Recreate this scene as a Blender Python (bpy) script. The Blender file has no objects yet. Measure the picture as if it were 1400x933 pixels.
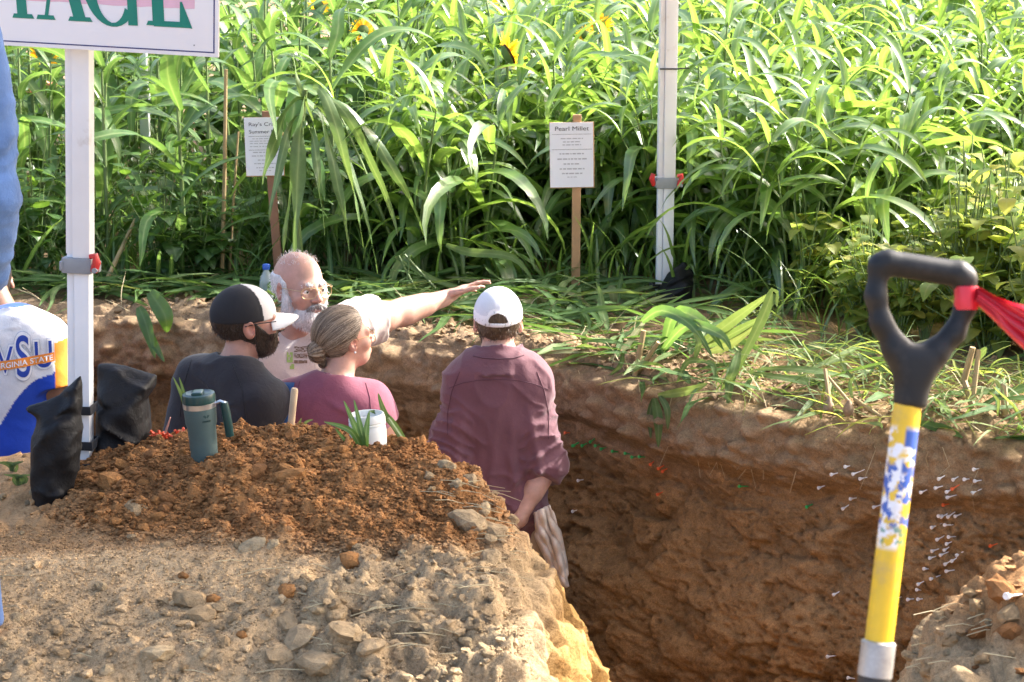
import bpy, bmesh, math, random
import numpy as np
from mathutils import Vector, Matrix, Euler, Quaternion
from mathutils.bvhtree import BVHTree

random.seed(7)
rng = np.random.default_rng(11)
scene = bpy.context.scene
COL = scene.collection
R = math.radians

# ------------------------------------------------------------ camera, sky, sun
F_PX = 2800.0                      # focal length in photo pixels (photo is 1400 wide)
CAM_Z = 1.70
PITCH = math.atan((466.5 + 140) / F_PX)
cam_d = bpy.data.cameras.new('camera')
cam = bpy.data.objects.new('camera', cam_d); COL.objects.link(cam)
cam.location = (0, 0, CAM_Z)
cam.rotation_euler = (math.pi / 2 - PITCH, 0, 0)
cam_d.sensor_width = 36.0
cam_d.lens = 36.0 * F_PX / 1400.0
cam_d.clip_start = 0.05; cam_d.clip_end = 2000
cam_d.dof.use_dof = True
cam_d.dof.focus_distance = 6.6
cam_d.dof.aperture_fstop = 12.0
scene.camera = cam

SUN_EL, SUN_AZ = R(36.5), R(65)      # azimuth from +Y towards +X: behind the crop, to the right
world = bpy.data.worlds.new('World'); scene.world = world
world.use_nodes = True
wn = world.node_tree.nodes; wl = world.node_tree.links
bg = wn['Background']
sky = wn.new('ShaderNodeTexSky'); sky.sky_type = 'NISHITA'; sky.sun_disc = False
sky.sun_elevation = SUN_EL; sky.sun_rotation = SUN_AZ
sky.air_density = 0.8; sky.dust_density = 6.0; sky.ozone_density = 1.0
wl.new(sky.outputs[0], bg.inputs[0]); bg.inputs[1].default_value = 0.15
sun_d = bpy.data.lights.new('sun', 'SUN'); sun_d.energy = 2.75; sun_d.angle = R(0.6)
sun_d.color = (1.0, 0.97, 0.92)
sun = bpy.data.objects.new('sun', sun_d); COL.objects.link(sun)
SUNV = Vector((math.cos(SUN_EL) * math.sin(SUN_AZ), math.cos(SUN_EL) * math.cos(SUN_AZ), math.sin(SUN_EL)))
sun.rotation_euler = SUNV.to_track_quat('Z', 'Y').to_euler()
scene.view_settings.view_transform = 'Standard'
scene.view_settings.look = 'None'
scene.view_settings.gamma = 1.0
scene.view_settings.exposure = 2.27
scene.cycles.max_bounces = 8
scene.cycles.diffuse_bounces = 4
scene.cycles.transmission_bounces = 6

# ------------------------------------------------------------ places from the survey of the photograph
CT, ST = math.cos(PITCH), math.sin(PITCH)
def ray(px, py):
    a = (px - 700) / F_PX; b = (466.5 - py) / F_PX
    return Vector((a, CT + ST * b, -ST + CT * b))
def at_y(px, py, Y):
    r = ray(px, py); t = Y / r.y
    return Vector((0, 0, CAM_Z)) + r * t
def at_z(px, py, z=0.0):
    r = ray(px, py); t = (z - CAM_Z) / r.z
    return Vector((0, 0, CAM_Z)) + r * t
def at_d(px, py, d):
    return Vector((0, 0, CAM_Z)) + ray(px, py) * d

# ------------------------------------------------------------ noise (numpy)
def _hash(ix, iy, iz, seed=0):
    h = (ix.astype(np.int64) * 374761393 + iy.astype(np.int64) * 668265263 + iz.astype(np.int64) * 2147483647 + seed * 144665) & 0xFFFFFFFF
    h = ((h ^ (h >> 13)) * 1274126177) & 0xFFFFFFFF
    h = ((h ^ (h >> 16)) * 2246822519) & 0xFFFFFFFF
    return ((h ^ (h >> 15)) & 0xFFFFFF).astype(np.float64) / float(0xFFFFFF)
def vnoise(P, seed=0):
    P = np.asarray(P, float)
    I = np.floor(P).astype(np.int64); f = P - I
    u = f * f * f * (f * (f * 6 - 15) + 10)
    x, y, z = I[..., 0], I[..., 1], I[..., 2]
    def c(a, b, d): return _hash(x + a, y + b, z + d, seed)
    ux, uy, uz = u[..., 0], u[..., 1], u[..., 2]
    x00 = c(0,0,0) * (1-ux) + c(1,0,0) * ux; x10 = c(0,1,0) * (1-ux) + c(1,1,0) * ux
    x01 = c(0,0,1) * (1-ux) + c(1,0,1) * ux; x11 = c(0,1,1) * (1-ux) + c(1,1,1) * ux
    return ((x00 * (1-uy) + x10 * uy) * (1-uz) + (x01 * (1-uy) + x11 * uy) * uz) * 2 - 1
def fbm(P, octv=4, seed=0, gain=0.5):
    P = np.asarray(P, float); s = np.zeros(P.shape[:-1]); a = 1.0; n = 0
    for o in range(octv):
        s += a * vnoise(P * (2.0 ** o) + 17.3 * o, seed + o); n += a; a *= gain
    return s / n
def worley(P, seed=0):
    P = np.asarray(P, float); I = np.floor(P).astype(np.int64)
    f1 = np.full(P.shape[:-1], 9.0); idv = np.zeros(P.shape[:-1])
    for a in (-1, 0, 1):
        for b in (-1, 0, 1):
            for c in (-1, 0, 1):
                x, y, z = I[..., 0] + a, I[..., 1] + b, I[..., 2] + c
                dx = x + _hash(x, y, z, seed) - P[..., 0]
                dy = y + _hash(x, y, z, seed + 5) - P[..., 1]
                dz = z + _hash(x, y, z, seed + 9) - P[..., 2]
                d = dx * dx + dy * dy + dz * dz
                m = d < f1
                f1 = np.where(m, d, f1); idv = np.where(m, _hash(x, y, z, seed + 13), idv)
    return np.sqrt(f1), idv
def sstep(a, b, x):
    t = np.clip((np.asarray(x, float) - a) / (b - a), 0, 1); return t * t * (3 - 2 * t)

# ------------------------------------------------------------ mesh helpers
def np_mesh(name, V, Q, mat=None, smooth=True, col=None, attrs=None):
    """Mesh from a vertex array and a face array (n,3) or (n,4)."""
    V = np.asarray(V, np.float32); Q = np.asarray(Q, np.int32)
    me = bpy.data.meshes.new(name)
    me.vertices.add(len(V)); me.vertices.foreach_set('co', V.ravel())
    k = Q.shape[1]
    me.loops.add(Q.size); me.loops.foreach_set('vertex_index', Q.ravel())
    me.polygons.add(len(Q))
    me.polygons.foreach_set('loop_start', np.arange(0, Q.size, k, dtype=np.int32))
    try: me.polygons.foreach_set('loop_total', np.full(len(Q), k, np.int32))
    except Exception: pass
    me.polygons.foreach_set('use_smooth', np.full(len(Q), bool(smooth)))
    me.update(calc_edges=True)
    if col is not None: set_col(me, col)
    for an, av in (attrs or {}).items():
        a = me.attributes.new(an, 'FLOAT', 'POINT'); a.data.foreach_set('value', np.asarray(av, np.float32))
    if mat: me.materials.append(mat)
    return me
def set_col(me, col, name='Col'):
    c = np.ones((len(me.vertices), 4), np.float32); c[:, :col.shape[1]] = col
    a = me.color_attributes.get(name) or me.color_attributes.new(name, 'FLOAT_COLOR', 'POINT')
    a.data.foreach_set('color', c.ravel())
def link(name, me, parent=None, loc=None, rot=None, scale=None):
    o = bpy.data.objects.new(name, me); COL.objects.link(o)
    if parent is not None: o.parent = parent
    if loc is not None: o.location = loc
    if rot is not None: o.rotation_euler = rot
    if scale is not None: o.scale = scale if hasattr(scale, '__len__') else (scale,) * 3
    return o
def empty(name, loc=(0, 0, 0), rot=(0, 0, 0)):
    o = bpy.data.objects.new(name, None); COL.objects.link(o)
    o.location = loc; o.rotation_euler = rot; o.empty_display_size = 0.1
    return o
def tag(o, label=None, cat=None, group=None, kind=None):
    if label: o['label'] = label
    if cat: o['category'] = cat
    if group: o['group'] = group
    if kind: o['kind'] = kind
    return o

class MB:
    """Collects simple shapes into one mesh."""
    def __init__(s): s.v = []; s.f = []
    def add(s, V, Fc):
        b = len(s.v); s.v.extend([tuple(p) for p in V]); s.f.extend([tuple(i + b for i in q) for q in Fc]); return s
    def box(s, lo, hi, M=None):
        x0, y0, z0 = lo; x1, y1, z1 = hi
        V = [(x0,y0,z0),(x1,y0,z0),(x1,y1,z0),(x0,y1,z0),(x0,y0,z1),(x1,y0,z1),(x1,y1,z1),(x0,y1,z1)]
        if M: V = [M @ Vector(p) for p in V]
        return s.add(V, [(0,3,2,1),(4,5,6,7),(0,1,5,4),(1,2,6,5),(2,3,7,6),(3,0,4,7)])
    def tube(s, pts, rad, n=8, caps=True):
        pts = [Vector(p) for p in pts]; m = len(pts)
        if not hasattr(rad, '__len__'): rad = [rad] * m
        V = []; up = None
        for i, p in enumerate(pts):
            d = (pts[min(i+1, m-1)] - pts[max(i-1, 0)]).normalized()
            if up is None:
                up = Vector((0,0,1)) if abs(d.z) < 0.9 else Vector((1,0,0))
            a = d.cross(up).normalized(); b = a.cross(d).normalized(); up = b
            for k in range(n):
                t = 2 * math.pi * k / n
                V.append(p + (a * math.cos(t) + b * math.sin(t)) * rad[i])
        Fc = []
        for i in range(m - 1):
            for k in range(n):
                k2 = (k + 1) % n
                Fc.append((i*n+k, i*n+k2, (i+1)*n+k2, (i+1)*n+k))
        if caps:
            Fc.append(tuple(range(n))[::-1]); Fc.append(tuple((m-1)*n + k for k in range(n)))
        # faces wound for outward normals
        return s.add(V, [q[::-1] for q in Fc])
    def lathe(s, prof, n=24, M=None):
        V = []
        for r, z in prof:
            for k in range(n):
                t = 2 * math.pi * k / n; V.append(Vector((r * math.cos(t), r * math.sin(t), z)))
        if M: V = [M @ p for p in V]
        m = len(prof); Fc = []
        for i in range(m - 1):
            for k in range(n):
                k2 = (k + 1) % n; Fc.append((i*n+k, i*n+k2, (i+1)*n+k2, (i+1)*n+k))
        Fc.append(tuple(range(n))[::-1]); Fc.append(tuple((m-1)*n + k for k in range(n)))
        return s.add(V, Fc)
    def mesh(s, name, mat=None, smooth=False, bevel=0.0, seg=2):
        me = bpy.data.meshes.new(name); me.from_pydata(s.v, [], s.f); me.update()
        if bevel:
            bm = bmesh.new(); bm.from_mesh(me)
            ed = [e for e in bm.edges if len(e.link_faces) == 2 and e.calc_face_angle(0) > R(35)]
            bmesh.ops.bevel(bm, geom=ed, offset=bevel, segments=seg, affect='EDGES', profile=0.6)
            bm.to_mesh(me); bm.free(); smooth = True
        if smooth:
            me.polygons.foreach_set('use_smooth', [True] * len(me.polygons))
            try: me.set_sharp_from_angle(angle=R(42))
            except Exception: pass
        if mat: me.materials.append(mat)
        return me
    def obj(s, name, mat=None, parent=None, smooth=False, bevel=0.0, loc=None, rot=None, seg=2):
        return link(name, s.mesh(name, mat, smooth, bevel, seg), parent, loc, rot)

# ------------------------------------------------------------ materials
def new_mat(name):
    m = bpy.data.materials.new(name); m.use_nodes = True
    nt = m.node_tree; p = nt.nodes['Principled BSDF']
    return m, nt, p
def N(nt, typ, **kw):
    n = nt.nodes.new(typ)
    for k, v in kw.items():
        if hasattr(n, k): setattr(n, k, v)
        else: n.inputs[k].default_value = v
    return n
def mixrgb(nt, fac, a, b, mode='MIX'):
    n = nt.nodes.new('ShaderNodeMix'); n.data_type = 'RGBA'; n.blend_type = mode
    for sock, val in ((n.inputs[0], fac), (n.inputs[6], a), (n.inputs[7], b)):
        if hasattr(val, 'is_linked') or isinstance(val, bpy.types.NodeSocket): nt.links.new(val, sock)
        elif hasattr(val, '__len__'): sock.default_value = (*val, 1) if len(val) == 3 else val
        else: sock.default_value = val
    return n.outputs[2]
def ramp(nt, src, stops):
    n = nt.nodes.new('ShaderNodeValToRGB'); cr = n.color_ramp
    while len(cr.elements) < len(stops): cr.elements.new(0.5)
    for e, (p, c) in zip(cr.elements, stops):
        e.position = p; e.color = (c, c, c, 1) if not hasattr(c, '__len__') else (*c, 1)
    nt.links.new(src, n.inputs[0]); return n.outputs[0]
def noise(nt, scale, detail=4, rough=0.55, coord='Object', dist=0.0, stretch=None):
    tc = nt.nodes.new('ShaderNodeTexCoord'); out = tc.outputs[coord]
    if stretch:
        mp = nt.nodes.new('ShaderNodeMapping'); mp.inputs['Scale'].default_value = stretch
        nt.links.new(out, mp.inputs[0]); out = mp.outputs[0]
    n = nt.nodes.new('ShaderNodeTexNoise'); n.inputs['Scale'].default_value = scale
    n.inputs['Detail'].default_value = detail; n.inputs['Roughness'].default_value = rough
    n.inputs['Distortion'].default_value = dist
    nt.links.new(out, n.inputs['Vector']); return n.outputs[0]
def bump(nt, p, height, strength=0.3, dist=0.01, prev=None):
    b = nt.nodes.new('ShaderNodeBump'); b.inputs['Strength'].default_value = strength
    b.inputs['Distance'].default_value = dist
    nt.links.new(height, b.inputs['Height'])
    if prev is not None: nt.links.new(prev, b.inputs['Normal'])
    nt.links.new(b.outputs[0], p.inputs['Normal']); return b.outputs[0]
def simple_mat(name, rgb, rough=0.6, metal=0.0, var=0.12, nscale=30, bmp=0.0, bscale=200, spec=0.5, coat=0.0, col_attr=False, dirt=None):
    m, nt, p = new_mat(name)
    nz = noise(nt, nscale, 5)
    base = rgb
    if col_attr:
        a = nt.nodes.new('ShaderNodeVertexColor'); a.layer_name = 'Col'; base = a.outputs[0]
    mul = ramp(nt, nz, [(0.25, 1 - var), (0.75, 1 + var)])
    c = mixrgb(nt, 1.0, base, mul, 'MULTIPLY')
    if dirt:
        dn = noise(nt, dirt[1], 6, 0.65)
        c = mixrgb(nt, ramp(nt, dn, [(dirt[2], 0.0), (dirt[2] + 0.2, 0.75)]), c, dirt[0])
    nt.links.new(c, p.inputs['Base Color'])
    p.inputs['Roughness'].default_value = rough; p.inputs['Metallic'].default_value = metal
    p.inputs['Specular IOR Level'].default_value = spec
    if coat: p.inputs['Coat Weight'].default_value = coat
    if bmp: bump(nt, p, noise(nt, bscale, 4), bmp, 0.004)
    return m
def fabric_mat(name, rgb, weave=900, rough=0.85, var=0.1, sheen=0.15, col_attr=False, bmp=0.25, transl=0.0):
    m, nt, p = new_mat(name)
    base = rgb
    if col_attr:
        a = nt.nodes.new('ShaderNodeVertexColor'); a.layer_name = 'Col'; base = a.outputs[0]
    c = mixrgb(nt, 1.0, base, ramp(nt, noise(nt, 9, 5, 0.6), [(0.3, 1 - var), (0.7, 1 + var)]), 'MULTIPLY')
    c = mixrgb(nt, 1.0, c, ramp(nt, noise(nt, weave, 2), [(0.3, 0.88), (0.7, 1.1)]), 'MULTIPLY')
    nt.links.new(c, p.inputs['Base Color'])
    p.inputs['Roughness'].default_value = rough
    p.inputs['Specular IOR Level'].default_value = 0.25
    p.inputs['Sheen Weight'].default_value = sheen
    b = bump(nt, p, noise(nt, 45, 4, 0.6, dist=0.5), bmp, 0.006)
    bump(nt, p, noise(nt, weave, 2), 0.12, 0.001, prev=b)
    return m
def soil_mat(name):
    m, nt, p = new_mat(name)
    a = nt.nodes.new('ShaderNodeVertexColor'); a.layer_name = 'Col'
    n1 = noise(nt, 22, 8, 0.62); n2 = noise(nt, 140, 6, 0.7); n3 = noise(nt, 5, 5, 0.6)
    c = mixrgb(nt, 1.0, a.outputs[0], ramp(nt, n1, [(0.28, 0.70), (0.5, 1.0), (0.74, 1.22)]), 'MULTIPLY')
    c = mixrgb(nt, 1.0, c, ramp(nt, n2, [(0.25, 0.58), (0.5, 1.0), (0.78, 1.32)]), 'MULTIPLY')
    c = mixrgb(nt, ramp(nt, n3, [(0.45, 0.0), (0.75, 0.35)]), c, mixrgb(nt, 1.0, c, (0.86, 0.80, 0.76), 'MULTIPLY'))
    nt.links.new(c, p.inputs['Base Color'])
    p.inputs['Roughness'].default_value = 0.95; p.inputs['Specular IOR Level'].default_value = 0.12
    v = nt.nodes.new('ShaderNodeTexVoronoi'); v.inputs['Scale'].default_value = 85
    tc = nt.nodes.new('ShaderNodeTexCoord'); nt.links.new(tc.outputs['Object'], v.inputs['Vector'])
    b = bump(nt, p, n1, 0.5, 0.012)
    b = bump(nt, p, v.outputs['Distance'], 0.35, 0.006, prev=b)
    b = bump(nt, p, n2, 1.0, 0.005, prev=b)
    n4 = noise(nt, 420, 5, 0.75); bump(nt, p, n4, 0.8, 0.0022, prev=b)
    nt.links.new(mixrgb(nt, 1.0, c, ramp(nt, n4, [(0.28, 0.55), (0.5, 1.0), (0.74, 1.35)]), 'MULTIPLY'), p.inputs['Base Color'])
    return m
def leaf_mat(name, cols, transl=(0.34, 0.50, 0.05), tfac=0.42, rough=0.38, spec=0.5, rib=(0.30, 0.38, 0.16), yellow=0.0):
    m, nt, p = new_mat(name)
    oi = nt.nodes.new('ShaderNodeObjectInfo'); ge = nt.nodes.new('ShaderNodeNewGeometry')
    ad = nt.nodes.new('ShaderNodeMath'); ad.operation = 'ADD'
    nt.links.new(oi.outputs['Random'], ad.inputs[0]); nt.links.new(ge.outputs['Random Per Island'], ad.inputs[1])
    fr = nt.nodes.new('ShaderNodeMath'); fr.operation = 'FRACT'; nt.links.new(ad.outputs[0], fr.inputs[0])
    k = len(cols)
    c = ramp(nt, fr.outputs[0], [(i / max(1, k - 1), cols[i]) for i in range(k)])
    nz = noise(nt, 25, 4, 0.6)
    c = mixrgb(nt, 1.0, c, ramp(nt, nz, [(0.3, 0.72), (0.7, 1.25)]), 'MULTIPLY')
    if yellow:
        c = mixrgb(nt, ramp(nt, noise(nt, 7, 5, 0.7), [(0.55, 0.0), (0.75, yellow)]), c, (0.22, 0.17, 0.05))
    at = nt.nodes.new('ShaderNodeAttribute'); at.attribute_name = 'rib'
    pw = nt.nodes.new('ShaderNodeMath'); pw.operation = 'POWER'; pw.inputs[1].default_value = 7
    nt.links.new(at.outputs['Fac'], pw.inputs[0])
    mu = nt.nodes.new('ShaderNodeMath'); mu.operation = 'MULTIPLY'; mu.inputs[1].default_value = 0.7
    nt.links.new(pw.outputs[0], mu.inputs[0])
    c = mixrgb(nt, mu.outputs[0], c, rib)
    nt.links.new(c, p.inputs['Base Color'])
    p.inputs['Roughness'].default_value = rough; p.inputs['Specular IOR Level'].default_value = spec
    bump(nt, p, noise(nt, 60, 3, 0.5, stretch=(0.15, 1, 1)), 0.2, 0.004)
    tr = nt.nodes.new('ShaderNodeBsdfTranslucent')
    tcol = mixrgb(nt, 0.35, (*transl,), mixrgb(nt, 1.0, c, (3.2, 2.8, 1.6), 'MULTIPLY'))
    nt.links.new(tcol, tr.inputs[0])
    mx = nt.nodes.new('ShaderNodeMixShader'); mx.inputs[0].default_value = tfac
    nt.links.new(p.outputs[0], mx.inputs[1]); nt.links.new(tr.outputs[0], mx.inputs[2])
    nt.links.new(mx.outputs[0], nt.nodes['Material Output'].inputs[0])
    return m
# ============================================================ GROUND, PIT, SOIL BANK
FLOOR_Z = -1.45
M_SOIL = soil_mat('soil')
RUST = np.array([0.37, 0.180, 0.066]); RUST2 = np.array([0.28, 0.133, 0.052])
GREY = np.array([0.39, 0.285, 0.165]); TAN = np.array([0.47, 0.325, 0.175]); OCHRE = np.array([0.46, 0.27, 0.095])
TOPS = np.array([0.31, 0.215, 0.130]); SUB = np.array([0.305, 0.180, 0.078])
HX0, HX1, HY0, HY1 = -3.4, 3.0, 1.5, 9.6      # the dug-over area

# far pit edge: pixel survey of where ground meets wall
EDGE_X = np.array([-3.6, -2.2, -1.43, -0.95, -0.46, -0.1, 0.22, 0.50, 0.76, 1.21, 1.65, 2.3, 3.2])
EDGE_Y = np.array([8.55, 8.45, 8.36, 8.18, 7.93, 7.76, 7.56, 7.20, 6.92, 6.60, 6.44, 6.25, 6.0])
def edge_y(x):
    x = np.asarray(x, float)
    s = 0
    for d, w in ((-0.16, 1), (-0.08, 2), (0, 3), (0.08, 2), (0.16, 1)):
        s = s + w * np.interp(x + d, EDGE_X, EDGE_Y)
    return s / 9.0

# field ground: one sheet to the horizon round the dug-over area
def make_ground():
    xs = np.array([-600, -60, -12, HX0, 0, HX1, 12, 60, 600.0]); ys = np.array([-200, -20, HY0, 5.5, HY1, 20, 60, 900.0])
    V = []; Q = []
    for y in ys:
        for x in xs: V.append((x, y, -0.012))
    nx = len(xs)
    for j in range(len(ys) - 1):
        for i in range(nx - 1):
            cx, cy = (xs[i] + xs[i+1]) / 2, (ys[j] + ys[j+1]) / 2
            if HX0 < cx < HX1 and HY0 < cy < HY1: continue
            Q.append((j*nx+i, j*nx+i+1, (j+1)*nx+i+1, (j+1)*nx+i))
    me = np_mesh('ground', V, Q, M_SOIL, False, np.tile(TOPS * 0.9, (len(V), 1)))
    return tag(link('ground', me), kind='structure')
make_ground()
tag(MB().box((HX0 - 0.1, HY0, FLOOR_Z - 0.1), (HX1 + 0.1, 8.9, FLOOR_Z)).obj('pit_floor', simple_mat('pit_floor_soil', (0.16, 0.085, 0.036), 0.95, nscale=14, var=0.3, bmp=0.6, bscale=60, spec=0.1)), kind='structure')

# far pit wall with the strip of ground behind its lip, one swept sheet
def axis(lo, hi, coarse, fine):
    pts = [lo]
    x = lo
    while x < hi - 1e-6:
        st = coarse
        for a, b, f in fine:
            if a - 1e-6 <= x < b: st = min(st, f)
        x = min(hi, x + st); pts.append(x)
    return np.array(pts)
def make_wall():
    xs = axis(HX0, HX1, 0.03, [(-1.95, 1.95, 0.0085)])
    # profile: arc parameter a; a<0 is on the ground behind the lip, a>0 down the wall
    a_land = -axis(0.0, 1.0, 0.02, [(0, 0.35, 0.009)])[::-1]       # fraction-like, scaled below
    zz = axis(0.006, 1.50, 0.012, [(0, 1.3, 0.0075)])
    nL, nW = len(a_land), len(zz)
    X = np.repeat(xs[:, None], nL + nW, 1)
    ey = edge_y(xs)
    # inward normal of the edge (towards the pit)
    dx = np.gradient(ey, xs); nxv = dx / np.sqrt(1 + dx * dx); nyv = -1 / np.sqrt(1 + dx * dx)
    P = np.zeros((len(xs), nL + nW, 3)); Nn = np.zeros_like(P)
    land_len = (HY1 - 0.02 - ey)
    P[:, :nL, 0] = xs[:, None]
    P[:, :nL, 1] = ey[:, None] + (-a_land)[None, :] * land_len[:, None]
    drop = -a_land[None, :] * land_len[:, None]
    P[:, :nL, 2] = 0.03 * np.exp(-drop / 0.25) - 0.06 * np.exp(-drop / 0.035)
    Nn[:, :nL, 2] = 1
    lipn = np.exp(-drop / 0.05)
    Nn[:, :nL, 0] = lipn * nxv[:, None]; Nn[:, :nL, 1] = lipn * nyv[:, None]
    # wall: bulging topsoil, undercut, then a slope out to the floor
    wob = fbm(np.stack([xs * 1.6, xs * 0, xs * 0 + 3], -1), 3, 21)
    off = (0.055 * sstep(0.0, 0.05, zz) + 0.02 * np.sin(zz * 9))[None, :] * np.ones((len(xs), 1))
    tb = 0.23 + 0.05 * wob
    off -= (0.085 * sstep(-0.05, 0.07, zz[None, :] - tb[:, None]))
    off += 0.20 * (np.clip(zz - 0.35, 0, 2) ** 1.25)[None, :]
    P[:, nL:, 0] = xs[:, None] + nxv[:, None] * off
    P[:, nL:, 1] = ey[:, None] + nyv[:, None] * off
    P[:, nL:, 2] = -zz[None, :]
    Nn[:, nL:, 0] = nxv[:, None]; Nn[:, nL:, 1] = nyv[:, None]; Nn[:, nL:, 2] = 0.25
    Nn /= np.linalg.norm(Nn, axis=-1, keepdims=True)
    iswall = np.concatenate([np.zeros(nL), np.ones(nW)])[None, :] * np.ones((len(xs), 1))
    depth = np.concatenate([np.zeros(nL), zz])[None, :] * np.ones((len(xs), 1))
    # crumbs and clods of the topsoil, tool marks of the subsoil
    q = P.copy()
    big = fbm(q * 3.2, 4, 31)
    w1, id1 = worley(q * np.array([11, 11, 13]), 3)
    w2, id2 = worley(q * 27 + 0.4 * vnoise(q * 9, 5)[..., None], 4)
    fine = fbm(q * 55, 3, 41)
    top = 1 - sstep(0.20, 0.36, depth + 0.07 * big)
    lump = np.clip(0.55 - w1, 0, 1) * (0.4 + id1)
    dis = 0.045 * big + top * (0.13 * lump + 0.035 * np.clip(0.6 - w2, 0, 1) + 0.010 * fine)
    # spade smears: broad slanted facets with raised edges, patchy
    tx = q[..., 0] * 0.80 + q[..., 2] * 0.62; ty = -q[..., 0] * 0.62 + q[..., 2] * 0.8
    sm = vnoise(np.stack([tx * 2.6, ty * 10 + 1.3 * vnoise(q * 2.2, 9), q[..., 1] * 1.5], -1), 51)
    ridg = 1 - np.abs(vnoise(np.stack([q[..., 0] * 7, q[..., 1] * 4, q[..., 2] * 15], -1), 52))
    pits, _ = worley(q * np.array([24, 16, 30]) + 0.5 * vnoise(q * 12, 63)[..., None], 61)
    pits2, _ = worley(q * np.array([50, 34, 58]), 62)
    bw = q * np.array([6.5, 5, 9.5]); bw = bw + 0.5 * vnoise(q * 5, 64)[..., None]
    bite, bid = worley(bw, 65)                                  # spade bites: facets at different depths
    patch = sstep(-0.18, 0.3, fbm(q * 2.1, 2, 71))
    dis += (1 - top) * (0.035 * sm + 0.045 * (bid - 0.5) - 0.05 * np.clip(bite - 0.35, 0, 1) + (0.3 + 0.7 * patch) * (0.030 * ridg ** 2 - 0.13 * np.clip(0.40 - pits, 0, 1)) - 0.075 * np.clip(0.36 - pits2, 0, 1) + 0.010 * fine)
    dis *= np.where(iswall > 0, sstep(0, 0.03, depth) * 0.8 + 0.2, 0.5)
    P += Nn * dis[..., None]
    c1 = TOPS * (1 + 0.12 * big[..., None]); c2 = SUB * (1 + 0.15 * sm[..., None])
    k = sstep(0.18, 0.42, depth + 0.10 * big + 0.05 * wob[:, None])[..., None]
    # right-hand part of the wall has a lighter, sandier profile
    sand = (sstep(0.45, 1.2, P[..., 0]) * (1 - sstep(0.5, 1.0, depth)))[..., None]
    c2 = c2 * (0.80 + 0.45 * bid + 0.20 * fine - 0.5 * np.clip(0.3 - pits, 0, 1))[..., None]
    C = c1 * (1 - k) + c2 * k
    C = C * (1 - 0.55 * sand) + (np.array([0.33, 0.215, 0.11])) * 0.55 * sand
    C *= (0.88 + 0.24 * np.clip(id1, 0, 1) * top + 0.12 * (1 - top))[..., None]
    na = nL + nW
    ii, jj = np.meshgrid(np.arange(len(xs) - 1), np.arange(na - 1), indexing='ij')
    a = ii * na + jj
    Q = np.stack([a, a + 1, a + na + 1, a + na], -1).reshape(-1, 4)
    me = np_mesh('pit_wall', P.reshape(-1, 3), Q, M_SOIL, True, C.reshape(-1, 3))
    o = tag(link('pit_wall', me), kind='structure')
    st = 2
    Vb = P[::st, ::st]; nb = Vb.shape[1]
    ii, jj = np.meshgrid(np.arange(Vb.shape[0] - 1), np.arange(nb - 1), indexing='ij'); a = ii * nb + jj
    Qb = np.stack([a, a + 1, a + nb + 1, a + nb], -1).reshape(-1, 4)
    bvh = BVHTree.FromPolygons([tuple(p) for p in Vb.reshape(-1, 3).tolist()], Qb.tolist())
    return o, bvh
WALL, WALL_BVH = make_wall()

# near side: soil bank with the heap of rust-coloured clay on it, one height field
LIP = [(-3.6, 6.42), (-2.4, 6.36), (-1.6, 6.28), (-1.0, 6.2), (-0.5, 6.1), (-0.22, 5.92), (-0.08, 5.55), (0.0, 5.22), (0.0, 4.9), (0.03, 4.5), (0.10, 4.0),
       (0.18, 3.2), (0.35, 2.4), (0.62, 2.2), (0.78, 2.6), (0.84, 3.4), (0.88, 4.0), (1.0, 4.42), (1.16, 4.66), (1.5, 4.80), (2.2, 5.05), (3.2, 5.3)]
def lip_sd(x, y):
    """Signed distance to the lip line: > 0 on the bank, < 0 over the pit."""
    pts = np.array(LIP); best = np.full(x.shape, 1e9); sgn = np.ones(x.shape)
    for (ax, ay), (bx, by) in zip(pts[:-1], pts[1:]):
        ex, ey = bx - ax, by - ay; L2 = ex * ex + ey * ey
        t = np.clip(((x - ax) * ex + (y - ay) * ey) / L2, 0, 1)
        dx, dy = x - (ax + t * ex), y - (ay + t * ey); d = dx * dx + dy * dy
        cr = ex * (y - ay) - ey * (x - ax)
        m = d < best - 1e-12
        best = np.where(m, d, best); sgn = np.where(m, np.where(cr < 0, 1, -1), sgn)
    return np.sqrt(best) * sgn
def gauss(x, y, cx, cy, sx, sy, rot=0.0):
    c, s = math.cos(rot), math.sin(rot); u = (x - cx) * c + (y - cy) * s; v = -(x - cx) * s + (y - cy) * c
    return np.exp(-(u / sx) ** 2 - (v / sy) ** 2)
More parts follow.
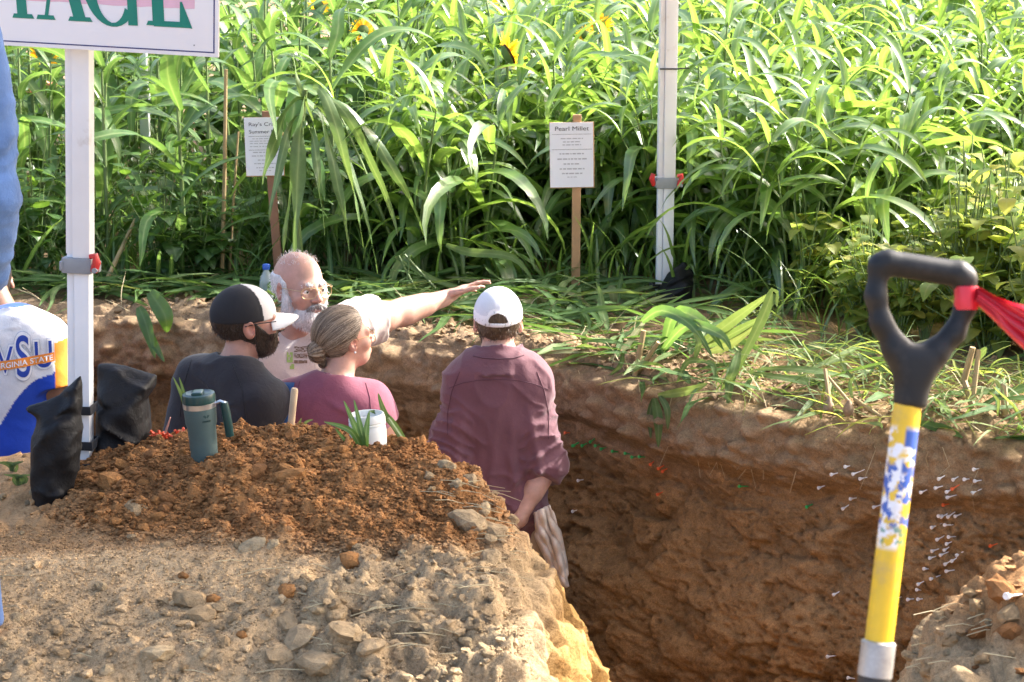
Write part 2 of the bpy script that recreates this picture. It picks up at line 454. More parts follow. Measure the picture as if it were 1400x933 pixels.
def make_bank():
    xs = axis(HX0, HX1, 0.035, [(-1.55, 0.55, 0.0072), (0.55, 1.5, 0.010)])
    ys = axis(HY0, 7.0, 0.04, [(4.1, 6.35, 0.0075)])
    X, Y = np.meshgrid(xs, ys, indexing='ij')
    Z0 = np.zeros_like(X)
    B = np.stack([X, Y, Z0], -1)
    big = fbm(B * 1.7, 4, 101); med = fbm(B * 6, 3, 103)
    sd = lip_sd(X, Y) + 0.07 * big + 0.035 * med
    # heap of clay
    heap = (0.125 * gauss(X, Y, -0.62, 5.86, 0.62, 0.42) + 0.105 * gauss(X, Y, -0.48, 5.38, 0.44, 0.36)
            + 0.02 * gauss(X, Y, -1.05, 5.95, 0.30, 0.24) + 0.035 * gauss(X, Y, -0.95, 5.50, 0.35, 0.25)
            + 0.05 * gauss(X, Y, -0.1, 5.45, 0.22, 0.35))
    heap_m = sstep(0.026, 0.060, heap * (1 + 0.5 * med) + 0.02 * big) * sstep(-0.02, -0.16, X - 0.05 + 0.12 * med + 0.3 * np.clip(5.3 - Y, 0, 1))
    land = 0.012 * big + heap
    land -= 0.16 * sstep(4.95, 4.15, Y + 0.1 * big) * sstep(0.2, -0.4, X)      # the bank drops towards the viewer
    land += 0.035 * gauss(X, Y, -0.95, 5.02, 0.6, 0.12)                         # trodden tan shelf
    land += 0.05 * gauss(X, Y, -0.25, 4.75, 0.4, 0.25) + 0.04 * gauss(X, Y, -0.8, 4.55, 0.3, 0.12)
    right = sstep(0.5, 0.8, X)
    rheap = 0.20 * gauss(X, Y, 1.45, 4.35, 0.55, 0.55) + 0.12 * gauss(X, Y, 1.15, 4.2, 0.35, 0.5)
    land = land * (1 - right) + right * (0.01 * big + rheap)
    land += 0.10 * gauss(X, Y, 0.72, 2.2, 0.5, 0.5)
    # fall into the pit: rounded lip, slanted flank, then a steep face
    dn = np.clip(-sd, 0, None)
    fl = sstep(5.9, 5.3, Y)                        # the lit flank is a slanted cut, the side towards the people is steep
    k1 = 1.25 * fl + 3.0 * (1 - fl)
    fall = k1 * dn + 0.9 * np.clip(dn - 0.22, 0, None) * 5
    rim = 0.09 * np.exp(-np.clip(sd, 0, None) / 0.06) * 0.6
    Z = land - fall - rim
    slopy = sstep(0.0, 0.06, dn)
    P = np.stack([X, Y, np.maximum(Z, FLOOR_Z - 0.05)], -1)
    gx = np.gradient(P[..., 2], xs, axis=0); gy = np.gradient(P[..., 2], ys, axis=1)
    Nn = np.stack([-gx, -gy, np.ones_like(gx)], -1); Nn /= np.linalg.norm(Nn, axis=-1, keepdims=True)
    Nn = Nn * 0.8 + np.array([0, 0, 0.2])
    q = P
    w1, id1 = worley(q * 9.5 + 0.35 * vnoise(q * 6, 8)[..., None], 13)
    w2, id2 = worley(q * 21 + 0.3 * vnoise(q * 14, 9)[..., None], 14)
    w3, id3 = worley(q * 45, 15)
    fine = fbm(q * 60, 3, 111); mid = fbm(q * 13, 4, 117)
    greyz = sstep(-0.55, -0.25, X + 0.25 * big + 0.1 * med) * (1 - heap_m)
    smooth_t = gauss(X, Y, -1.0, 5.03, 0.75, 0.16) * (1 - heap_m)
    rough = np.clip(0.35 + 0.8 * heap_m + 0.38 * greyz + 0.12 * sstep(4.95, 4.7, Y) - 0.9 * smooth_t, 0.06, 1.3) * (1 - 0.55 * slopy)
    rough = rough * (1 - right) + right * 0.62
    wl, idl = worley(q * np.array([4.2, 5.0, 4]) + 0.35 * vnoise(q * 5, 18)[..., None], 19); big_lump = greyz * sstep(0.08, 0.30, sd) * np.clip(0.60 - wl, 0, 1) * np.clip(idl * 1.5 - .3, 0, 1)
    lum = np.clip(0.62 - w1, 0, 1) * np.clip(id1 * 1.6 - 0.45, 0, 1)
    dis = 0.19 * big_lump + 0.05 * greyz * (1 - slopy) * mid + rough * ((0.095 - 0.065 * heap_m) * lum + 0.055 * np.clip(0.6 - w2, 0, 1) * (0.2 + id2) + 0.020 * np.clip(0.6 - w3, 0, 1) + 0.026 * mid) + 0.006 * fine + 0.006 * mid
    # flank: streaky spade facets
    fx = vnoise(np.stack([X * 5 + Y * 3, P[..., 2] * 16 + Y * 4, X * 2], -1), 120)
    fw, _ = worley(q * np.array([7, 7, 12]), 121)
    fb, fid = worley(q * np.array([7, 9, 8]) + 0.5 * vnoise(q * 8, 122)[..., None], 123)
    dis += slopy * (0.035 * fx + 0.05 * np.clip(0.5 - fw, 0, 1) + 0.05 * (fid - .5) + 0.024 * mid)
    P = P + Nn * dis[..., None]
    # soil kinds
    C = TAN * (1 + 0.10 * big[..., None]) * (1 + 0.30 * smooth_t[..., None])
    brown = sstep(5.0, 5.25, Y + 0.15 * big)[..., None]
    C = C * (1 - brown) + (0.55 * TAN + 0.45 * RUST) * brown
    g = (np.clip(greyz + 0.55 * sstep(4.95, 4.6, Y + 0.15 * big), 0, 1) * (1 - 0.8 * smooth_t))[..., None]
    C = C * (1 - g) + GREY * (1 + 0.15 * med[..., None]) * g
    rr = (0.5 + 0.5 * vnoise(q * 6, 131))[..., None]
    hm = heap_m[..., None]
    C = C * (1 - hm) + (RUST * rr + RUST2 * (1 - rr)) * hm * (0.85 + 0.3 * id2[..., None])
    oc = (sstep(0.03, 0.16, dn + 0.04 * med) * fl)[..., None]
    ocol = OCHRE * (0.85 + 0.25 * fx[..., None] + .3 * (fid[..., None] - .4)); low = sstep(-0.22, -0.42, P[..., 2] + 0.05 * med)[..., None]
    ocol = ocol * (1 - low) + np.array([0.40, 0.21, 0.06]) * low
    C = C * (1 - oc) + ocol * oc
    st = (slopy * (1 - fl))[..., None]
    C = C * (1 - st) + SUB * st
    rg = right[..., None]; rz = sstep(0.02, 0.10, rheap - 0.10 + 0.06 * med + 0.25 * np.clip(X - 1.12, -0.2, 0.3))[..., None]
    rc = GREY * 1.05 * (1 - rz) + (RUST * 0.75 + GREY * 0.25) * rz
    dp = sstep(0.05, 0.25, dn)[..., None]
    rc = rc * (1 - dp) + SUB * dp
    C = C * (1 - rg) + rc * rg
    C *= (0.90 + 0.2 * np.clip(id1, 0, 1))[..., None]
    ny = len(ys); ii, jj = np.meshgrid(np.arange(len(xs) - 1), np.arange(ny - 1), indexing='ij'); a = ii * ny + jj
    Q = np.stack([a, a + ny, a + ny + 1, a + 1], -1).reshape(-1, 4)
    keep = ~(np.all(P.reshape(-1, 3)[Q][:, :, 2] < FLOOR_Z - 0.03, axis=1))
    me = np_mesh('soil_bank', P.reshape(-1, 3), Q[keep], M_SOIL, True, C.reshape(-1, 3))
    o = tag(link('soil_bank', me), kind='structure')
    sb = 2; Vb = P[::sb, ::sb]; nb = Vb.shape[1]
    ii, jj = np.meshgrid(np.arange(Vb.shape[0] - 1), np.arange(nb - 1), indexing='ij'); a = ii * nb + jj
    bvh = BVHTree.FromPolygons([tuple(p) for p in Vb.reshape(-1, 3).tolist()], np.stack([a, a + nb, a + nb + 1, a + 1], -1).reshape(-1, 4).tolist())
    def color_at(x, y):
        i = min(len(xs) - 1, int(np.searchsorted(xs, x))); j = min(len(ys) - 1, int(np.searchsorted(ys, y)))
        return C[i, j], float(heap_m[i, j]), float(greyz[i, j]), float(slopy[i, j]), float(rough[i, j])
    return o, bvh, color_at
BANK, BANK_BVH, bank_color = make_bank()
def bank_z(x, y, default=0.0):
    h = BANK_BVH.ray_cast(Vector((x, y, 3)), Vector((0, 0, -1)))
    return h[0].z if h[0] is not None else default
def wall_ground_z(x, y):
    h = WALL_BVH.ray_cast(Vector((x, y, 3)), Vector((0, 0, -1)))
    return h[0].z if h[0] is not None else 0.0
def hit(bvh, px, py):
    h = bvh.ray_cast(Vector((0, 0, CAM_Z)), ray(px, py).normalized())
    return (h[0], h[1]) if h[0] is not None else (None, None)

# clods: loose lumps on the bank and on the far lip
def clod_mesh(name, seed, rough=0.32, col=None):
    bm = bmesh.new(); bmesh.ops.create_icosphere(bm, subdivisions=2, radius=1.0)
    V = np.array([v.co[:] for v in bm.verts])
    n = fbm(V * 1.3 + seed * 7.1, 2, seed); w, _ = worley(V * 1.4 + seed, seed)
    V = V * (0.80 + rough * n + 0.25 * (0.6 - w))[:, None] * np.array([1.0, 0.8, 0.62])
    fl = np.round(V * 2.6) / 2.6; V = V * 0.72 + fl * 0.28
    Fc = [[v.index for v in f.verts] for f in bm.faces]; bm.free()
    me = np_mesh(name, V, Fc, None, False)
    return me
def clod_mat(name, rgb):
    m = simple_mat(name, rgb, 0.96, var=0.35, nscale=2.2, bmp=0.0, spec=0.1)
    nt = m.node_tree; p = nt.nodes['Principled BSDF']
    b = bump(nt, p, noise(nt, 3.0, 6, 0.7), 0.6, 0.012)
    bump(nt, p, noise(nt, 12, 4, 0.7), 0.6, 0.004, prev=b)
    return m
CLOD_COLS = {'rust': RUST, 'rustdark': RUST2, 'grey': GREY * 1.0, 'greylight': np.array([0.48, 0.36, 0.21]), 'tan': TAN * 0.85, 'top': TOPS}
CLODS = {k: [clod_mesh('clod', 10 * i + j) for j in range(4)] for i, k in enumerate(CLOD_COLS)}
for k, c in CLOD_COLS.items():
    mm = clod_mat('clod_' + k, tuple(c))
    for me in CLODS[k]: me.materials.append(mm)
def put_clod(x, y, r, kind, parent, zf, sink=0.3, fl=1.0):
    return link('clod', random.choice(CLODS[kind]), parent, (x, y, zf + r * 0.55 - r * sink),
                (random.uniform(-.5, .5), random.uniform(-.5, .5), random.uniform(0, 6.28)), (r * random.uniform(.85, 1.3), r, r * fl * random.uniform(.8, 1.15)))
# the ones that can be told apart, at their places in the picture (px, py, half width px, kind)
for px, py, w, kd in [(228, 748, 10, 'tan'), (22, 848, 11, 'greylight'), (258, 826, 26, 'tan'), (290, 822, 13, 'rust'), (275, 846, 22, 'tan'), (300, 860, 10, 'tan'),
                      (215, 900, 24, 'greylight'), (278, 895, 11, 'greylight'), (146, 922, 14, 'greylight'), (306, 880, 13, 'tan'), (330, 870, 10, 'rust'),
                      (432, 835, 15, 'greylight'), (460, 842, 16, 'grey'), (486, 838, 14, 'grey'), (395, 858, 22, 'grey'), (430, 862, 19, 'greylight'), (412, 882, 30, 'grey'),
                      (516, 834, 14, 'greylight'), (470, 872, 26, 'grey'), (505, 890, 24, 'grey'), (440, 912, 34, 'grey'), (525, 860, 14, 'greylight'), (380, 905, 26, 'grey'),
                      (550, 758, 9, 'greylight'), (535, 775, 7, 'greylight'), (345, 750, 20, 'greylight'), (372, 748, 13, 'greylight'), (325, 748, 10, 'tan'), (392, 812, 16, 'rust'),
                      (150, 665, 30, 'rust'), (195, 664, 13, 'rust'), (170, 640, 14, 'rust'), (205, 628, 15, 'rustdark'), (480, 770, 22, 'rust'), (445, 620, 14, 'rust'),
                      (398, 600, 14, 'rustdark'), (350, 650, 20, 'rustdark'), (395, 655, 22, 'rust'), (330, 690, 16, 'rust'), (185, 700, 20, 'tan'), (225, 700, 18, 'rustdark'),
                      (610, 640, 14, 'greylight'), (588, 655, 13, 'grey'), (640, 660, 16, 'grey'), (690, 684, 16, 'grey'), (676, 730, 22, 'grey'), (672, 770, 22, 'grey'), (640, 718, 26, 'grey'),
                      (625, 665, 12, 'greylight'), (700, 712, 13, 'grey'), (660, 700, 15, 'greylight'), (590, 672, 10, 'tan'), (320, 850, 12, 'tan'), (352, 880, 14, 'tan'), (250, 790, 9, 'rust'),
                      (1262, 843, 30, 'greylight'), (1285, 815, 24, 'greylight'), (1320, 800, 18, 'grey'), (1284, 843, 13, 'greylight'), (1340, 835, 24, 'rust'), (1372, 815, 34, 'rustdark'),
                      (1385, 842, 26, 'rust'), (1340, 868, 26, 'rustdark'), (1380, 870, 30, 'rustdark'), (1300, 880, 14, 'rust'), (1295, 895, 10, 'greylight'), (1345, 905, 18, 'rust'),
                      (1390, 900, 20, 'rust'), (1330, 815, 16, 'rust'), (1240, 860, 14, 'grey'), (1245, 900, 18, 'greylight'), (1270, 918, 20, 'tan'), (1320, 925, 20, 'tan')]:
    p, n = hit(BANK_BVH, px, py)
    if p is None: continue
    if px > 1200: kd = {'rust': 'tan', 'rustdark': 'rustdark'}.get(kd, kd); w *= .8
    d = (p - Vector((0, 0, CAM_Z))).length
    put_clod(p.x, p.y + 0.3 * w * d / F_PX, w * d / F_PX * 1.05, kd, BANK, p.z, 0.45)
cnt = 0
while cnt < 160:
    px = random.uniform(0, 720) if random.random() < 0.85 else random.uniform(1220, 1400); py = random.uniform(590, 933)
    p, n = hit(BANK_BVH, px, py)
    if p is None: continue
    c, hm, gz, sl, ro = bank_color(p.x, p.y)
    if random.random() > ro or sl > 0.4: continue
    if px > 1200: kd = random.choice(['rustdark', 'greylight', 'grey', 'tan'])
    else: kd = random.choice(['rust', 'rust', 'rustdark']) if hm > 0.5 else (random.choice(['grey', 'grey', 'greylight']) if gz > 0.5 else random.choice(['tan', 'greylight', 'tan', 'grey']))
    w = 5 + 9 * random.random() ** 2.2
    d = (p - Vector((0, 0, CAM_Z))).length
    put_clod(p.x, p.y, w * d / F_PX, kd, BANK, p.z, 0.35); cnt += 1
def crumbs(name, n, place, parent, mat, octa=False):
    """Crumbs too small to pick apart: real little lumps joined into one part."""
    base = []
    for s in range(6):
        bm = bmesh.new(); bmesh.ops.create_icosphere(bm, subdivisions=1, radius=1)
        v = np.array([q.co[:] for q in bm.verts]); v *= (0.50 + 0.85 * np.random.default_rng(s).random(len(v)))[:, None] * np.array([1, .85, .7])
        f = np.array([[q.index for q in t.verts] for t in bm.faces]); bm.free()
        if octa: v = np.array([(1, 0, 0), (-1, 0, 0), (0, 1, 0), (0, -1, 0), (0, 0, .8), (0, 0, -.8)]) * np.random.default_rng(s).uniform(.6, 1.2, (6, 1)); f = np.array([(0, 2, 4), (2, 1, 4), (1, 3, 4), (3, 0, 4), (2, 0, 5), (1, 2, 5), (3, 1, 5), (0, 3, 5)])
        base.append((v, f))
    Vs = []; Fs = []; Cs = []; b = 0
    for i in range(n):
        r = place(i)
        if r is None: continue
        p, rad, c = r
        v, f = base[i % 6]; a = random.uniform(0, 6.28); ca, sa = math.cos(a), math.sin(a)
        v2 = v * rad * np.array([random.uniform(.8, 1.3), 1, random.uniform(.7, 1.1)])
        v2 = np.stack([v2[:, 0] * ca - v2[:, 1] * sa, v2[:, 0] * sa + v2[:, 1] * ca, v2[:, 2]], -1) + np.array(p)
        Vs.append(v2); Fs.append(f + b); Cs.append(np.tile(c, (len(v), 1))); b += len(v)
    me = np_mesh(name, np.concatenate(Vs), np.concatenate(Fs), mat, False, np.concatenate(Cs))
    return tag(link(name, me, parent), kind='stuff')
def place_bank(i):
    x = random.uniform(-1.5, 0.35) if i % 6 else random.uniform(0.75, 1.5); y = random.uniform(4.15, 6.1)
    c, hm, gz, sl, ro = bank_color(x, y)
    if sl > .25: return None
    if random.random() > ro * (1.0 if hm > .5 else 0.20 if gz > .5 else 0.13): return None
    h = BANK_BVH.ray_cast(Vector((x, y, 2)), Vector((0, 0, -1)))
    if h[0] is None or h[0].z < -0.5: return None
    r = 0.003 + (0.010 if hm > .5 else 0.015) * random.random() ** 2.4
    return (h[0].x, h[0].y, h[0].z + r * 0.3), r, np.clip(np.array(c) * random.uniform(0.75, 1.3), 0, 1)
crumbs('soil_crumbs', 34000, place_bank, BANK, M_SOIL)
for px, py, w in [(690, 410, 18), (730, 415, 26), (817, 478, 15), (700, 425, 14), (860, 440, 10), (1090, 525, 9), (905, 485, 8), (440, 452, 10), (300, 440, 10), (600, 470, 9), (770, 468, 12), (1180, 560, 10)]:
    p, n = hit(WALL_BVH, px, py)
    if p is None: continue
    d = p.length
    put_clod(p.x, p.y, w * d / F_PX, 'top', WALL, p.z, 0.4)
def place_fine(i):
    x = random.uniform(-1.45, 0.15); y = random.uniform(4.2, 5.35)
    c, hm, gz, sl, ro = bank_color(x, y)
    if sl > .6: return None
    h = BANK_BVH.ray_cast(Vector((x, y, 2)), Vector((0, 0, -1)))
    if h[0] is None or h[0].z < -0.5: return None
    r = 0.0018 + 0.0035 * random.random() ** 2
    return (h[0].x, h[0].y, h[0].z + r * 0.4), r, np.clip(np.array(c) * random.uniform(0.6, 1.35), 0, 1)
def place_heap(i):
    x = random.uniform(-1.35, 0.0); y = random.uniform(5.0, 6.05)
    c, hm, gz, sl, ro = bank_color(x, y)
    if hm < .4: return None
    h = BANK_BVH.ray_cast(Vector((x, y, 2)), Vector((0, 0, -1)))
    if h[0] is None: return None
    r = 0.003 + 0.006 * random.random() ** 1.6
    return (h[0].x, h[0].y, h[0].z + r * 0.5), r, np.clip(np.array(c) * random.uniform(0.7, 1.3), 0, 1)
crumbs('heap_crumbs', 16000, place_heap, BANK, M_SOIL)
crumbs('fine_crumbs', 30000, place_fine, BANK, M_SOIL, octa=True)
def place_lip(i):
    x = random.uniform(-1.7, 1.8); ey = float(edge_y(x)); y = ey + random.uniform(-0.03, 0.5) ** 1 if random.random() < .7 else ey + random.random() * 1.2
    h = WALL_BVH.ray_cast(Vector((x, y, 2)), Vector((0, 0, -1)))
    if h[0] is None or h[0].z < -0.3: return None
    r = 0.005 + 0.016 * random.random() ** 2.5
    return (h[0].x, h[0].y, h[0].z + r * 0.3), r, TOPS * random.uniform(0.75, 1.3)
crumbs('lip_crumbs', 2600, place_lip, WALL, M_SOIL)
# ============================================================ PLANTS
M_MILLET = leaf_mat('millet_leaf', [(0.066, 0.142, 0.034), (0.086, 0.170, 0.040), (0.110, 0.195, 0.046), (0.060, 0.130, 0.044)], transl=(0.32, 0.50, 0.07), tfac=0.40, rough=0.33, spec=1.0, yellow=.3)
M_SORGHUM = leaf_mat('sorghum_leaf', [(0.050, 0.115, 0.026), (0.066, 0.14, 0.030), (0.08, 0.16, 0.036)], transl=(0.22, 0.38, 0.08), tfac=0.34, rough=0.36, yellow=.45)
M_BROAD = leaf_mat('broad_leaf', [(0.035, 0.085, 0.022), (0.046, 0.105, 0.024), (0.060, 0.125, 0.026)], transl=(0.24, 0.42, 0.04), tfac=0.36, rough=0.42, rib=(0.14, 0.22, 0.08))
M_YELLOW = leaf_mat('yellowing_leaf', [(0.09, 0.17, 0.035), (0.15, 0.23, 0.05), (0.11, 0.19, 0.04), (0.27, 0.29, 0.06), (0.12, 0.19, 0.04), (0.36, 0.31, 0.08)], transl=(0.48, 0.58, 0.11), tfac=0.5, rough=0.5, rib=(0.3, 0.32, 0.12))
M_CUT = leaf_mat('cut_leaf', [(0.075, 0.13, 0.045), (0.10, 0.16, 0.055), (0.13, 0.18, 0.06), (0.06, 0.115, 0.045), (0.20, 0.19, 0.09)], transl=(0.3, 0.42, 0.08), tfac=0.25, rough=0.6, spec=.2, rib=(0.22, 0.27, 0.13))
M_CUTDARK = leaf_mat('dark_cut_leaf', [(0.045, 0.095, 0.028), (0.06, 0.12, 0.034), (0.07, 0.13, 0.04)], transl=(0.2, 0.35, 0.06), tfac=0.28, rough=0.65, spec=.15, rib=(.14, .2, .09))
M_STALK = simple_mat('green_stalk', (0.13, 0.19, 0.06), 0.5, var=0.3, nscale=12, bmp=0.1)
M_DRY = simple_mat('dry_stalk', (0.33, 0.24, 0.11), 0.7, var=0.3, nscale=14, bmp=0.2)
M_STRAW = simple_mat('straw', (0.46, 0.38, 0.22), 0.7, var=0.25, nscale=20)
M_PETAL = leaf_mat('sunflower_petal', [(0.75, 0.42, 0.02), (0.80, 0.50, 0.03)], transl=(0.85, 0.5, 0.02), tfac=0.3, rough=0.6, rib=(0.75, 0.40, 0.02))
M_DISC = simple_mat('sunflower_disc', (0.09, 0.055, 0.02), 0.9, var=0.4, nscale=90, bmp=0.7)

def leaf_arrays(L, W, a0=0.35, bend=1.6, power=1.6, fold=0.35, twist=0.0, side=0.0, wave=0.0, n=9, seed=0):
    """A grass blade from the origin, rising along z and arching over towards +x."""
    r = np.random.default_rng(seed)
    t = np.linspace(0, 1, n + 1)
    ang = a0 + bend * t ** power
    ds = L / n
    x = np.concatenate([[0], np.cumsum(np.sin((ang[1:] + ang[:-1]) / 2) * ds)])
    z = np.concatenate([[0], np.cumsum(np.cos((ang[1:] + ang[:-1]) / 2) * ds)])
    y = side * t ** 2 * L + wave * L * 0.03 * np.sin(t * 9 + r.random() * 6)
    w = W * 0.5 * np.minimum(1, 0.38 + 2.6 * t) * np.clip((1 - t) * 2.3, 0, 1) ** 0.75 * (0.9 + 0.1 * np.cos(t * 5))
    w[-1] = 0.0006
    tang = np.stack([np.sin(ang), np.zeros_like(t), np.cos(ang)], -1)
    nrm = np.stack([-np.cos(ang), np.zeros_like(t), np.sin(ang)], -1)   # upper side
    sidev = np.stack([np.zeros_like(t), np.ones_like(t), np.zeros_like(t)], -1)
    tw = twist * t + 0.25 * wave * np.sin(t * 7 + r.random() * 6)
    s2 = sidev * np.cos(tw)[:, None] + nrm * np.sin(tw)[:, None]
    n2 = nrm * np.cos(tw)[:, None] - sidev * np.sin(tw)[:, None]
    c = np.stack([x, y, z], -1)
    fo = (fold * (1 - 0.6 * t))[:, None]
    rip = (wave * 0.12 * w * np.sin(t * 23 + 1))[:, None]
    Lf = c + s2 * w[:, None] + n2 * (w[:, None] * fo + rip); Rt = c - s2 * w[:, None] + n2 * (w[:, None] * fo - rip)
    V = np.stack([Lf, c, Rt], 1).reshape(-1, 3)
    Q = []
    for i in range(n):
        a = i * 3
        Q += [(a, a + 1, a + 4, a + 3), (a + 1, a + 2, a + 5, a + 4)]
    rib = np.tile([0.0, 1.0, 0.0], n + 1)
    return V, np.array(Q), rib
def oval_leaf_arrays(L, W, droop=0.5, cup=0.25, n=5, seed=0, heart=0.0):
    """A broad leaf with a short stem, reaching along +x."""
    r = np.random.default_rng(seed)
    t = np.linspace(0, 1, n + 1)
    w = W * 0.5 * np.sin(np.pi * np.clip(0.10 + 0.90 * t, 0, 1) ** (0.75 - 0.2 * heart)) ** 0.85
    w[-1] = 0.001
    ang = -0.25 + droop * t * 1.7
    x = np.concatenate([[0], np.cumsum(np.cos(ang[1:]) * L / n)]); z = np.concatenate([[0], np.cumsum(-np.sin(ang[1:]) * L / n)])
    V = []
    for i in range(n + 1):
        wob = 0.08 * W * (r.random(2) - .5)
        V += [(x[i] - heart * 0.12 * L * (1 - t[i]) ** 3, w[i], z[i] + cup * w[i] + wob[0]), (x[i], w[i] * .5, z[i] + cup * w[i] * .3), (x[i], 0, z[i]), (x[i], -w[i] * .5, z[i] + cup * w[i] * .3), (x[i] - heart * 0.12 * L * (1 - t[i]) ** 3, -w[i], z[i] + cup * w[i] + wob[1])]
    Q = []
    for i in range(n):
        for k in range(4): Q.append((i*5+k, i*5+k+5, i*5+k+6, i*5+k+1))
    return np.array(V), np.array(Q), np.tile([0., .45, 1., .45, 0.], n + 1)
def xf(V, loc, rz=0.0, tilt=0.0, scale=1.0, roll=0.0):
    M = Matrix.Translation(loc) @ Euler((roll, tilt, rz), 'XYZ').to_matrix().to_4x4() @ Matrix.Scale(scale, 4)
    M = np.array(M); return V @ M[:3, :3].T + M[:3, 3]
def tube_arrays(pts, rad, n=5):
    m = MB().tube(pts, rad, n, caps=False); return np.array(m.v), np.array(m.f)
class Joined:
    def __init__(s): s.V = []; s.Q = []; s.r = []; s.mi = []; s.b = 0
    def add(s, V, Q, rib=None, mi=0):
        s.V.append(V); s.Q.append(np.asarray(Q) + s.b); s.r.append(np.zeros(len(V)) if rib is None else rib); s.mi.append(np.full(len(Q), mi, np.int32)); s.b += len(V)
    def mesh(s, name, mats):
        me = np_mesh(name, np.concatenate(s.V), np.concatenate(s.Q), None, True, None, {'rib': np.concatenate(s.r)})
        for m in mats: me.materials.append(m)
        me.polygons.foreach_set('material_index', np.concatenate(s.mi)); return me

def leaf_mesh(name, mat, arr):
    V, Q, rib = arr; return np_mesh(name, V, Q, mat, True, None, {'rib': rib})
MIL_ARR = []
for i in range(14):
    MIL_ARR.append(leaf_arrays(random.uniform(0.46, 0.74), random.uniform(0.056, 0.084), a0=random.uniform(0.20, 0.85), bend=random.uniform(1.7, 2.7), power=random.uniform(0.95, 1.6),
                               fold=random.uniform(.2, .45), twist=random.uniform(-.9, .9), side=random.uniform(-.12, .12), wave=random.uniform(0, .8), n=10, seed=i))
for i in range(4):   # young upright leaves
    MIL_ARR.append(leaf_arrays(random.uniform(0.35, 0.5), random.uniform(0.040, 0.056), a0=random.uniform(0.1, 0.4), bend=random.uniform(0.8, 1.7), power=1.5, fold=.5, twist=random.uniform(-.6, .6), n=8, seed=40 + i))
MIL = [leaf_mesh('leaf', M_MILLET, a) for a in MIL_ARR]
SOR_ARR = [leaf_arrays(random.uniform(0.6, 0.95), random.uniform(0.062, 0.095), a0=random.uniform(0.3, 0.8), bend=random.uniform(1.5, 2.5), power=random.uniform(1.0, 1.7),
                       fold=random.uniform(.15, .35), twist=random.uniform(-.9, .9), side=random.uniform(-.1, .1), wave=random.uniform(.3, 1.0), n=12, seed=70 + i) for i in range(12)]
SOR = [leaf_mesh('leaf', M_SORGHUM, a) for a in SOR_ARR]

def stalk_pts(h, lean, az, n=4, curve=0.3):
    return [(lean * h * (t + curve * t * t) * math.cos(az), lean * h * (t + curve * t * t) * math.sin(az), h * t) for t in np.linspace(0, 1, n)]
def grow_plan(h, nl, nyoung, young0, nmesh, lean):
    """(leaf index, height fraction, azimuth, scale) for one stalk."""
    az = random.uniform(0, 6.28); out = []
    for k in range(nl):
        f = 0.12 + 0.86 * k / max(1, nl - 1)
        out.append((random.randrange(young0), f, az + math.pi * (k % 2) + random.uniform(-.6, .6), random.uniform(.75, 1.1) * (0.75 + 0.35 * math.sin(math.pi * min(1, f + .1)))))
    for k in range(nyoung):
        out.append((young0 + random.randrange(nmesh - young0) if nmesh > young0 else random.randrange(young0), 0.98, random.uniform(0, 6.28), random.uniform(.7, 1.0)))
    return out
# --- shared plant patterns: a pattern is a stalk mesh and a list of leaf placements
def make_pattern(hs, arrs, young0, nl, stalks, lean, rad, mat_i):
    st = Joined(); leaves = []
    for s in range(stalks):
        h = random.uniform(*hs); az = random.uniform(0, 6.28); le = random.uniform(0.02, lean) * (1.6 if s else 0.6)
        pts = stalk_pts(h, le, az); o = (random.uniform(-.035, .035), random.uniform(-.035, .035), 0)
        pts = [(p[0] + o[0], p[1] + o[1], p[2] - 0.03) for p in pts]
        V, Q = tube_arrays(pts, [rad, rad * .9, rad * .75, rad * .4], 5); st.add(V, Q)
        for (li, f, a, sc) in grow_plan(h, nl, 1, young0, len(arrs), le):
            k = f * (len(pts) - 1); i = min(len(pts) - 2, int(k)); u = k - i
            p = [pts[i][c] * (1 - u) + pts[i + 1][c] * u for c in range(3)]
            leaves.append((li, p, a, random.uniform(-.12, .2), sc))
    return st, leaves
def joined_plant(name, pat, arrs, mats):
    st, leaves = pat
    J = Joined(); J.add(np.concatenate(st.V), np.concatenate(st.Q), None, 1)
    for li, p, a, tl, sc in leaves:
        V, Q, rib = arrs[li]; J.add(xf(V, p, a, tl, sc), Q, rib, 0)
    return J.mesh(name, mats)
MPAT = [make_pattern((0.55, 0.88), MIL_ARR, 14, 6, 3, 0.28, 0.0085, 0) for _ in range(7)]
MJOIN = [joined_plant('pearl_millet_plant', p, MIL_ARR, [M_MILLET, M_STALK]) for p in MPAT]
MSTALK = [p[0].mesh('pearl_millet_plant', [M_STALK]) for p in MPAT]
SPAT = [make_pattern((1.0, 1.45), SOR_ARR, 12, 7, 1, 0.10, 0.012, 0) for _ in range(5)]
SSTALK = [p[0].mesh('sorghum_plant', [M_STALK]) for p in SPAT]
SJOIN = [joined_plant('sorghum_plant', p, SOR_ARR, [M_SORGHUM, M_STALK]) for p in SPAT]

def plant_with_leaves(name, stalk_me, leaves, leaf_meshes, loc, rz, sc, label, cat, group):
    o = tag(link(name, stalk_me, None, loc, (0, 0, rz), sc), label, cat, group)
    for li, p, a, tl, s in leaves:
        link('leaf', leaf_meshes[li], o, p, (0, tl, a), s)
    return o

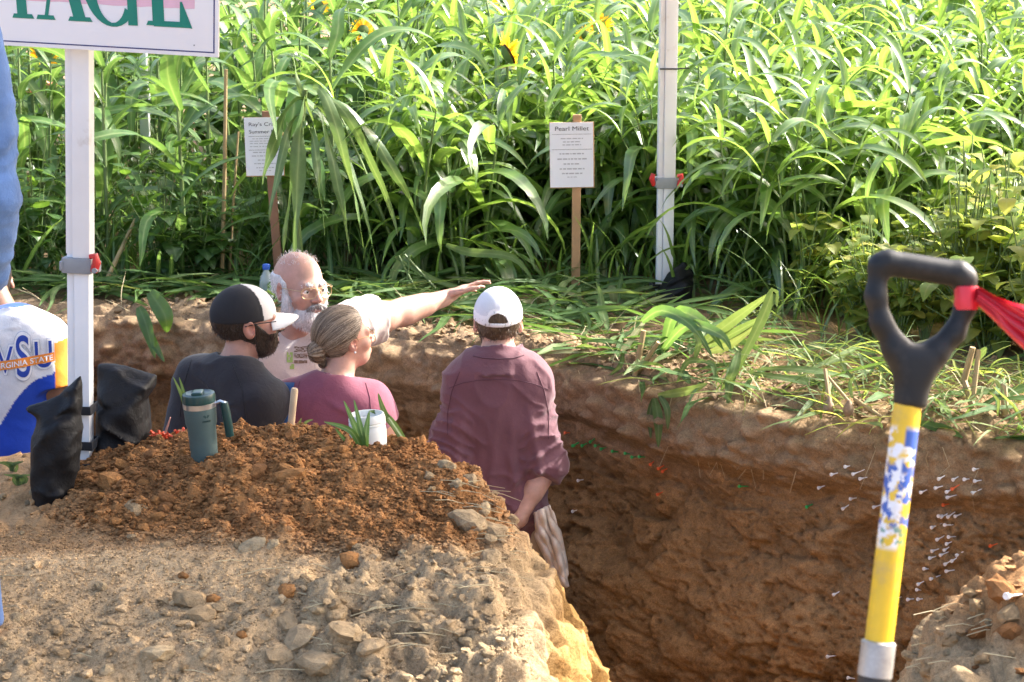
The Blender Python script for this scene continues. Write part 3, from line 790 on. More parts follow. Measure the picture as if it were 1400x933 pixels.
# --- pearl millet plot: right half of the field
def front_y(x):            # front edge of the crop
    return float(np.interp(x, [-4, -1.6, -0.6, 0.0, 0.7, 1.2, 1.6, 2.2, 4], [8.9, 8.9, 8.95, 8.95, 8.72, 8.50, 8.80, 9.3, 10.2]))
spots = []
y = 0.0
for row in range(34):
    y = 0.16 * row + 0.002 * row * row
    xw = 0.29 * (9 + y) + 0.3
    x = -0.62 + 0.10 * (row % 2) - 0.1
    while x < xw:
        px_ = x + random.uniform(-.07, .07); py_ = front_y(x) + y + random.uniform(-.07, .07)
        lx = -0.55 - 0.06 * y + 0.12 * math.sin(row * 1.3)
        if abs(px_ - .29) < .42 and py_ < 9.35: py_ += .45
        if abs(px_ - .66) < .26 and py_ < 8.98: py_ += .32
        if px_ > lx and not (9.2 < py_ < 9.75 and abs(px_ + .028) < .17): spots.append((px_, py_, row))
        x += 0.215 + 0.004 * row
spots.sort(key=lambda s: s[1])
def crop_z(y): return 0.0 if y < 9.2 else min(0.35, (y - 9.2) * 0.045)
n_leafy, n_one = 125, 300
def ML(x, y):
    pxx = 700 + x / (y * CT + .3) * F_PX
    a = 'left of the Pearl Millet sign' if pxx < 740 else 'right behind the Pearl Millet sign' if pxx < 830 else 'between the millet sign and far tent leg' if pxx < 900 else 'just right of the far tent leg' if pxx < 1030 else 'above the yellowing bushes' if pxx < 1190 else 'above the shovel grip'
    d = y - front_y(x); b = 'front row' if d < .5 else 'second rank' if d < 1.2 else 'middle' if d < 2.4 else 'rear' if d < 3.8 else 'far back'
    return f'arching pearl millet, {b}, {a}'
rest = Joined()
for i, (x, y, row) in enumerate(spots):
    k = i % 7 if i % 3 else random.randrange(7)
    sc = random.uniform(.85, 1.15) * (1.0 if row > 1 else 0.95) * (1 + 0.012 * row); rz = random.uniform(0, 6.28)
    if i < n_leafy: plant_with_leaves('pearl_millet_plant', MSTALK[k], MPAT[k][1], MIL, (x, y, crop_z(y)), rz, sc, ML(x, y), 'millet plant', 'pearl millet plants in the field')
    elif i < n_one: tag(link('pearl_millet_plant', MJOIN[k], None, (x, y, crop_z(y)), (0, 0, rz), sc), ML(x, y), 'millet plant', 'pearl millet plants in the field')
    else:
        st, leaves = MPAT[k]
        for li, p, a, tl, s in leaves[::2]:
            V, Q, rib = MIL_ARR[li]; rest.add(xf(xf(V, p, a, tl, s * 1.15), (x, y, crop_z(y)), rz, 0, sc), Q, rib, 0)
tag(link('far_millet_stand', rest.mesh('far_millet_stand', [M_MILLET, M_STALK])), 'distant millet blades filling the top of the view', 'millet stand', kind='stuff')

# --- left plot: tall sorghum with sunflowers, broad leaves and bare stalks
def SL(x, y):
    pxx = 700 + x / (y * CT + .3) * F_PX
    a = 'left of the near tent leg' if pxx < 100 else 'between the near tent leg and the weathered sign' if pxx < 330 else 'behind the weathered sign' if pxx < 440 else 'behind the pointing man' if pxx < 560 else 'where the millet begins'
    d = y - front_y(x); b = 'front rank' if d < .5 else 'second rank' if d < 1.1 else 'middle' if d < 2.4 else 'far back'
    return f'tall long-leaved sorghum, {b}, {a}'
n = 0
for row in range(15):
    yy = 0.18 + 0.34 * row
    x = -0.28 * (9 + yy) - 0.3
    while x < -0.45 - 0.05 * yy:
        X = x + random.uniform(-.12, .12); Y = front_y(X) + yy + random.uniform(-.12, .12)
        k = random.randrange(5); sc = random.uniform(.75, 1.05); rz = random.uniform(0, 6.28)
        if row < 6: plant_with_leaves('sorghum_plant', SSTALK[k], SPAT[k][1], SOR, (X, Y, crop_z(Y)), rz, sc, SL(X, Y), 'sorghum plant', 'sorghum plants in the mixed plot')
        else: tag(link('sorghum_plant', SJOIN[k], None, (X, Y, crop_z(Y)), (0, 0, rz), sc), SL(X, Y), 'sorghum plant', 'sorghum plants in the mixed plot')
        x += 0.36 + 0.006 * row
# broad-leaved understorey
OV_ARR = [oval_leaf_arrays(random.uniform(.11, .17), random.uniform(.09, .13), droop=random.uniform(.1, .9), cup=random.uniform(-.2, .35), seed=i, heart=random.random()) for i in range(8)]
OV = [leaf_mesh('leaf', M_BROAD, a) for a in OV_ARR]; OVY = [leaf_mesh('leaf', M_YELLOW, a) for a in OV_ARR]
def bush_pattern(h, spread, nl, small=0.75):
    st = Joined(); leaves = []
    for b in range(max(3, nl // 5)):
        az = random.uniform(0, 6.28); rr = spread * random.uniform(.2, 1); hh = h * random.uniform(.45, 1)
        pts = [(0, 0, -.02), (rr * .35 * math.cos(az), rr * .35 * math.sin(az), hh * .55), (rr * math.cos(az), rr * math.sin(az), hh)]
        V, Q = tube_arrays(pts, [.004, .003, .002], 4); st.add(V, Q)
        for k in range(5):
            u = random.uniform(.35, 1.0); q = pts[1] if u < .6 else pts[2]; w = u / .6 if u < .6 else 1.0
            p = [(pts[0][c] + (pts[1][c] - pts[0][c]) * (u / .6)) if u < .6 else pts[1][c] + (pts[2][c] - pts[1][c]) * (u - .6) / .4 for c in range(3)]
            leaves.append((random.randrange(8), p, random.uniform(0, 6.28), random.uniform(-.5, .35), random.uniform(.6, 1.1) * small))
    return st, leaves
BPAT = [bush_pattern(random.uniform(.45, .75), random.uniform(.16, .28), 30) for _ in range(5)]
BST = [p[0].mesh('bean_plant', [M_STALK]) for p in BPAT]
BJOIN = [joined_plant('bean_plant', p, OV_ARR, [M_BROAD, M_STALK]) for p in BPAT]
def BL(x, y):
    pxx = 700 + x / (y * CT + .3) * F_PX; d = y - front_y(x)
    a = 'left of the near tent leg' if pxx < 100 else 'between near tent leg and black cap' if pxx < 300 else 'behind the bald man' if pxx < 450 else 'above the pointing arm'
    return f'dark broad-leaved bean, ' + ('front edge' if d < .2 else 'second rank' if d < .5 else 'deep in the stand' if d < 2 else 'far back') + ', ' + a
for i in range(120):
    X = random.uniform(-3.0, -0.35); Y = front_y(X) + (-0.12 + random.random() * 0.7 if i < 46 else random.uniform(.5, 6.5))
    k = i % 5; sc = random.uniform(.55, 1.2) * (1.35 if i >= 46 else 1)
    if i < 26: plant_with_leaves('bean_plant', BST[k], BPAT[k][1], OV, (X, Y, crop_z(Y)), random.uniform(0, 6.28), sc, BL(X, Y), 'bean plant', 'broad-leaved plants under the sorghum')
    else: tag(link('bean_plant', BJOIN[k], None, (X, Y, crop_z(Y)), (0, 0, random.uniform(0, 6.28)), sc), BL(X, Y), 'bean plant', 'broad-leaved plants under the sorghum')
# yellowing low bushes at the right
YPAT = [bush_pattern(random.uniform(.30, .60), random.uniform(.14, .30), 55, .58) for _ in range(5)]
YST = [p[0].mesh('yellowing_bush', [M_STALK]) for p in YPAT]
YJOIN = [joined_plant('yellowing_bush', p, OV_ARR, [M_YELLOW, M_STALK]) for p in YPAT]
def YL(px, y):
    a = 'left of the shovel grip' if px < 1190 else 'behind the shovel grip' if px < 1330 else 'behind the red tape'
    b = 'front edge' if y < 7.9 else 'middle rank' if y < 8.5 else 'against the millet'
    return f'low bush with yellowing leaves, {b}, {a}'
for i in range(84):
    px = random.uniform(1075, 1520); Yb = float(np.interp(px, [1075, 1150, 1250, 1400, 1520], [8.35, 7.85, 7.6, 7.35, 7.2])) + random.random() ** 1.3 * 1.35
    X = (px - 700) / F_PX * (Yb * 1.02 + .35); k = i % 5; sc = random.uniform(.75, 1.15) * (1.0 + .35 * max(0, min(1, (px - 1150) / 250)))
    if i < 22: plant_with_leaves('yellowing_bush', YST[k], YPAT[k][1], OVY, (X, Yb, 0), random.uniform(0, 6.28), sc, YL(px, Yb), 'bush', 'yellowing bushes at the right')
    else: tag(link('yellowing_bush', YJOIN[k], None, (X, Yb, 0), (0, 0, random.uniform(0, 6.28)), sc), YL(px, Yb), 'bush', 'yellowing bushes at the right')
# sunflowers
PET = leaf_mesh('petal', M_PETAL, oval_leaf_arrays(.065, .022, droop=-.1, cup=.2, n=3, seed=3))
DISC = MB().lathe([(0.001, -.012), (.035, -.012), (.048, 0.0), (.044, .012), (.02, .018), (.001, .018)], 20).mesh('disc', M_DISC, True)
SEPAL = MB().lathe([(0.001, -.03), (.02, -.028), (.05, -.010), (.046, -.008)], 16).mesh('flower_back', M_STALK, True)
SUNST = MB().tube([(0, 0, -.02), (.02, 0, .6), (0, .02, 1.0), (.0, 0, 1.28)], [.013, .012, .010, .008], 6).mesh('sunflower', M_STALK, True)
def sunflower(X, Y, h, face, label, fs=1.0, tilt=75):
    s = h / 1.28
    o = tag(link('sunflower', SUNST, None, (X, Y, crop_z(Y)), (0, 0, random.uniform(0, 6)), (s ** .5, s ** .5, s)), label, 'sunflower', 'sunflowers among the crop')
    o.rotation_euler.z = face + (math.pi if fs < 1.05 else 0); o.scale = (s, s, s)
    hd = link('flower_head', DISC, o, (0, 0.02, 1.28), (-R(tilt), 0, 0), fs / s)
    link('flower_back', SEPAL, hd)
    for k in range(30):
        a = 2 * math.pi * k / 30 + random.uniform(-.08, .08)
        link('petal', PET, hd, (.044 * math.cos(a), .044 * math.sin(a), 0.0), (0, random.uniform(-.45, .25), a), random.uniform(.85, 1.15))
    for k in range(9):
        link('leaf', OV[k % 8], o, (0, 0, 0.3 + .1 * k), (0, random.uniform(-.2, .4), 2.4 * k), random.uniform(1.0, 1.5) / s)
for px, py, Y, h_off, lab, fs, face, tilt in [
        (692, 74, 9.75, 0, 'largest sunflower head, half hidden by millet blades left of the sign', 1.1, 5.0, 62),
        (820, 36, 10.6, 0, 'sunflower head near the top of the view left of the far tent pole', .65, 3.0, 60),
        (802, 48, 10.9, 0, 'small orange sunflower head just below and left of another bloom', .5, 3.6, 70),
        (690, 6, 12.5, 0, 'sunflower head cut by the top of the view above the largest bloom', .9, 2.8, 60),
        (497, 42, 10.2, 0, 'small sunflower head above the drooping sorghum leaves', .6, 3.4, 75),
        (520, 60, 11.8, 0, 'yellow sunflower bud half hidden in sorghum leaves', .6, 2.9, 75),
        (435, 8, 11.4, 0, 'sunflower head at the top, first right of the white banner', .6, 3.0, 75),
        (60, 74, 10.4, 0, 'sunflower just under the white banner left of the near tent pole', .8, 3.1, 75),
        ]:
    p = at_y(px, py, Y); sunflower(p.x, p.y, max(.7, p.z - crop_z(Y)), face, lab, fs, tilt)
# pink blossoms at far left
M_PINK = leaf_mat('pink_petal', [(0.65, 0.30, 0.24), (0.7, 0.38, 0.33)], transl=(0.8, 0.4, 0.3), tfac=.3, rough=.7, rib=(.6, .3, .25))
PPET = leaf_mesh('petal', M_PINK, oval_leaf_arrays(.04, .026, droop=.1, cup=.3, n=3, seed=5))
for px, py, Y, lab in [(70, 118, 9.9, 'pink zinnia blossom between the denim sleeve and the tent pole'), (45, 128, 10.0, 'smaller pale pink blossom beside the denim sleeve')]:
    p = at_y(px, py, Y); b = tag(MB().tube([(0, 0, 0), (.01, 0, p.z * .6), (0, 0, p.z)], [.004, .003, .003], 5).obj('pink_flower', M_STALK, loc=(p.x, p.y, 0)), lab, 'flower')
    for k in range(14): link('petal', PPET, b, (0, 0, p.z), (0, -.1 - .5 * (k % 2), k * 2.4), random.uniform(.7, 1))

# bare and leaning stalks
def lone_stalk(name, a, b, r, mat, label, cat='stalk'):
    m = (Vector(a) + Vector(b)) / 2 + Vector((random.uniform(-.01, .01), 0, 0))
    return tag(MB().tube([a, m, b], [r, r * .95, r * .8], 7).obj(name, mat, smooth=True), label, cat)
lone_stalk('dry_stalk', at_z(303, 395, 0), at_y(309, 95, 9.0), .010, M_DRY, 'thin tan stalk standing left of the first plot sign', 'stalk')
lone_stalk('dry_stalk', at_z(313, 390, 0), at_y(326, 180, 9.1), .006, M_DRY, 'reddish thin stalk right beside the tall tan one', 'stalk')
lone_stalk('leaning_stalk', at_z(575, 385, 0), at_y(628, 205, 9.2), .012, M_STALK, 'pale green stalk leaning right behind the pointing arm', 'stalk')
lone_stalk('dry_stalk', at_z(140, 395, 0.05), at_y(185, 300, 9.0), .010, M_DRY, 'broken dry stalk leaning right beside the near tent pole clamp', 'stalk')
lone_stalk('green_stalk', at_z(44, 345, 0), at_y(38, 235, 9.1), .008, M_STRAW, 'pale bare stem right beside the denim sleeve', 'stalk')
# the bent sorghum plant hanging its long leaves before the first sign
M_HERO = leaf_mat('drooping_leaf', [(0.060, 0.115, 0.040), (0.075, 0.135, 0.046), (0.09, 0.15, 0.05)], transl=(0.20, 0.32, 0.06), tfac=0.25, rough=0.42)
def hero_plant():
    root = at_z(415, 388, 0.0); root.y = 8.75; root = at_y(415, 388, 8.75); root.z = 0.0
    top = at_y(418, 122, 8.62)
    J = MB().tube([(root.x, root.y, 0), (root.x - .03, root.y, top.z * .5), (top.x, top.y, top.z)], [.016, .014, .010], 7)
    o = tag(J.obj('bent_sorghum_plant', M_STALK, smooth=True), 'large sorghum plant hanging long drooping leaves over the first plot sign', 'sorghum plant')
    for (sx, sy, ex, ey, W, dy) in [(418, 125, 352, 255, .085, -.06), (418, 125, 382, 330, .095, -.10), (420, 130, 405, 360, .085, -.16), (425, 128, 470, 350, .075, -.12),
                                    (428, 125, 492, 335, .085, -.18), (432, 122, 550, 320, .075, -.10), (436, 118, 582, 300, .065, -.02), (420, 130, 445, 300, .06, -.22), (415, 128, 365, 290, .05, -.2), (428, 130, 520, 360, .05, -.08), (426, 120, 395, 60, .04, 0)]:
        sy += random.uniform(-8, 46); sx += (sy - 125) * .05; W *= random.uniform(.55, .85); a = at_y(sx, sy, 8.62); b = at_y(ex + random.uniform(-8, 8), ey + random.uniform(-10, 25), 8.62 + dy)
        n = 14; V = []; Q = []; t = np.linspace(0, 1, n + 1)
        up = random.uniform(.05, .3) * abs(b.x - a.x) + random.uniform(.0, .05)
        C = []
        for u in t:
            h = 1 - (1 - u) ** 1.7
            C.append(Vector((a.x + (b.x - a.x) * (1 - (1 - u) ** 1.3), a.y + (b.y - a.y) * h, a.z + up * math.sin(math.pi * min(1, u * 1.6)) * (1 - u) + (b.z - a.z) * u ** 1.35)))
        ph = random.uniform(0, 6); rib = []
        for i, c in enumerate(C):
            d = (C[min(n, i + 1)] - C[max(0, i - 1)]).normalized(); s = d.cross(Vector((0.25 * math.sin(ph), 1, 0.3))).normalized(); nn = s.cross(d)
            tw = 1.0 * math.sin(ph) + 1.3 * math.sin(ph * 2 + t[i] * 4); s = s * math.cos(tw) + nn * math.sin(tw)
            w = W * .5 * min(1, .35 + 2.2 * t[i]) * min(1, (1 - t[i]) * 2.4) ** .8 + .001
            nn = s.cross(d)
            for q in (1, 0, -1): V.append(c + s * w * q + nn * (.25 * w * abs(q) + .06 * W * math.sin(t[i] * 20 + q)) ); rib.append(1.0 - abs(q))
        for i in range(n): k = i * 3; Q += [(k, k+1, k+4, k+3), (k+1, k+2, k+5, k+4)]
        link('leaf', np_mesh('leaf', np.array([v[:] for v in V]), Q, M_HERO, True, None, {'rib': rib}), o)
hero_plant()

# --- cut forage lying on the far lip
def flat_blade(J, c, az, L, W, pitch, mi=0, lift=.02, bend=0.5):
    V, Q, rib = leaf_arrays(L, W, a0=pitch, bend=bend, power=1.5, fold=.3, twist=random.uniform(-1.5, 1.5), side=random.uniform(-.3, .3), wave=random.uniform(.2, 1), n=7, seed=random.randrange(9999))
    J.add(xf(V, c, az), Q, rib, mi)
J = Joined(); FPY0 = at_z(911, 412, 0.0).y
def lip_density(px):
    return np.interp(px, [60, 230, 330, 500, 700, 900, 1000, 1230, 1420], [.7, .55, .35, .8, 1.0, 1.0, 1.0, .9, .7])
cnt = 0
while cnt < 1650:
    px = random.uniform(40, 1480)
    if random.random() > lip_density(px): continue
    X0 = (px - 700) / F_PX * 8.2; ey = float(edge_y(X0))
    back = max(.3, front_y(X0) - ey) if px < 1080 else .75
    v = random.random() ** 1.1 if px > 780 else .20 + .80 * random.random(); Y = ey + .05 + v * (back + .15)
    if 225 < px < 480 and v < .25: continue
    if 865 < px < 965 and Y > FPY0 - .75: continue
    X = (px - 700) / F_PX * (Y * 1.0 + .3); z = wall_ground_z(X, Y)
    dens = .055 * math.sin(math.pi * min(1, v * 1.1)) * (1.2 if px > 520 else .8)
    z += random.random() * dens + .01
    if px > 960 and random.random() < .85: flat_blade(J, (X, Y, z), random.uniform(0, 6.28), random.uniform(.10, .30), random.uniform(.004, .012), random.uniform(.7, 1.5), random.choice([0, 0, 1]), bend=random.uniform(.3, 1.2))
    else: flat_blade(J, (X, Y, z), random.uniform(0, 6.28), random.uniform(.18, .42), random.uniform(.018, .040), random.uniform(1.15, 1.6), random.choice([0, 3, 3]), bend=random.uniform(.1, .6))
    cnt += 1
for i in range(260):   # short weeds and straws between
    px = random.uniform(40, 1480); X0 = (px - 700) / F_PX * 8.0; Y = float(edge_y(X0)) + random.uniform(.0, .55); X = (px - 700) / F_PX * (Y + .3)
    if 225 < px < 520: continue
    flat_blade(J, (X, Y, wall_ground_z(X, Y) + .005), random.uniform(0, 6.28), random.uniform(.06, .2), .004, random.uniform(.5, 1.5), 2, bend=.3)
tag(link('cut_forage', J.mesh('cut_forage', [M_CUT, M_YELLOW, M_STRAW, M_CUTDARK])), 'cut green forage lying in a tangle along the far lip of the pit', 'cut forage', kind='stuff')
# undergrowth between the stems: grass that nobody could count
J = Joined()
for i in range(4200):
    X = random.uniform(-3.2, 3.4); Y = front_y(X) + random.uniform(-.15, 1.6)
    if i >= 2600: X = random.uniform(-4.2, -.4); Y = front_y(X) + random.uniform(1.4, 7.5)
    if X > 1.0: Y -= random.random() * .9
    V, Q, rib = leaf_arrays(random.uniform(.18, .5), random.uniform(.010, .026), a0=random.uniform(.0, .5), bend=random.uniform(.4, 2.0), power=1.5, fold=.3, twist=random.uniform(-1, 1), n=6, seed=i)
    J.add(xf(V, (X, Y, crop_z(Y)), random.uniform(0, 6.28)), Q, rib, 0 if X > -.5 else 1)
tag(link('undergrowth', J.mesh('undergrowth', [M_MILLET, M_SORGHUM])), 'grassy undergrowth between the crop stems', 'undergrowth', kind='stuff')

# single cut plants that stand out
def cut_plant(base, leaves, label, stem=None, mat=M_CUT, stem_mat=M_STRAW, name='cut_plant', cat='cut plant'):
    o = empty(name, base); tag(o, label, cat)
    if stem:
        for a, b, r in stem: MB().tube([Vector(a) - Vector(base), (Vector(a) + Vector(b)) / 2 - Vector(base), Vector(b) - Vector(base)], [r, r * .95, r * .85], 7).obj('stem', stem_mat, o, smooth=True)
    for pts, W in leaves:
        pts = [Vector(p) - Vector(base) for p in pts]
        n = 12; C = []
        m = len(pts)
        for i in range(n + 1):        # Catmull-Rom through the survey points
            u = i / n * (m - 1); k = min(m - 2, int(u)); f = u - k
            p0, p1, p2, p3 = pts[max(0, k-1)], pts[k], pts[k+1], pts[min(m-1, k+2)]
            C.append(.5 * ((2 * p1) + (p2 - p0) * f + (2 * p0 - 5 * p1 + 4 * p2 - p3) * f * f + (3 * p1 - p0 - 3 * p2 + p3) * f ** 3))
        V = []; Q = []; rib = []
        for i, c in enumerate(C):
            d = (C[min(n, i+1)] - C[max(0, i-1)]).normalized(); s = d.cross(Vector((0, -1, .35))).normalized(); nn = s.cross(d); t = i / n
            w = W * .5 * min(1, .4 + 2 * t) * min(1, (1 - t) * 2.2) ** .8 + .0008
            for q in (1, 0, -1): V.append((c + s * w * q + nn * .3 * w * abs(q))[:]); rib.append(1. - abs(q))
        for i in range(n): k = i * 3; Q += [(k, k+1, k+4, k+3), (k+1, k+2, k+5, k+4)]
        link('leaf', np_mesh('leaf', np.array(V), Q, mat, True, None, {'rib': rib}), o)
    return o
def lipY(px): return float(edge_y((px - 700) / F_PX * 7.6))
def L(px, py, off=0.0): return at_y(px, py, lipY(px) + off)
cut_plant(L(880, 535, -.02), [([L(900, 541, -.06), L(940, 535, -.08), L(968, 524, -.02)], .03), ([L(893, 545, -.08), L(888, 570, -.11), L(890, 600, -.12)], .02),
                              ([L(895, 545, -.08), L(900, 575, -.13), L(900, 612, -.13)], .032), ([L(902, 542, -.08), L(912, 560, -.13), L(913, 588, -.13)], .022)],
          'uprooted millet tuft with leaves hanging down the pit wall', [(L(866, 532, .02), L(905, 543, -.06), .006)])
cut_plant(L(868, 525, .02), [([L(852, 480, .05), L(848, 500, .0), L(832, 515, -.02)], .016)], 'pale cut stubble stems standing on the lip above the hanging tuft',
          [(L(866, 528, .02), L(880, 452, .06), .012), (L(872, 510, .05), L(900, 468, .08), .009), (L(880, 505, .05), L(898, 485, .1), .008), (L(866, 526, .02), L(849, 478, .05), .004)], name='stubble', stem_mat=M_DRY)
cut_plant(L(900, 460, .3), [([L(905, 490, .35), L(922, 430, .35), L(960, 440, .28), L(990, 480, .2)], .046), ([L(905, 480, .3), L(940, 445, .28), L(985, 458, .2), L(1000, 480, .15)], .038), ([L(878, 440, .3), L(905, 425, .3), L(945, 445, .25), L(975, 490, .15)], .042)],
          'broad cut leaves arching over at the foot of the far sandbag', mat=M_SORGHUM)
cut_plant(L(1000, 500, .2), [([L(960, 470, .3), L(1000, 440, .35), L(1055, 400, .35)], .04), ([L(965, 475, .3), L(1010, 452, .3), L(1050, 430, .3)], .03), ([L(970, 482, .3), L(1000, 470, .3), L(1040, 440, .3)], .03), ([L(1000, 520, .1), L(1040, 440, .2), L(1058, 398, .25), L(1062, 420, .25)], .035)],
          'sheaf of cut blades pointing up and right on the lip', mat=M_CUT)
cut_plant(L(990, 540, .0), [([L(1005, 490, .1), L(998, 520, .03), L(995, 555, -.03)], .035), ([L(1010, 480, .1), L(1002, 510, .03), L(985, 535, .0)], .03), ([L(965, 495, .1), L(940, 495, .08), L(925, 525, .03)], .02), ([L(965, 495, .1), L(975, 500, .08), L(978, 520, .04)], .02), ([L(950, 490, .12), L(955, 470, .12), L(948, 455, .13)], .02)],
          'grass tuft with a dark leaf dangling over the lip right of the stubble', mat=M_CUT)
cut_plant(L(1180, 555, .05), [([L(1165, 545, .1), L(1162, 525, .12), L(1168, 515, .13)], .012)], 'pale bulbous roots with white stems lying on the lip left of the shovel',
          [(L(1165, 555, .04), L(1132, 515, .12), .006), (L(1135, 552, .02), L(1128, 505, .08), .008), (L(1168, 545, .05), L(1205, 570, .0), .007)], name='pulled_roots', stem_mat=M_DRY)
M_BULB = simple_mat('root_bulb', (.27, .19, .12), .8, var=.3, nscale=60, bmp=.4)
for px, py in ((1133, 556), (1160, 559)):
    p = L(px, py, .02) - L(1180, 555, .05)
    MB().lathe([(.001, -.028), (.012, -.022), (.019, -.008), (.018, .006), (.009, .02), (.004, .03)], 12).obj('bulb', M_BULB, bpy.data.objects['pulled_roots'], smooth=True, loc=p)
cut_plant(L(1335, 560, .25), [([L(1330, 500, .3), L(1345, 480, .3), L(1350, 478, .3)], .02)], 'pair of thick pale cut stumps right of the shovel grip',
          [(L(1340, 585, .2), L(1318, 520, .3), .013), (L(1328, 560, .25), L(1338, 478, .3), .010), (L(1318, 520, .3), L(1330, 475, .3), .012)], name='stubble', stem_mat=M_DRY)
cut_plant(L(1378, 580, .2), [([L(1372, 540, .3), L(1360, 520, .3), L(1350, 525, .3)], .012)], 'short brown stump at the right edge of the view', [(L(1375, 575, .2), L(1372, 525, .25), .014)], name='stubble', stem_mat=M_DRY)
cut_plant(at_y(800, 400, 8.3), [([at_y(830, 395, 8.35), at_y(838, 400, 8.3), at_y(840, 432, 8.28)], .036)], 'pale drooping leaf hanging right of the millet sign stake', mat=M_CUT)
cut_plant(at_y(212, 450, 8.15), [([at_y(190, 420, 8.3), at_y(200, 445, 8.2), at_y(212, 490, 8.15)], .05), ([at_y(205, 400, 8.3), at_y(225, 430, 8.2), at_y(228, 455, 8.2)], .07), ([at_y(190, 430, 8.3), at_y(205, 460, 8.2), at_y(225, 495, 8.12)], .04)],
          'dark leafy vine hanging over the lip left of the black cap', mat=M_BROAD)
cut_plant(at_y(600, 395, 8.6), [([at_y(610, 335, 8.7), at_y(640, 345, 8.65), at_y(700, 352, 8.6), at_y(730, 385, 8.6)], .035), ([at_y(540, 352, 8.6), at_y(600, 385, 8.6), at_y(660, 400, 8.6)], .02)],
          'long bent blade arching right above the pointing hand', [(at_y(570, 400, 8.6), at_y(545, 350, 8.6), .006), (at_y(600, 400, 8.6), at_y(553, 348, 8.6), .006), (at_y(555, 405, 8.6), at_y(560, 350, 8.6), .005)], stem_mat=M_STALK)
# ============================================================ SMOOTH BODIES (distance fields meshed with surface nets)
def f32(*a): return np.array(a, np.float32)
def sd_cap(p, a, b, ra, rb):
    a = f32(*a); b = f32(*b); ba = b - a; pa = p - a
    t = np.clip(pa @ ba / max(1e-9, float(ba @ ba)), 0, 1)
    return np.linalg.norm(pa - t[:, None] * ba, axis=1) - (ra + (rb - ra) * t)
def sd_ell(p, c, r, M=None):
    q = p - f32(*c)
    if M is not None: q = q @ M          # M columns: local axes in parent space
    r = f32(*r); k0 = np.linalg.norm(q / r, axis=1); k1 = np.linalg.norm(q / (r * r), axis=1)
    return k0 * (k0 - 1) / np.maximum(k1, 1e-6)
def smin(a, b, k):
    if k <= 0: return np.minimum(a, b)
    h = np.clip(0.5 + 0.5 * (b - a) / k, 0, 1); return b + (a - b) * h - k * h * (1 - h)
def smax(a, b, k): return -smin(-a, -b, k)
def rotm(rx=0, ry=0, rz=0): return np.array(Euler((rx, ry, rz), 'XYZ').to_matrix(), np.float32)
class Prims:
    """A list of rounded shapes joined smoothly, with a bounding sphere so that far points are skipped."""
    def __init__(s, k=0.03): s.l = []; s.k = k; s.c = None
    def cap(s, a, b, ra, rb, k=None): s.l.append(('c', tuple(a), tuple(b), ra, rb, k)); return s
    def ell(s, c, r, M=None, k=None): s.l.append(('e', tuple(c), tuple(r), M, None, k)); return s
    def sub(s, c, r, k=0.006): s.l.append(('s', tuple(c), tuple(r), None, None, k)); return s
    def bound(s):
        if s.c is None:
            P = []; rr = 0
            for q in s.l:
                if q[0] == 'c': P += [q[1], q[2]]; rr = max(rr, q[3], q[4])
                else: P.append(q[1]); rr = max(rr, max(q[2]))
            P = np.array(P); s.c = f32(*P.mean(0)); s.R = float(np.max(np.linalg.norm(P - s.c, axis=1)) + rr + .01)
        return s.c, s.R
    def __call__(s, p, inf=0.0):
        c, Rr = s.bound(); far = np.linalg.norm(p - c, axis=1) - Rr - inf
        out = far + 0.06
        m = far < 0.10
        if not m.any(): return out
        q = p[m]; d = None
        for kd, a, b, ra, rb, k in s.l:
            k = s.k if k is None else k
            if kd == 'c': e = sd_cap(q, a, b, ra, rb) - inf; d = e if d is None else smin(d, e, k)
            elif kd == 'e': e = sd_ell(q, a, b, ra) - inf; d = e if d is None else smin(d, e, k)
            else: d = smax(d, -sd_ell(q, a, b), k)
        out = out.astype(np.float32); out[m] = d; return out

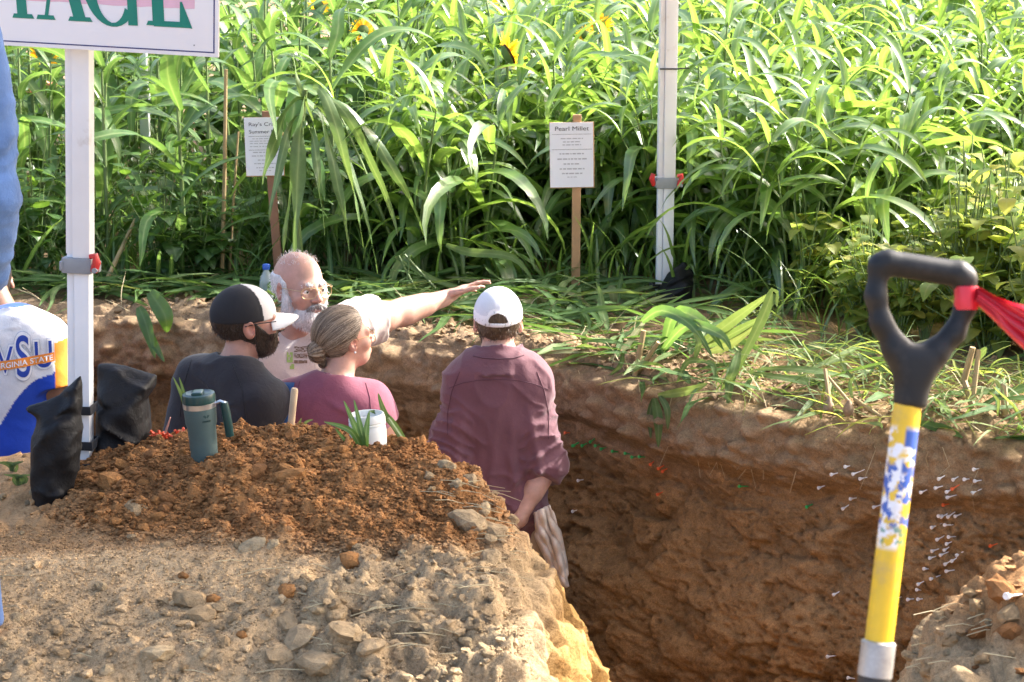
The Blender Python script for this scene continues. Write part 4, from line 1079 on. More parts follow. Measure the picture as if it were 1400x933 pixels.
def nets(fn, xs, ys, zs, B=10):
    """Surface nets of fn on the grid xs * ys * zs; blocks far from the surface are skipped."""
    nx, ny, nz = len(xs), len(ys), len(zs)
    Fv = np.ones((nx, ny, nz), np.float32)
    bi = [np.arange(0, n, B) for n in (nx, ny, nz)]
    cen = []; half = []; idx = []
    for i in bi[0]:
        x0, x1 = xs[i], xs[min(nx - 1, i + B)]
        for j in bi[1]:
            y0, y1 = ys[j], ys[min(ny - 1, j + B)]
            for k in bi[2]:
                z0, z1 = zs[k], zs[min(nz - 1, k + B)]
                cen.append(((x0+x1)/2, (y0+y1)/2, (z0+z1)/2)); half.append(math.sqrt((x1-x0)**2+(y1-y0)**2+(z1-z0)**2)/2); idx.append((i, j, k))
    cen = np.array(cen, np.float32); fc = fn(cen); half = np.array(half)
    near = np.abs(fc) < half * 1.35 + 0.012
    for q in np.where(~near & (fc < 0))[0]:
        i, j, k = idx[q]; Fv[i:i+B, j:j+B, k:k+B] = -1
    pts = []; sl = []
    for q in np.where(near)[0]:
        i, j, k = idx[q]
        g = np.stack(np.meshgrid(xs[i:i+B], ys[j:j+B], zs[k:k+B], indexing='ij'), -1); sl.append((i, j, k, g.shape[:3])); pts.append(g.reshape(-1, 3))
    allp = np.concatenate(pts).astype(np.float32)
    vals = np.concatenate([fn(allp[a:a + 400000]) for a in range(0, len(allp), 400000)])
    o = 0
    for i, j, k, sh in sl:
        n = sh[0] * sh[1] * sh[2]; Fv[i:i+sh[0], j:j+sh[1], k:k+sh[2]] = vals[o:o+n].reshape(sh); o += n
    ins = Fv < 0
    ssum = np.zeros((nx-1, ny-1, nz-1), np.int8)
    for a in (0, 1):
        for b in (0, 1):
            for c in (0, 1): ssum += ins[a:nx-1+a, b:ny-1+b, c:nz-1+c]
    act = (ssum > 0) & (ssum < 8)
    ids = np.full(act.shape, -1, np.int32); A = np.argwhere(act); ids[act] = np.arange(len(A))
    acc = np.zeros((len(A), 3)); cnt = np.zeros(len(A)); X = [np.asarray(xs), np.asarray(ys), np.asarray(zs)]
    i, j, k = A.T
    corners = [(a, b, c) for a in (0, 1) for b in (0, 1) for c in (0, 1)]
    for p in corners:
        for ax in range(3):
            if p[ax]: continue
            q = list(p); q[ax] = 1
            f0 = Fv[i+p[0], j+p[1], k+p[2]]; f1 = Fv[i+q[0], j+q[1], k+q[2]]
            m = (f0 < 0) != (f1 < 0)
            t = np.where(m, f0 / np.where(m, f0 - f1, 1), 0)
            base = [X[0][i+p[0]], X[1][j+p[1]], X[2][k+p[2]]]; base[ax] = base[ax] + t * (X[ax][A[:, ax] + 1] - X[ax][A[:, ax]])
            acc += np.where(m[:, None], np.stack(base, -1), 0); cnt += m
    V = acc / cnt[:, None]
    Q = []
    for ax in range(3):
        b, c = (ax + 1) % 3, (ax + 2) % 3
        s0 = [slice(None)] * 3; s1 = [slice(None)] * 3; s0[ax] = slice(0, -1); s1[ax] = slice(1, None)
        f = ins[tuple(s0)] != ins[tuple(s1)]
        E = np.argwhere(f)
        sh = act.shape
        E = E[(E[:, b] > 0) & (E[:, c] > 0) & (E[:, b] < sh[b]) & (E[:, c] < sh[c])]
        if len(E) == 0: continue
        inside0 = ins[E[:, 0], E[:, 1], E[:, 2]]
        def cell(db, dc):
            G = E.copy(); G[:, b] += db; G[:, c] += dc; return ids[G[:, 0], G[:, 1], G[:, 2]]
        q = np.stack([cell(-1, -1), cell(0, -1), cell(0, 0), cell(-1, 0)], -1)
        q = np.where(inside0[:, None], q, q[:, ::-1]); q = q[(q >= 0).all(1)]; Q.append(q)
    return V, np.concatenate(Q)
def relax(V, Q, it=1, lam=0.5):
    for _ in range(it):
        acc = np.zeros_like(V); c = np.zeros(len(V))
        for a in range(4):
            for b in (1, 3):
                np.add.at(acc, Q[:, a], V[Q[:, (a + b) % 4]]); np.add.at(c, Q[:, a], 1)
        V = V * (1 - lam) + lam * acc / np.maximum(c, 1)[:, None]
    return V
def sdf_obj(name, fn, box, res, mat, parent=None, fine=(), col=None, smooth_it=1):
    """fine: (axis, lo, hi, step) zones of finer grid."""
    ax = []
    for k in range(3):
        ax.append(axis(box[0][k], box[1][k], res, [(f[1], f[2], f[3]) for f in fine if f[0] == k]))
    V, Q = nets(fn, *ax)
    if smooth_it: V = relax(V, Q, smooth_it)
    me = np_mesh(name, V, Q, mat, True, col(V) if col is not None else None)
    return link(name, me, parent)
# ============================================================ TENT, BANNER, SIGNS, TOOLS
M_WHITE = simple_mat('white_painted_metal', (0.78, 0.79, 0.80), 0.38, var=0.05, nscale=8, dirt=((0.42, 0.36, 0.28), 9, 0.62))
M_CLAMP = simple_mat('grey_plastic', (0.26, 0.28, 0.30), 0.5, var=0.1)
M_RED = simple_mat('red_plastic', (0.55, 0.03, 0.03), 0.4, var=0.12)
M_BLACKF = fabric_mat('black_bag_fabric', (0.008, 0.008, 0.009), weave=500, rough=0.6, bmp=0.6, sheen=0.0)
M_STRAP = fabric_mat('black_strap', (0.015, 0.015, 0.017), weave=700, rough=0.8)
M_CANVAS = simple_mat('canopy_fabric', (0.72, 0.73, 0.74), 0.7, var=0.04)
_nt = M_CANVAS.node_tree; _tr = _nt.nodes.new('ShaderNodeBsdfTranslucent'); _tr.inputs[0].default_value = (0.8, 0.8, 0.78, 1); _mx = _nt.nodes.new('ShaderNodeMixShader'); _mx.inputs[0].default_value = 0.3
_nt.links.new(_nt.nodes['Principled BSDF'].outputs[0], _mx.inputs[1]); _nt.links.new(_tr.outputs[0], _mx.inputs[2]); _nt.links.new(_mx.outputs[0], _nt.nodes['Material Output'].inputs[0])
M_BOARD = simple_mat('white_board', (0.80, 0.81, 0.84), 0.45, var=0.025, nscale=5, dirt=((0.60, 0.58, 0.55), 30, 0.70))
M_PINKB = simple_mat('pink_print', (0.74, 0.46, 0.56), 0.5, var=0.06)
M_GREENP = simple_mat('green_print', (0.0, 0.20, 0.14), 0.5, var=0.06)
M_NAVY = simple_mat('navy_print', (0.035, 0.04, 0.16), 0.5)
M_PAPER = simple_mat('paper_sheet', (0.78, 0.79, 0.83), 0.55, var=0.03, nscale=10)
M_INK = simple_mat('dark_ink', (0.05, 0.05, 0.06), 0.7)
M_INKL = simple_mat('light_ink', (0.42, 0.42, 0.45), 0.7)
M_WOOD = simple_mat('stake_wood', (0.46, 0.27, 0.13), 0.7, var=0.25, nscale=6, bmp=0.3, bscale=60)
M_WOOD2 = simple_mat('weathered_stake_wood', (0.30, 0.15, 0.085), 0.75, var=0.3, nscale=8, bmp=0.3, bscale=60)

NP = at_y(116, 645, 5.87); NPZ = bank_z(NP.x, NP.y) - 0.01
FP = at_z(911, 412, 0.0); FPZ = wall_ground_z(FP.x, FP.y) - .02
side = Vector((FP.x - NP.x, FP.y - NP.y, 0)); sl_ = side.length; e1 = side.normalized(); e2 = Vector((e1.y, -e1.x, 0))
TOP = 2.30
tent = tag(empty('canopy_tent', (NP.x, NP.y, NPZ)), 'pop-up canopy tent on white square metal legs over the pit', 'tent')
def tp(x, y, z): return Vector((x - NP.x, y - NP.y, z - NPZ))
def leg(px, py, pz, yaw, near, slide=(0.024, 0.052)):
    """Outer square leg with a groove, inner leg below the clamp, foot plate."""
    M = Matrix.Translation(tp(px, py, pz)) @ Matrix.Rotation(R(2.3) if near else 0, 4, 'Y') @ Matrix.Rotation(yaw, 4, 'Z')
    m = MB(); zc = 0.62 if near else 0.56
    w = 0.026
    m.box((-w, -w, zc), (w, w, TOP - pz), M)                                     # outer leg
    o = m.obj('leg', M_WHITE, tent, bevel=0.004)
    g = MB(); g.box((-w - .022, -w + .010, zc + .01), (-w - .001, w - .008, TOP - pz - .3), M)    # sliding rail seen beside it
    g.obj('leg_rail', M_WHITE, o, bevel=0.003)
    i = MB(); i.box((-.0225, -.0225, 0.012), (.0225, .0225, zc + .02), M); i.box((-.046, -.014, 0.012), (-.0245, .018, zc + .015), M)
    i.obj('lower_leg', M_WHITE, tent, bevel=0.003)
    f = MB(); f.box((-.05, -.05, 0), (.05, .05, .008), M); f.obj('foot_plate', M_CLAMP, tent, bevel=0.002)
    c = MB(); c.box((-.056, -.034, zc - .045), (.032, .034, zc), M); c.box((.032, -.012, zc - .042), (.05, .012, zc - .008), M); c.box((-.062, -.037, zc - .038), (-.05, .037, zc - .010), M)
    cl = c.obj('clamp', M_CLAMP, tent, bevel=0.004)
    r = MB(); r.tube([M @ Vector(p) for p in ((.040, -.030, zc - .035), (.050, -.036, zc - .008), (.046, -.036, zc + .012), (.030, -.036, zc + .008))], [.011, .013, .011, .008], 8)
    r.obj('lever', M_RED, cl, smooth=True)
    b = MB(); b.tube([M @ Vector((.046, -.034, zc - .030)), M @ Vector((.046, -.048, zc - .030))], .008, 10); b.obj('bolt', M_CLAMP, cl)
    if not near:
        r = MB(); r.tube([M @ Vector(p) for p in ((-.066, -.02, zc - .03), (-.078, -.03, zc + .0), (-.072, -.03, zc + .02))], [.010, .012, .010], 8); r.obj('lever', M_RED, cl, smooth=True)
        t = MB(); t.tube([M @ Vector(p) for p in ((-w - .024, -w - .002, 1.02), (w + .002, -w - .003, 1.02), (w + .05, -w - .002, 1.023))], .0035, 6); t.obj('cable_tie', M_STRAP, tent)
leg(NP.x, NP.y, NPZ, R(-6), True)
leg(FP.x, FP.y, FPZ, R(8), False)
DEEP = 3.08
corners = [Vector((NP.x, NP.y, 0)), Vector((FP.x, FP.y, 0)), Vector((FP.x, FP.y, 0)) + e2 * DEEP, Vector((NP.x, NP.y, 0)) + e2 * DEEP]
for q in corners[2:]:
    m = MB(); b = tp(q.x, q.y, 0); m.box((b.x - .026, b.y - .026, b.z), (b.x + .026, b.y + .026, TOP - NPZ)); m.obj('leg', M_WHITE, tent, bevel=0.004)
m = MB()
for a, b in zip(corners, corners[1:] + corners[:1]): m.tube([tp(a.x, a.y, TOP - .06), tp(b.x, b.y, TOP - .06)], .018, 6)
m.obj('frame_rail', M_WHITE, tent)
cx = sum(corners, Vector()) / 4
m = MB(); ap = tp(cx.x, cx.y, TOP + .75)
for a, b in zip(corners, corners[1:] + corners[:1]):
    A = cx + (a - cx) * 1.03; Bq = cx + (b - cx) * 1.03
    m.add([tp(A.x, A.y, TOP), tp(Bq.x, Bq.y, TOP), ap], [(0, 1, 2)]); m.add([tp(A.x, A.y, TOP - .22), tp(Bq.x, Bq.y, TOP - .22), tp(Bq.x, Bq.y, TOP), tp(A.x, A.y, TOP)], [(0, 1, 2, 3)])
roof = m.obj('roof_fabric', M_CANVAS, tent)
sol = roof.modifiers.new('thick', 'SOLIDIFY'); sol.thickness = 0.003
# a post of another tent far back in the crop
p = at_y(196, 112, 11.0)
o = empty('tent_post', (p.x, p.y, 0)); tag(o, 'white post of a farther tent showing between leaves under the banner', 'post')
MB().box((-.024, -.024, 0), (.024, .024, 2.3)).obj('post', M_WHITE, o, bevel=.003); MB().box((-.028, -.028, p.z - .16), (.028, .028, p.z - .08)).obj('clamp', M_CLAMP, o, bevel=.003)

# banner board hanging on the near legs
def text_mesh(s, size, mat, name='lettering', shear=0.0, ext=0.0006, bold=0.0, align='CENTER', spacing=1.0):
    c = bpy.data.curves.new(name, 'FONT'); c.body = s; c.size = size; c.align_x = align; c.extrude = ext; c.shear = shear; c.offset = bold; c.space_character = spacing
    o = bpy.data.objects.new(name, c); COL.objects.link(o); bpy.context.view_layer.update()
    me = bpy.data.meshes.new_from_object(o.evaluated_get(bpy.context.evaluated_depsgraph_get())); bpy.data.objects.remove(o); me.name = name
    me.materials.clear(); me.materials.append(mat); return me
def banner():
    br = at_y(298.5, 79, 5.70); bl = at_y(0, 62, 5.83)
    ex = (br - bl); ex.z = 0; ex.normalize(); ez = Vector((0, 0, 1))
    slope = (br.z - bl.z) / math.hypot(br.x - bl.x, br.y - bl.y)
    ex = (ex + ez * slope).normalized(); ny = ez.cross(ex).normalized(); ez = ex.cross(ny) * -1 if ex.cross(ny).z < 0 else ex.cross(ny)
    # local frame: x along bottom edge, z up, -y towards the viewer; origin at the lower right corner
    fx = ex; fz = ez.normalized(); fy = fz.cross(fx).normalized()
    M = Matrix((fx, fy, fz)).transposed().to_4x4(); M.translation = br
    o = empty('banner_sign'); o.matrix_world = M
    tag(o, 'white banner board with large green lettering hanging on the near tent leg', 'banner')
    W, H = 1.15, 0.66
    MB().box((-W, 0, 0), (0, .010, H)).obj('board', M_BOARD, o, bevel=.002)
    k = 6.05 / F_PX * 1.0
    def px(x, y): # picture place of the print -> board coordinates
        p = M.inverted() @ at_y(x, y, 5.7); r = ray(x, y); c0 = M.inverted() @ Vector((0, 0, CAM_Z)); d = M.inverted().to_3x3() @ r; t = (-0.0012 - c0.y) / d.y; q = c0 + d * t; return q.x, q.z
    # navy outline
    b = MB(); i0, i1 = .011, .0145
    b.box((-W, -.0010, i0), (-i1, -.0002, i1)); b.box((-i1, -.0010, i0), (-i0, -.0002, H - i0)); b.obj('outline', M_NAVY, o)
    # pink band, lower edge only in view
    x0, z0 = px(266, 13); x1, z1 = px(0, 4)
    m = MB(); nseg = 40; V = []; 
    for s in range(nseg + 1):
        x = -W * .98 + (x0 + W * .98) * s / nseg; z = z0 + (random.random() - .5) * .004
        V += [(x, -.0009, z), (x, -.0009, z0 + .30)]
    m.add(V, [(2*s, 2*s+2, 2*s+3, 2*s+1) for s in range(nseg)]); m.obj('pink_band', M_PINKB, o)
    # letters T A G E, slanted serif capitals drawn as outlines
    sc = abs(px(263, 36)[0] - px(200, 36)[0]) / 63.0
    base = px(100, 26)[1]
    def poly(name, polys):
        mm = MB()
        for ip, pl in enumerate(polys):
            bm_n = len(pl)
            mm.add([(p[0], -.0016 - .00012 * (ip % 7), p[1]) for p in pl], [tuple(range(bm_n))])
        oo = mm.obj(name, M_GREENP, o); return oo
    S = 0.10                                # slant
    Hc = 105 * sc
    def P(x, u): 
        bx, bz = px(x, 24.0 + (x - 20) * .055); return (bx + u * Hc * -S, bz + u * Hc)
    def stroke(xa, ua, xb, ub, wa, wb, n=10, bow=0.0):
        L_ = []; Rr = []
        for i in range(n + 1):
            t = i / n; x = xa + (xb - xa) * t + bow * math.sin(math.pi * t); u = ua + (ub - ua) * t; w = wa + (wb - wa) * t
            q = P(x, u); L_.append((q[0] - w * sc / 2, q[1])); Rr.append((q[0] + w * sc / 2, q[1]))
        return L_ + Rr[::-1]
    def serif(x, w): return stroke(x, -0.005, x, 0.05, w, w * .82, 2)
    def ring(cx, cu, rx, ru, wt, a0, a1, n=26):
        out = []; inn = []
        for i in range(n + 1):
            a = a0 + (a1 - a0) * i / n; w = wt * (0.35 + 0.65 * abs(math.cos(a)))
            q = P(cx + rx * math.cos(a), cu + ru * math.sin(a)); out.append(q)
            q = P(cx + (rx - w) * math.cos(a), cu + (ru - w * .0072) * math.sin(a)); inn.append(q)
        return [[out[i], out[i+1], inn[i+1], inn[i]] for i in range(n)]
    poly('letter_T', [stroke(31, .0, 33, 1, 14, 14), serif(32, 31), stroke(12, .93, 62, .97, 50, 50, 2), stroke(33, .93, 33, 1.0, 56, 56, 2)])
    poly('letter_A', [stroke(63, .0, 88, 1.0, 5, 6), serif(63, 27), stroke(110, .0, 90, 1.0, 17, 15), serif(110, 34), stroke(85, .36, 87, .42, 36, 30, 2)])
    poly('letter_G', ring(155, .47, 38, .52, 17, R(50), R(318)) + [stroke(182, -.02, 184, .42, 13, 13), stroke(178, .40, 178, .45, 30, 30, 2)])
    poly('letter_E', [stroke(217, .0, 222, 1.0, 16, 16), serif(217, 34), stroke(236, -.015, 236, .055, 52, 46, 2), [P(246, .0), P(263, -.02), P(252, .30), P(249, .30)], stroke(236, .93, 236, 1.0, 44, 44, 2), stroke(232, .48, 232, .53, 24, 24, 2)])
    MB().tube([(-.07, -.0005, .03), (-.07, -.0018, .03)], .0022, 8).obj('rivet', M_CLAMP, o)
banner()

# plot signs
def plot_sign(name_label, tl, tr, bl, stake_top, stake_bot, Y, title, rows, mat_stake, lean=0.0, text_sizes=None):
    TL, TR, BL = at_y(*tl, Y), at_y(*tr, Y), at_y(*bl, Y)
    W = (TR - TL).length; H = (TL - BL).length
    fx = (TR - TL).normalized(); fz = (TL - BL); fz = (fz - fx * fz.dot(fx)).normalized(); fy = fz.cross(fx)
    M = Matrix((fx, fy, fz)).transposed().to_4x4(); M.translation = (TL + TR) / 2
    o = empty('plot_sign'); o.matrix_world = M; tag(o, name_label, 'sign')
    MB().box((-W/2, .002, -H), (W/2, .010, 0)).obj('backing_board', M_WOOD, o, bevel=.001)
    MB().box((-W/2 + .001, -.0005, -H + .004), (W/2 - .004, .0015, -.001)).obj('paper', M_PAPER, o)
    Mi = M.inverted(); a = Mi @ at_y(*stake_top, Y + .02); b = Mi @ at_y(*stake_bot, Y + .02); d = (b - a).normalized()
    sx = Vector((1, 0, 0)); sy = sx.cross(d).normalized(); hw = .0185
    m = MB(); V = []
    for q in (a, b + d * .10):
        for u, v in ((-1, -1), (1, -1), (1, 1), (-1, 1)): V.append((q.x + hw * u, .0105 + (.009 + .009 * v), q.z + 0 * u))
    m.add(V, [(0, 1, 2, 3), (4, 7, 6, 5), (0, 4, 5, 1), (1, 5, 6, 2), (2, 6, 7, 3), (3, 7, 4, 0)]); m.obj('stake', mat_stake, o, bevel=.002)
    for txt, cxp, zz, sz, w in title:
        me = text_mesh(txt, sz, M_INK, 'title', bold=.0, ext=.0002)
        xs_ = [v.co.x for v in me.vertices]; k = w * W / (max(xs_) - min(xs_))
        t = link('title', me, o, (cxp * W, -.0012, -zz * H), (R(90), 0, 0)); t.scale = (k, 1, 1)
    for zz, w, h, ink in rows:
        m = MB()
        if h < 0: m.box((-W * w / 2, -.0014, -zz * H - .0006), (W * w / 2, -.0006, -zz * H + .0006)); m.obj('rule', M_INK, o); continue
        x = -W * w / 2
        while x < W * w / 2:
            l = random.uniform(.006, .022); x2 = min(W * w / 2, x + l)
            if x2 - x > .003:
                m.box((x, -.0012, -zz * H - h / 2), (x2, -.0006, -zz * H + h / 2))
            x = x2 + .004
        m.obj('text_line', M_INKL if ink else M_INK, o)
plot_sign('white plot sign reading Pearl Millet on a clean tan stake', (751, 168), (812, 167), (751, 258), (789, 157), (787, 388), 8.72,
          [('Pearl Millet', 0.0, .125, .026, .76)],
          [(.18, .88, -1, 0), (.245, .50, .004, 1), (.295, .40, .004, 1), (.34, .42, .004, 1), (.41, .90, -1, 0), (.475, .56, .0055, 1), (.555, .66, .0055, 1), (.63, .38, .0055, 1), (.705, .56, .0055, 1), (.775, .46, .0055, 1), (.83, .22, .003, 1)], M_WOOD)
plot_sign("weathered plot sign reading Ray's Crazy Summer, partly covered by drooping leaves", (333, 161), (386, 160), (339, 242), (364, 152), (380, 360), 8.85,
          [("Ray's Crazy", 0.02, .145, .022, .80), ('Summer Mix', 0.02, .27, .022, .80)],
          [(.32, .80, -1, 0), (.36, .60, .003, 1), (.40, .74, .003, 1), (.44, .74, .003, 1), (.49, .74, .003, 1), (.55, .80, -1, 0), (.59, .60, .004, 1), (.65, .66, .004, 1), (.72, .36, .004, 1), (.78, .56, .004, 1), (.85, .46, .004, 1), (.90, .3, .003, 1)], M_WOOD2)

# sandbags strapped to the tent legs
def sandbag(label, corners_px, Y, thick, tail, seed, res=.007):
    """corners_px: outline of the bag in the survey; built as a stuffed, creased sack of real depth."""
    pts = [at_y(x, y, Y) for x, y in corners_px]; c = sum(pts, Vector()) / len(pts)
    base = Vector((c.x, Y, min(p.z for p in pts)))
    poly = np.array([(p.x - base.x, p.z - base.z) for p in pts], np.float32)
    def sd_poly(q):
        d = np.full(len(q), 1e9, np.float32); s = np.ones(len(q), np.float32)
        n = len(poly)
        for i in range(n):
            a, b = poly[i], poly[(i + 1) % n]; e = b - a; w = q - a
            t = np.clip(w @ e / (e @ e), 0, 1); g = w - t[:, None] * e; d = np.minimum(d, (g * g).sum(1))
            c1 = q[:, 1] >= a[1]; c2 = q[:, 1] < b[1]; c3 = e[0] * w[:, 1] > e[1] * w[:, 0]
            s = np.where((c1 & c2 & c3) | (~c1 & ~c2 & ~c3), -s, s)
        return np.sqrt(d) * s
    zmax = poly[:, 1].max()
    def fn(p):
        sp = sd_poly(p[:, [0, 2]])
        tz = p[:, 2] / zmax
        th = thick * (1 - .62 * sstep(.62, .95, tz)) * (0.62 + .38 * sstep(-.05, .25, tz))
        ins = np.clip(-sp, 0, .06) / .06
        prof = th * np.sqrt(np.clip(1 - (1 - ins) ** 2, 0, 1))
        fo = .024 * (1 - np.abs(vnoise(np.stack([p[:, 0] * 9 + p[:, 2] * 6, p[:, 1] * 7, p[:, 2] * 22 - p[:, 0] * 12 * np.sign(seed)], -1), seed))) ** 2 + .014 * vnoise(p * 9, seed + 3) + .007 * vnoise(p * 24, seed + 4)
        fo = fo + .012 * np.exp(-((tz - .70 - .06 * np.sin(p[:, 0] * 30)) / .03) ** 2) * -1
        d = np.abs(p[:, 1]) - prof - fo
        return smax(d * .75, sp - .004, .012)
    lo = (poly[:, 0].min() - .03, -thick - .04, poly[:, 1].min() - .03); hi = (poly[:, 0].max() + .03, thick + .04, poly[:, 1].max() + .03)
    o = empty('sandbag', base); tag(o, label, 'sandbag')
    sdf_obj('sack', fn, (lo, hi), res, M_BLACKF, o, smooth_it=1)
    return o
b1 = sandbag('black sandbag standing upright in front of the near tent leg', [(110, 514), (86, 536), (48, 552), (34, 560), (50, 572), (43, 600), (44, 660), (48, 706), (72, 702), (98, 676), (108, 640), (112, 590)], 5.54, .075, 0, 3)
b2 = sandbag('black sandbag slumped behind the near tent leg', [(134, 497), (170, 501), (214, 514), (213, 528), (200, 545), (205, 590), (196, 618), (165, 634), (134, 640)], 5.99, .12, 0, -7)
b3 = sandbag('black sandbag tied to the far tent leg among the millet', [(936, 358), (948, 372), (946, 410), (942, 440), (912, 446), (888, 434), (898, 400), (912, 376)], FP.y - .07, .07, 0, 5)
def strap(parent, c, w, d, z, h, yaw=0):
    m = MB(); t = .004
    M = Matrix.Translation(Vector(c) - parent.location) @ Matrix.Rotation(yaw, 4, 'Z')
    for lo, hi in (((-w, -d - t, z), (w, -d, z + h)), ((-w, d, z), (w, d + t, z + h)), ((-w - t, -d - t, z), (-w, d + t, z + h)), ((w, -d - t, z), (w + t, d + t, z + h))): m.box(lo, hi, M)
    m.obj('strap', M_STRAP, parent, bevel=.001)
for zz in (558, 606): strap(b2, (NP.x - .010, NP.y, 0), .044, .034, at_y(120, zz + 8, 5.85).z, .026, R(-6))
strap(b1, (NP.x - .018, NP.y - .02, 0), .05, .05, at_y(110, 636, 5.85).z, .018, R(-6))
strap(b3, (FP.x - .012, FP.y, 0), .052, .034, at_y(900, 393, FP.y).z, .02, R(8))

# shovel standing at the near right
M_YEL = None
def shovel():
    D = 2.55
    A = at_d(1264, 362, D); Bp = at_d(1195, 931, D)
    up = (A - Bp).normalized(); fx = Vector((1, 0, 0)); fx = (fx - up * fx.dot(up)).normalized(); fx = (fx * math.cos(R(4)) + up.cross(fx) * math.sin(R(4))).normalized(); fy = up.cross(fx)
    k = D / F_PX
    M = Matrix((fx, fy, up)).transposed().to_4x4(); M.translation = A
    o = empty('shovel'); o.matrix_world = M; tag(o, 'yellow fibreglass shovel with a black D-grip standing upright in the foreground', 'shovel')
    m, nt, p = new_mat('yellow_fibreglass')
    tc = nt.nodes.new('ShaderNodeTexCoord'); sep = nt.nodes.new('ShaderNodeSeparateXYZ'); nt.links.new(tc.outputs['Object'], sep.inputs[0])
    base = mixrgb(nt, 1.0, (0.70, 0.46, 0.015), ramp(nt, noise(nt, 30, 5), [(.3, .88), (.7, 1.06)]), 'MULTIPLY')
    # remains of a printed paper label: white, blue and bare patches
    zt, zb = -.205, -.355
    def band(lo, hi, soft=.004):
        a = nt.nodes.new('ShaderNodeMapRange'); a.inputs[1].default_value = lo - soft; a.inputs[2].default_value = lo + soft; nt.links.new(sep.outputs[2], a.inputs[0])
        b = nt.nodes.new('ShaderNodeMapRange'); b.inputs[1].default_value = hi + soft; b.inputs[2].default_value = hi - soft; nt.links.new(sep.outputs[2], b.inputs[0])
        c = nt.nodes.new('ShaderNodeMath'); c.operation = 'MULTIPLY'; nt.links.new(a.outputs[0], c.inputs[0]); nt.links.new(b.outputs[0], c.inputs[1]); return c.outputs[0]
    def mul(a, b):
        c = nt.nodes.new('ShaderNodeMath'); c.operation = 'MULTIPLY'; nt.links.new(a, c.inputs[0]); nt.links.new(b, c.inputs[1]); return c.outputs[0]
    tear = ramp(nt, noise(nt, 55, 4, .6), [(.45, 0), (.49, 1)])
    tear2 = ramp(nt, noise(nt, 75, 4, .6, stretch=(1, 1, .8)), [(.50, 0), (.53, 1)])
    xr = nt.nodes.new('ShaderNodeMapRange'); xr.inputs[1].default_value = .006; xr.inputs[2].default_value = .002; nt.links.new(sep.outputs[0], xr.inputs[0])
    mxm = nt.nodes.new('ShaderNodeMath'); mxm.operation = 'MAXIMUM'; nt.links.new(band(-.285, zt), mxm.inputs[0]); nt.links.new(xr.outputs[0], mxm.inputs[1])
    lab = mul(mul(mul(band(zb, zt), mxm.outputs[0]), tear), ramp(nt, noise(nt, 20, 3), [(.30, 0), (.36, 1)]))
    c = mixrgb(nt, lab, base, (0.72, 0.74, 0.78))
    xb = nt.nodes.new('ShaderNodeMapRange'); xb.inputs[1].default_value = -.004; xb.inputs[2].default_value = -.001; nt.links.new(sep.outputs[0], xb.inputs[0])
    c = mixrgb(nt, mul(mul(band(-.262, zt), xb.outputs[0]), ramp(nt, noise(nt, 40, 3), [(.34, 0), (.38, 1)])), c, (0.03, 0.09, 0.36))
    c = mixrgb(nt, mul(band(-.330, -.250), tear2), c, (0.035, 0.10, 0.40))
    c = mixrgb(nt, mul(band(-.350, -.325), ramp(nt, noise(nt, 90, 2), [(.54, 0), (.58, .8)])), c, (0.02, 0.20, 0.13))
    c = mixrgb(nt, ramp(nt, noise(nt, 22, 8, .75), [(.52, 0), (.72, .55)]), c, (0.34, 0.24, 0.12))
    nt.links.new(c, p.inputs['Base Color']); p.inputs['Roughness'].default_value = .38
    L1 = 880 - 362
    MB().lathe([(.0175, -.52 + .02), (.0175, -.19), (.0165, -.17)], 28).obj('shaft', m, o, smooth=True)
    gm, nt2, p2 = new_mat('galvanised_socket'); p2.inputs['Metallic'].default_value = .75; p2.inputs['Roughness'].default_value = .45
    nt2.links.new(ramp(nt2, noise(nt2, 40, 5, .7), [(.3, .28), (.7, .48)]), p2.inputs['Base Color'])
    zs = -(880 - 362) * k
    MB().lathe([(.0195, zs - .045), (.0215, zs - .044), (.0215, zs - .002), (.0185, zs)], 28).obj('socket_collar', gm, o, smooth=True)
    bl = simple_mat('black_steel', (.02, .02, .022), .5, var=.2)
    MB().lathe([(.010, zs - .26), (.0185, zs - .22), (.0205, zs - .043)], 24).obj('socket', bl, o, smooth=True)
    # blade, below the picture: a dished square plate
    nB = 8; V = []; Q = []
    for i in range(nB + 1):
        for j in range(nB + 1):
            u = j / nB * 2 - 1; v = i / nB
            V.append((u * .105 * (1 - .1 * v), .018 * (1 - u * u) - .02 * v, zs - .20 - .27 * v - .02 * (1 - u * u) * v))
    for i in range(nB):
        for j in range(nB): a = i * (nB + 1) + j; Q.append((a, a + 1, a + nB + 2, a + nB + 1))
    b = link('blade', np_mesh('blade', V, Q, bl), o); sm = b.modifiers.new('t', 'SOLIDIFY'); sm.thickness = .003
    # D-grip as a smooth moulded piece
    G = M.inverted()
    def q(x, y): 
        r = at_d(x, y, D); v = G @ r; return (v.x, 0.0, v.z)
    P = Prims(.012)
    P.cap(q(1212, 359), q(1312, 375), .0160, .0164); P.cap(q(1203, 362), q(1214, 360), .0138, .0156, k=.006); P.cap(q(1311, 374), q(1320, 379), .0160, .0145, k=.006)
    for a, b, ra, rb in ((q(1200, 366), q(1196, 405), .0126, .0124), (q(1196, 405), q(1204, 442), .0124, .0130), (q(1204, 442), q(1232, 486), .0130, .0175),
                         (q(1321, 385), q(1321, 420), .0126, .0124), (q(1321, 420), q(1306, 455), .0124, .0130), (q(1306, 455), q(1268, 492), .0130, .0175),
                         (q(1225, 480), q(1250, 505), .017, .022), (q(1278, 484), q(1250, 505), .017, .022), (q(1250, 500), q(1244, 556), .0245, .0205)):
        P.cap(a, b, ra, rb, k=.010)
    z0 = q(1245, 557)[2]
    gx, gz = q(1222, 361)[0], 0
    seam1, seam2 = q(1218, 360)[0], q(1303, 374)[0]
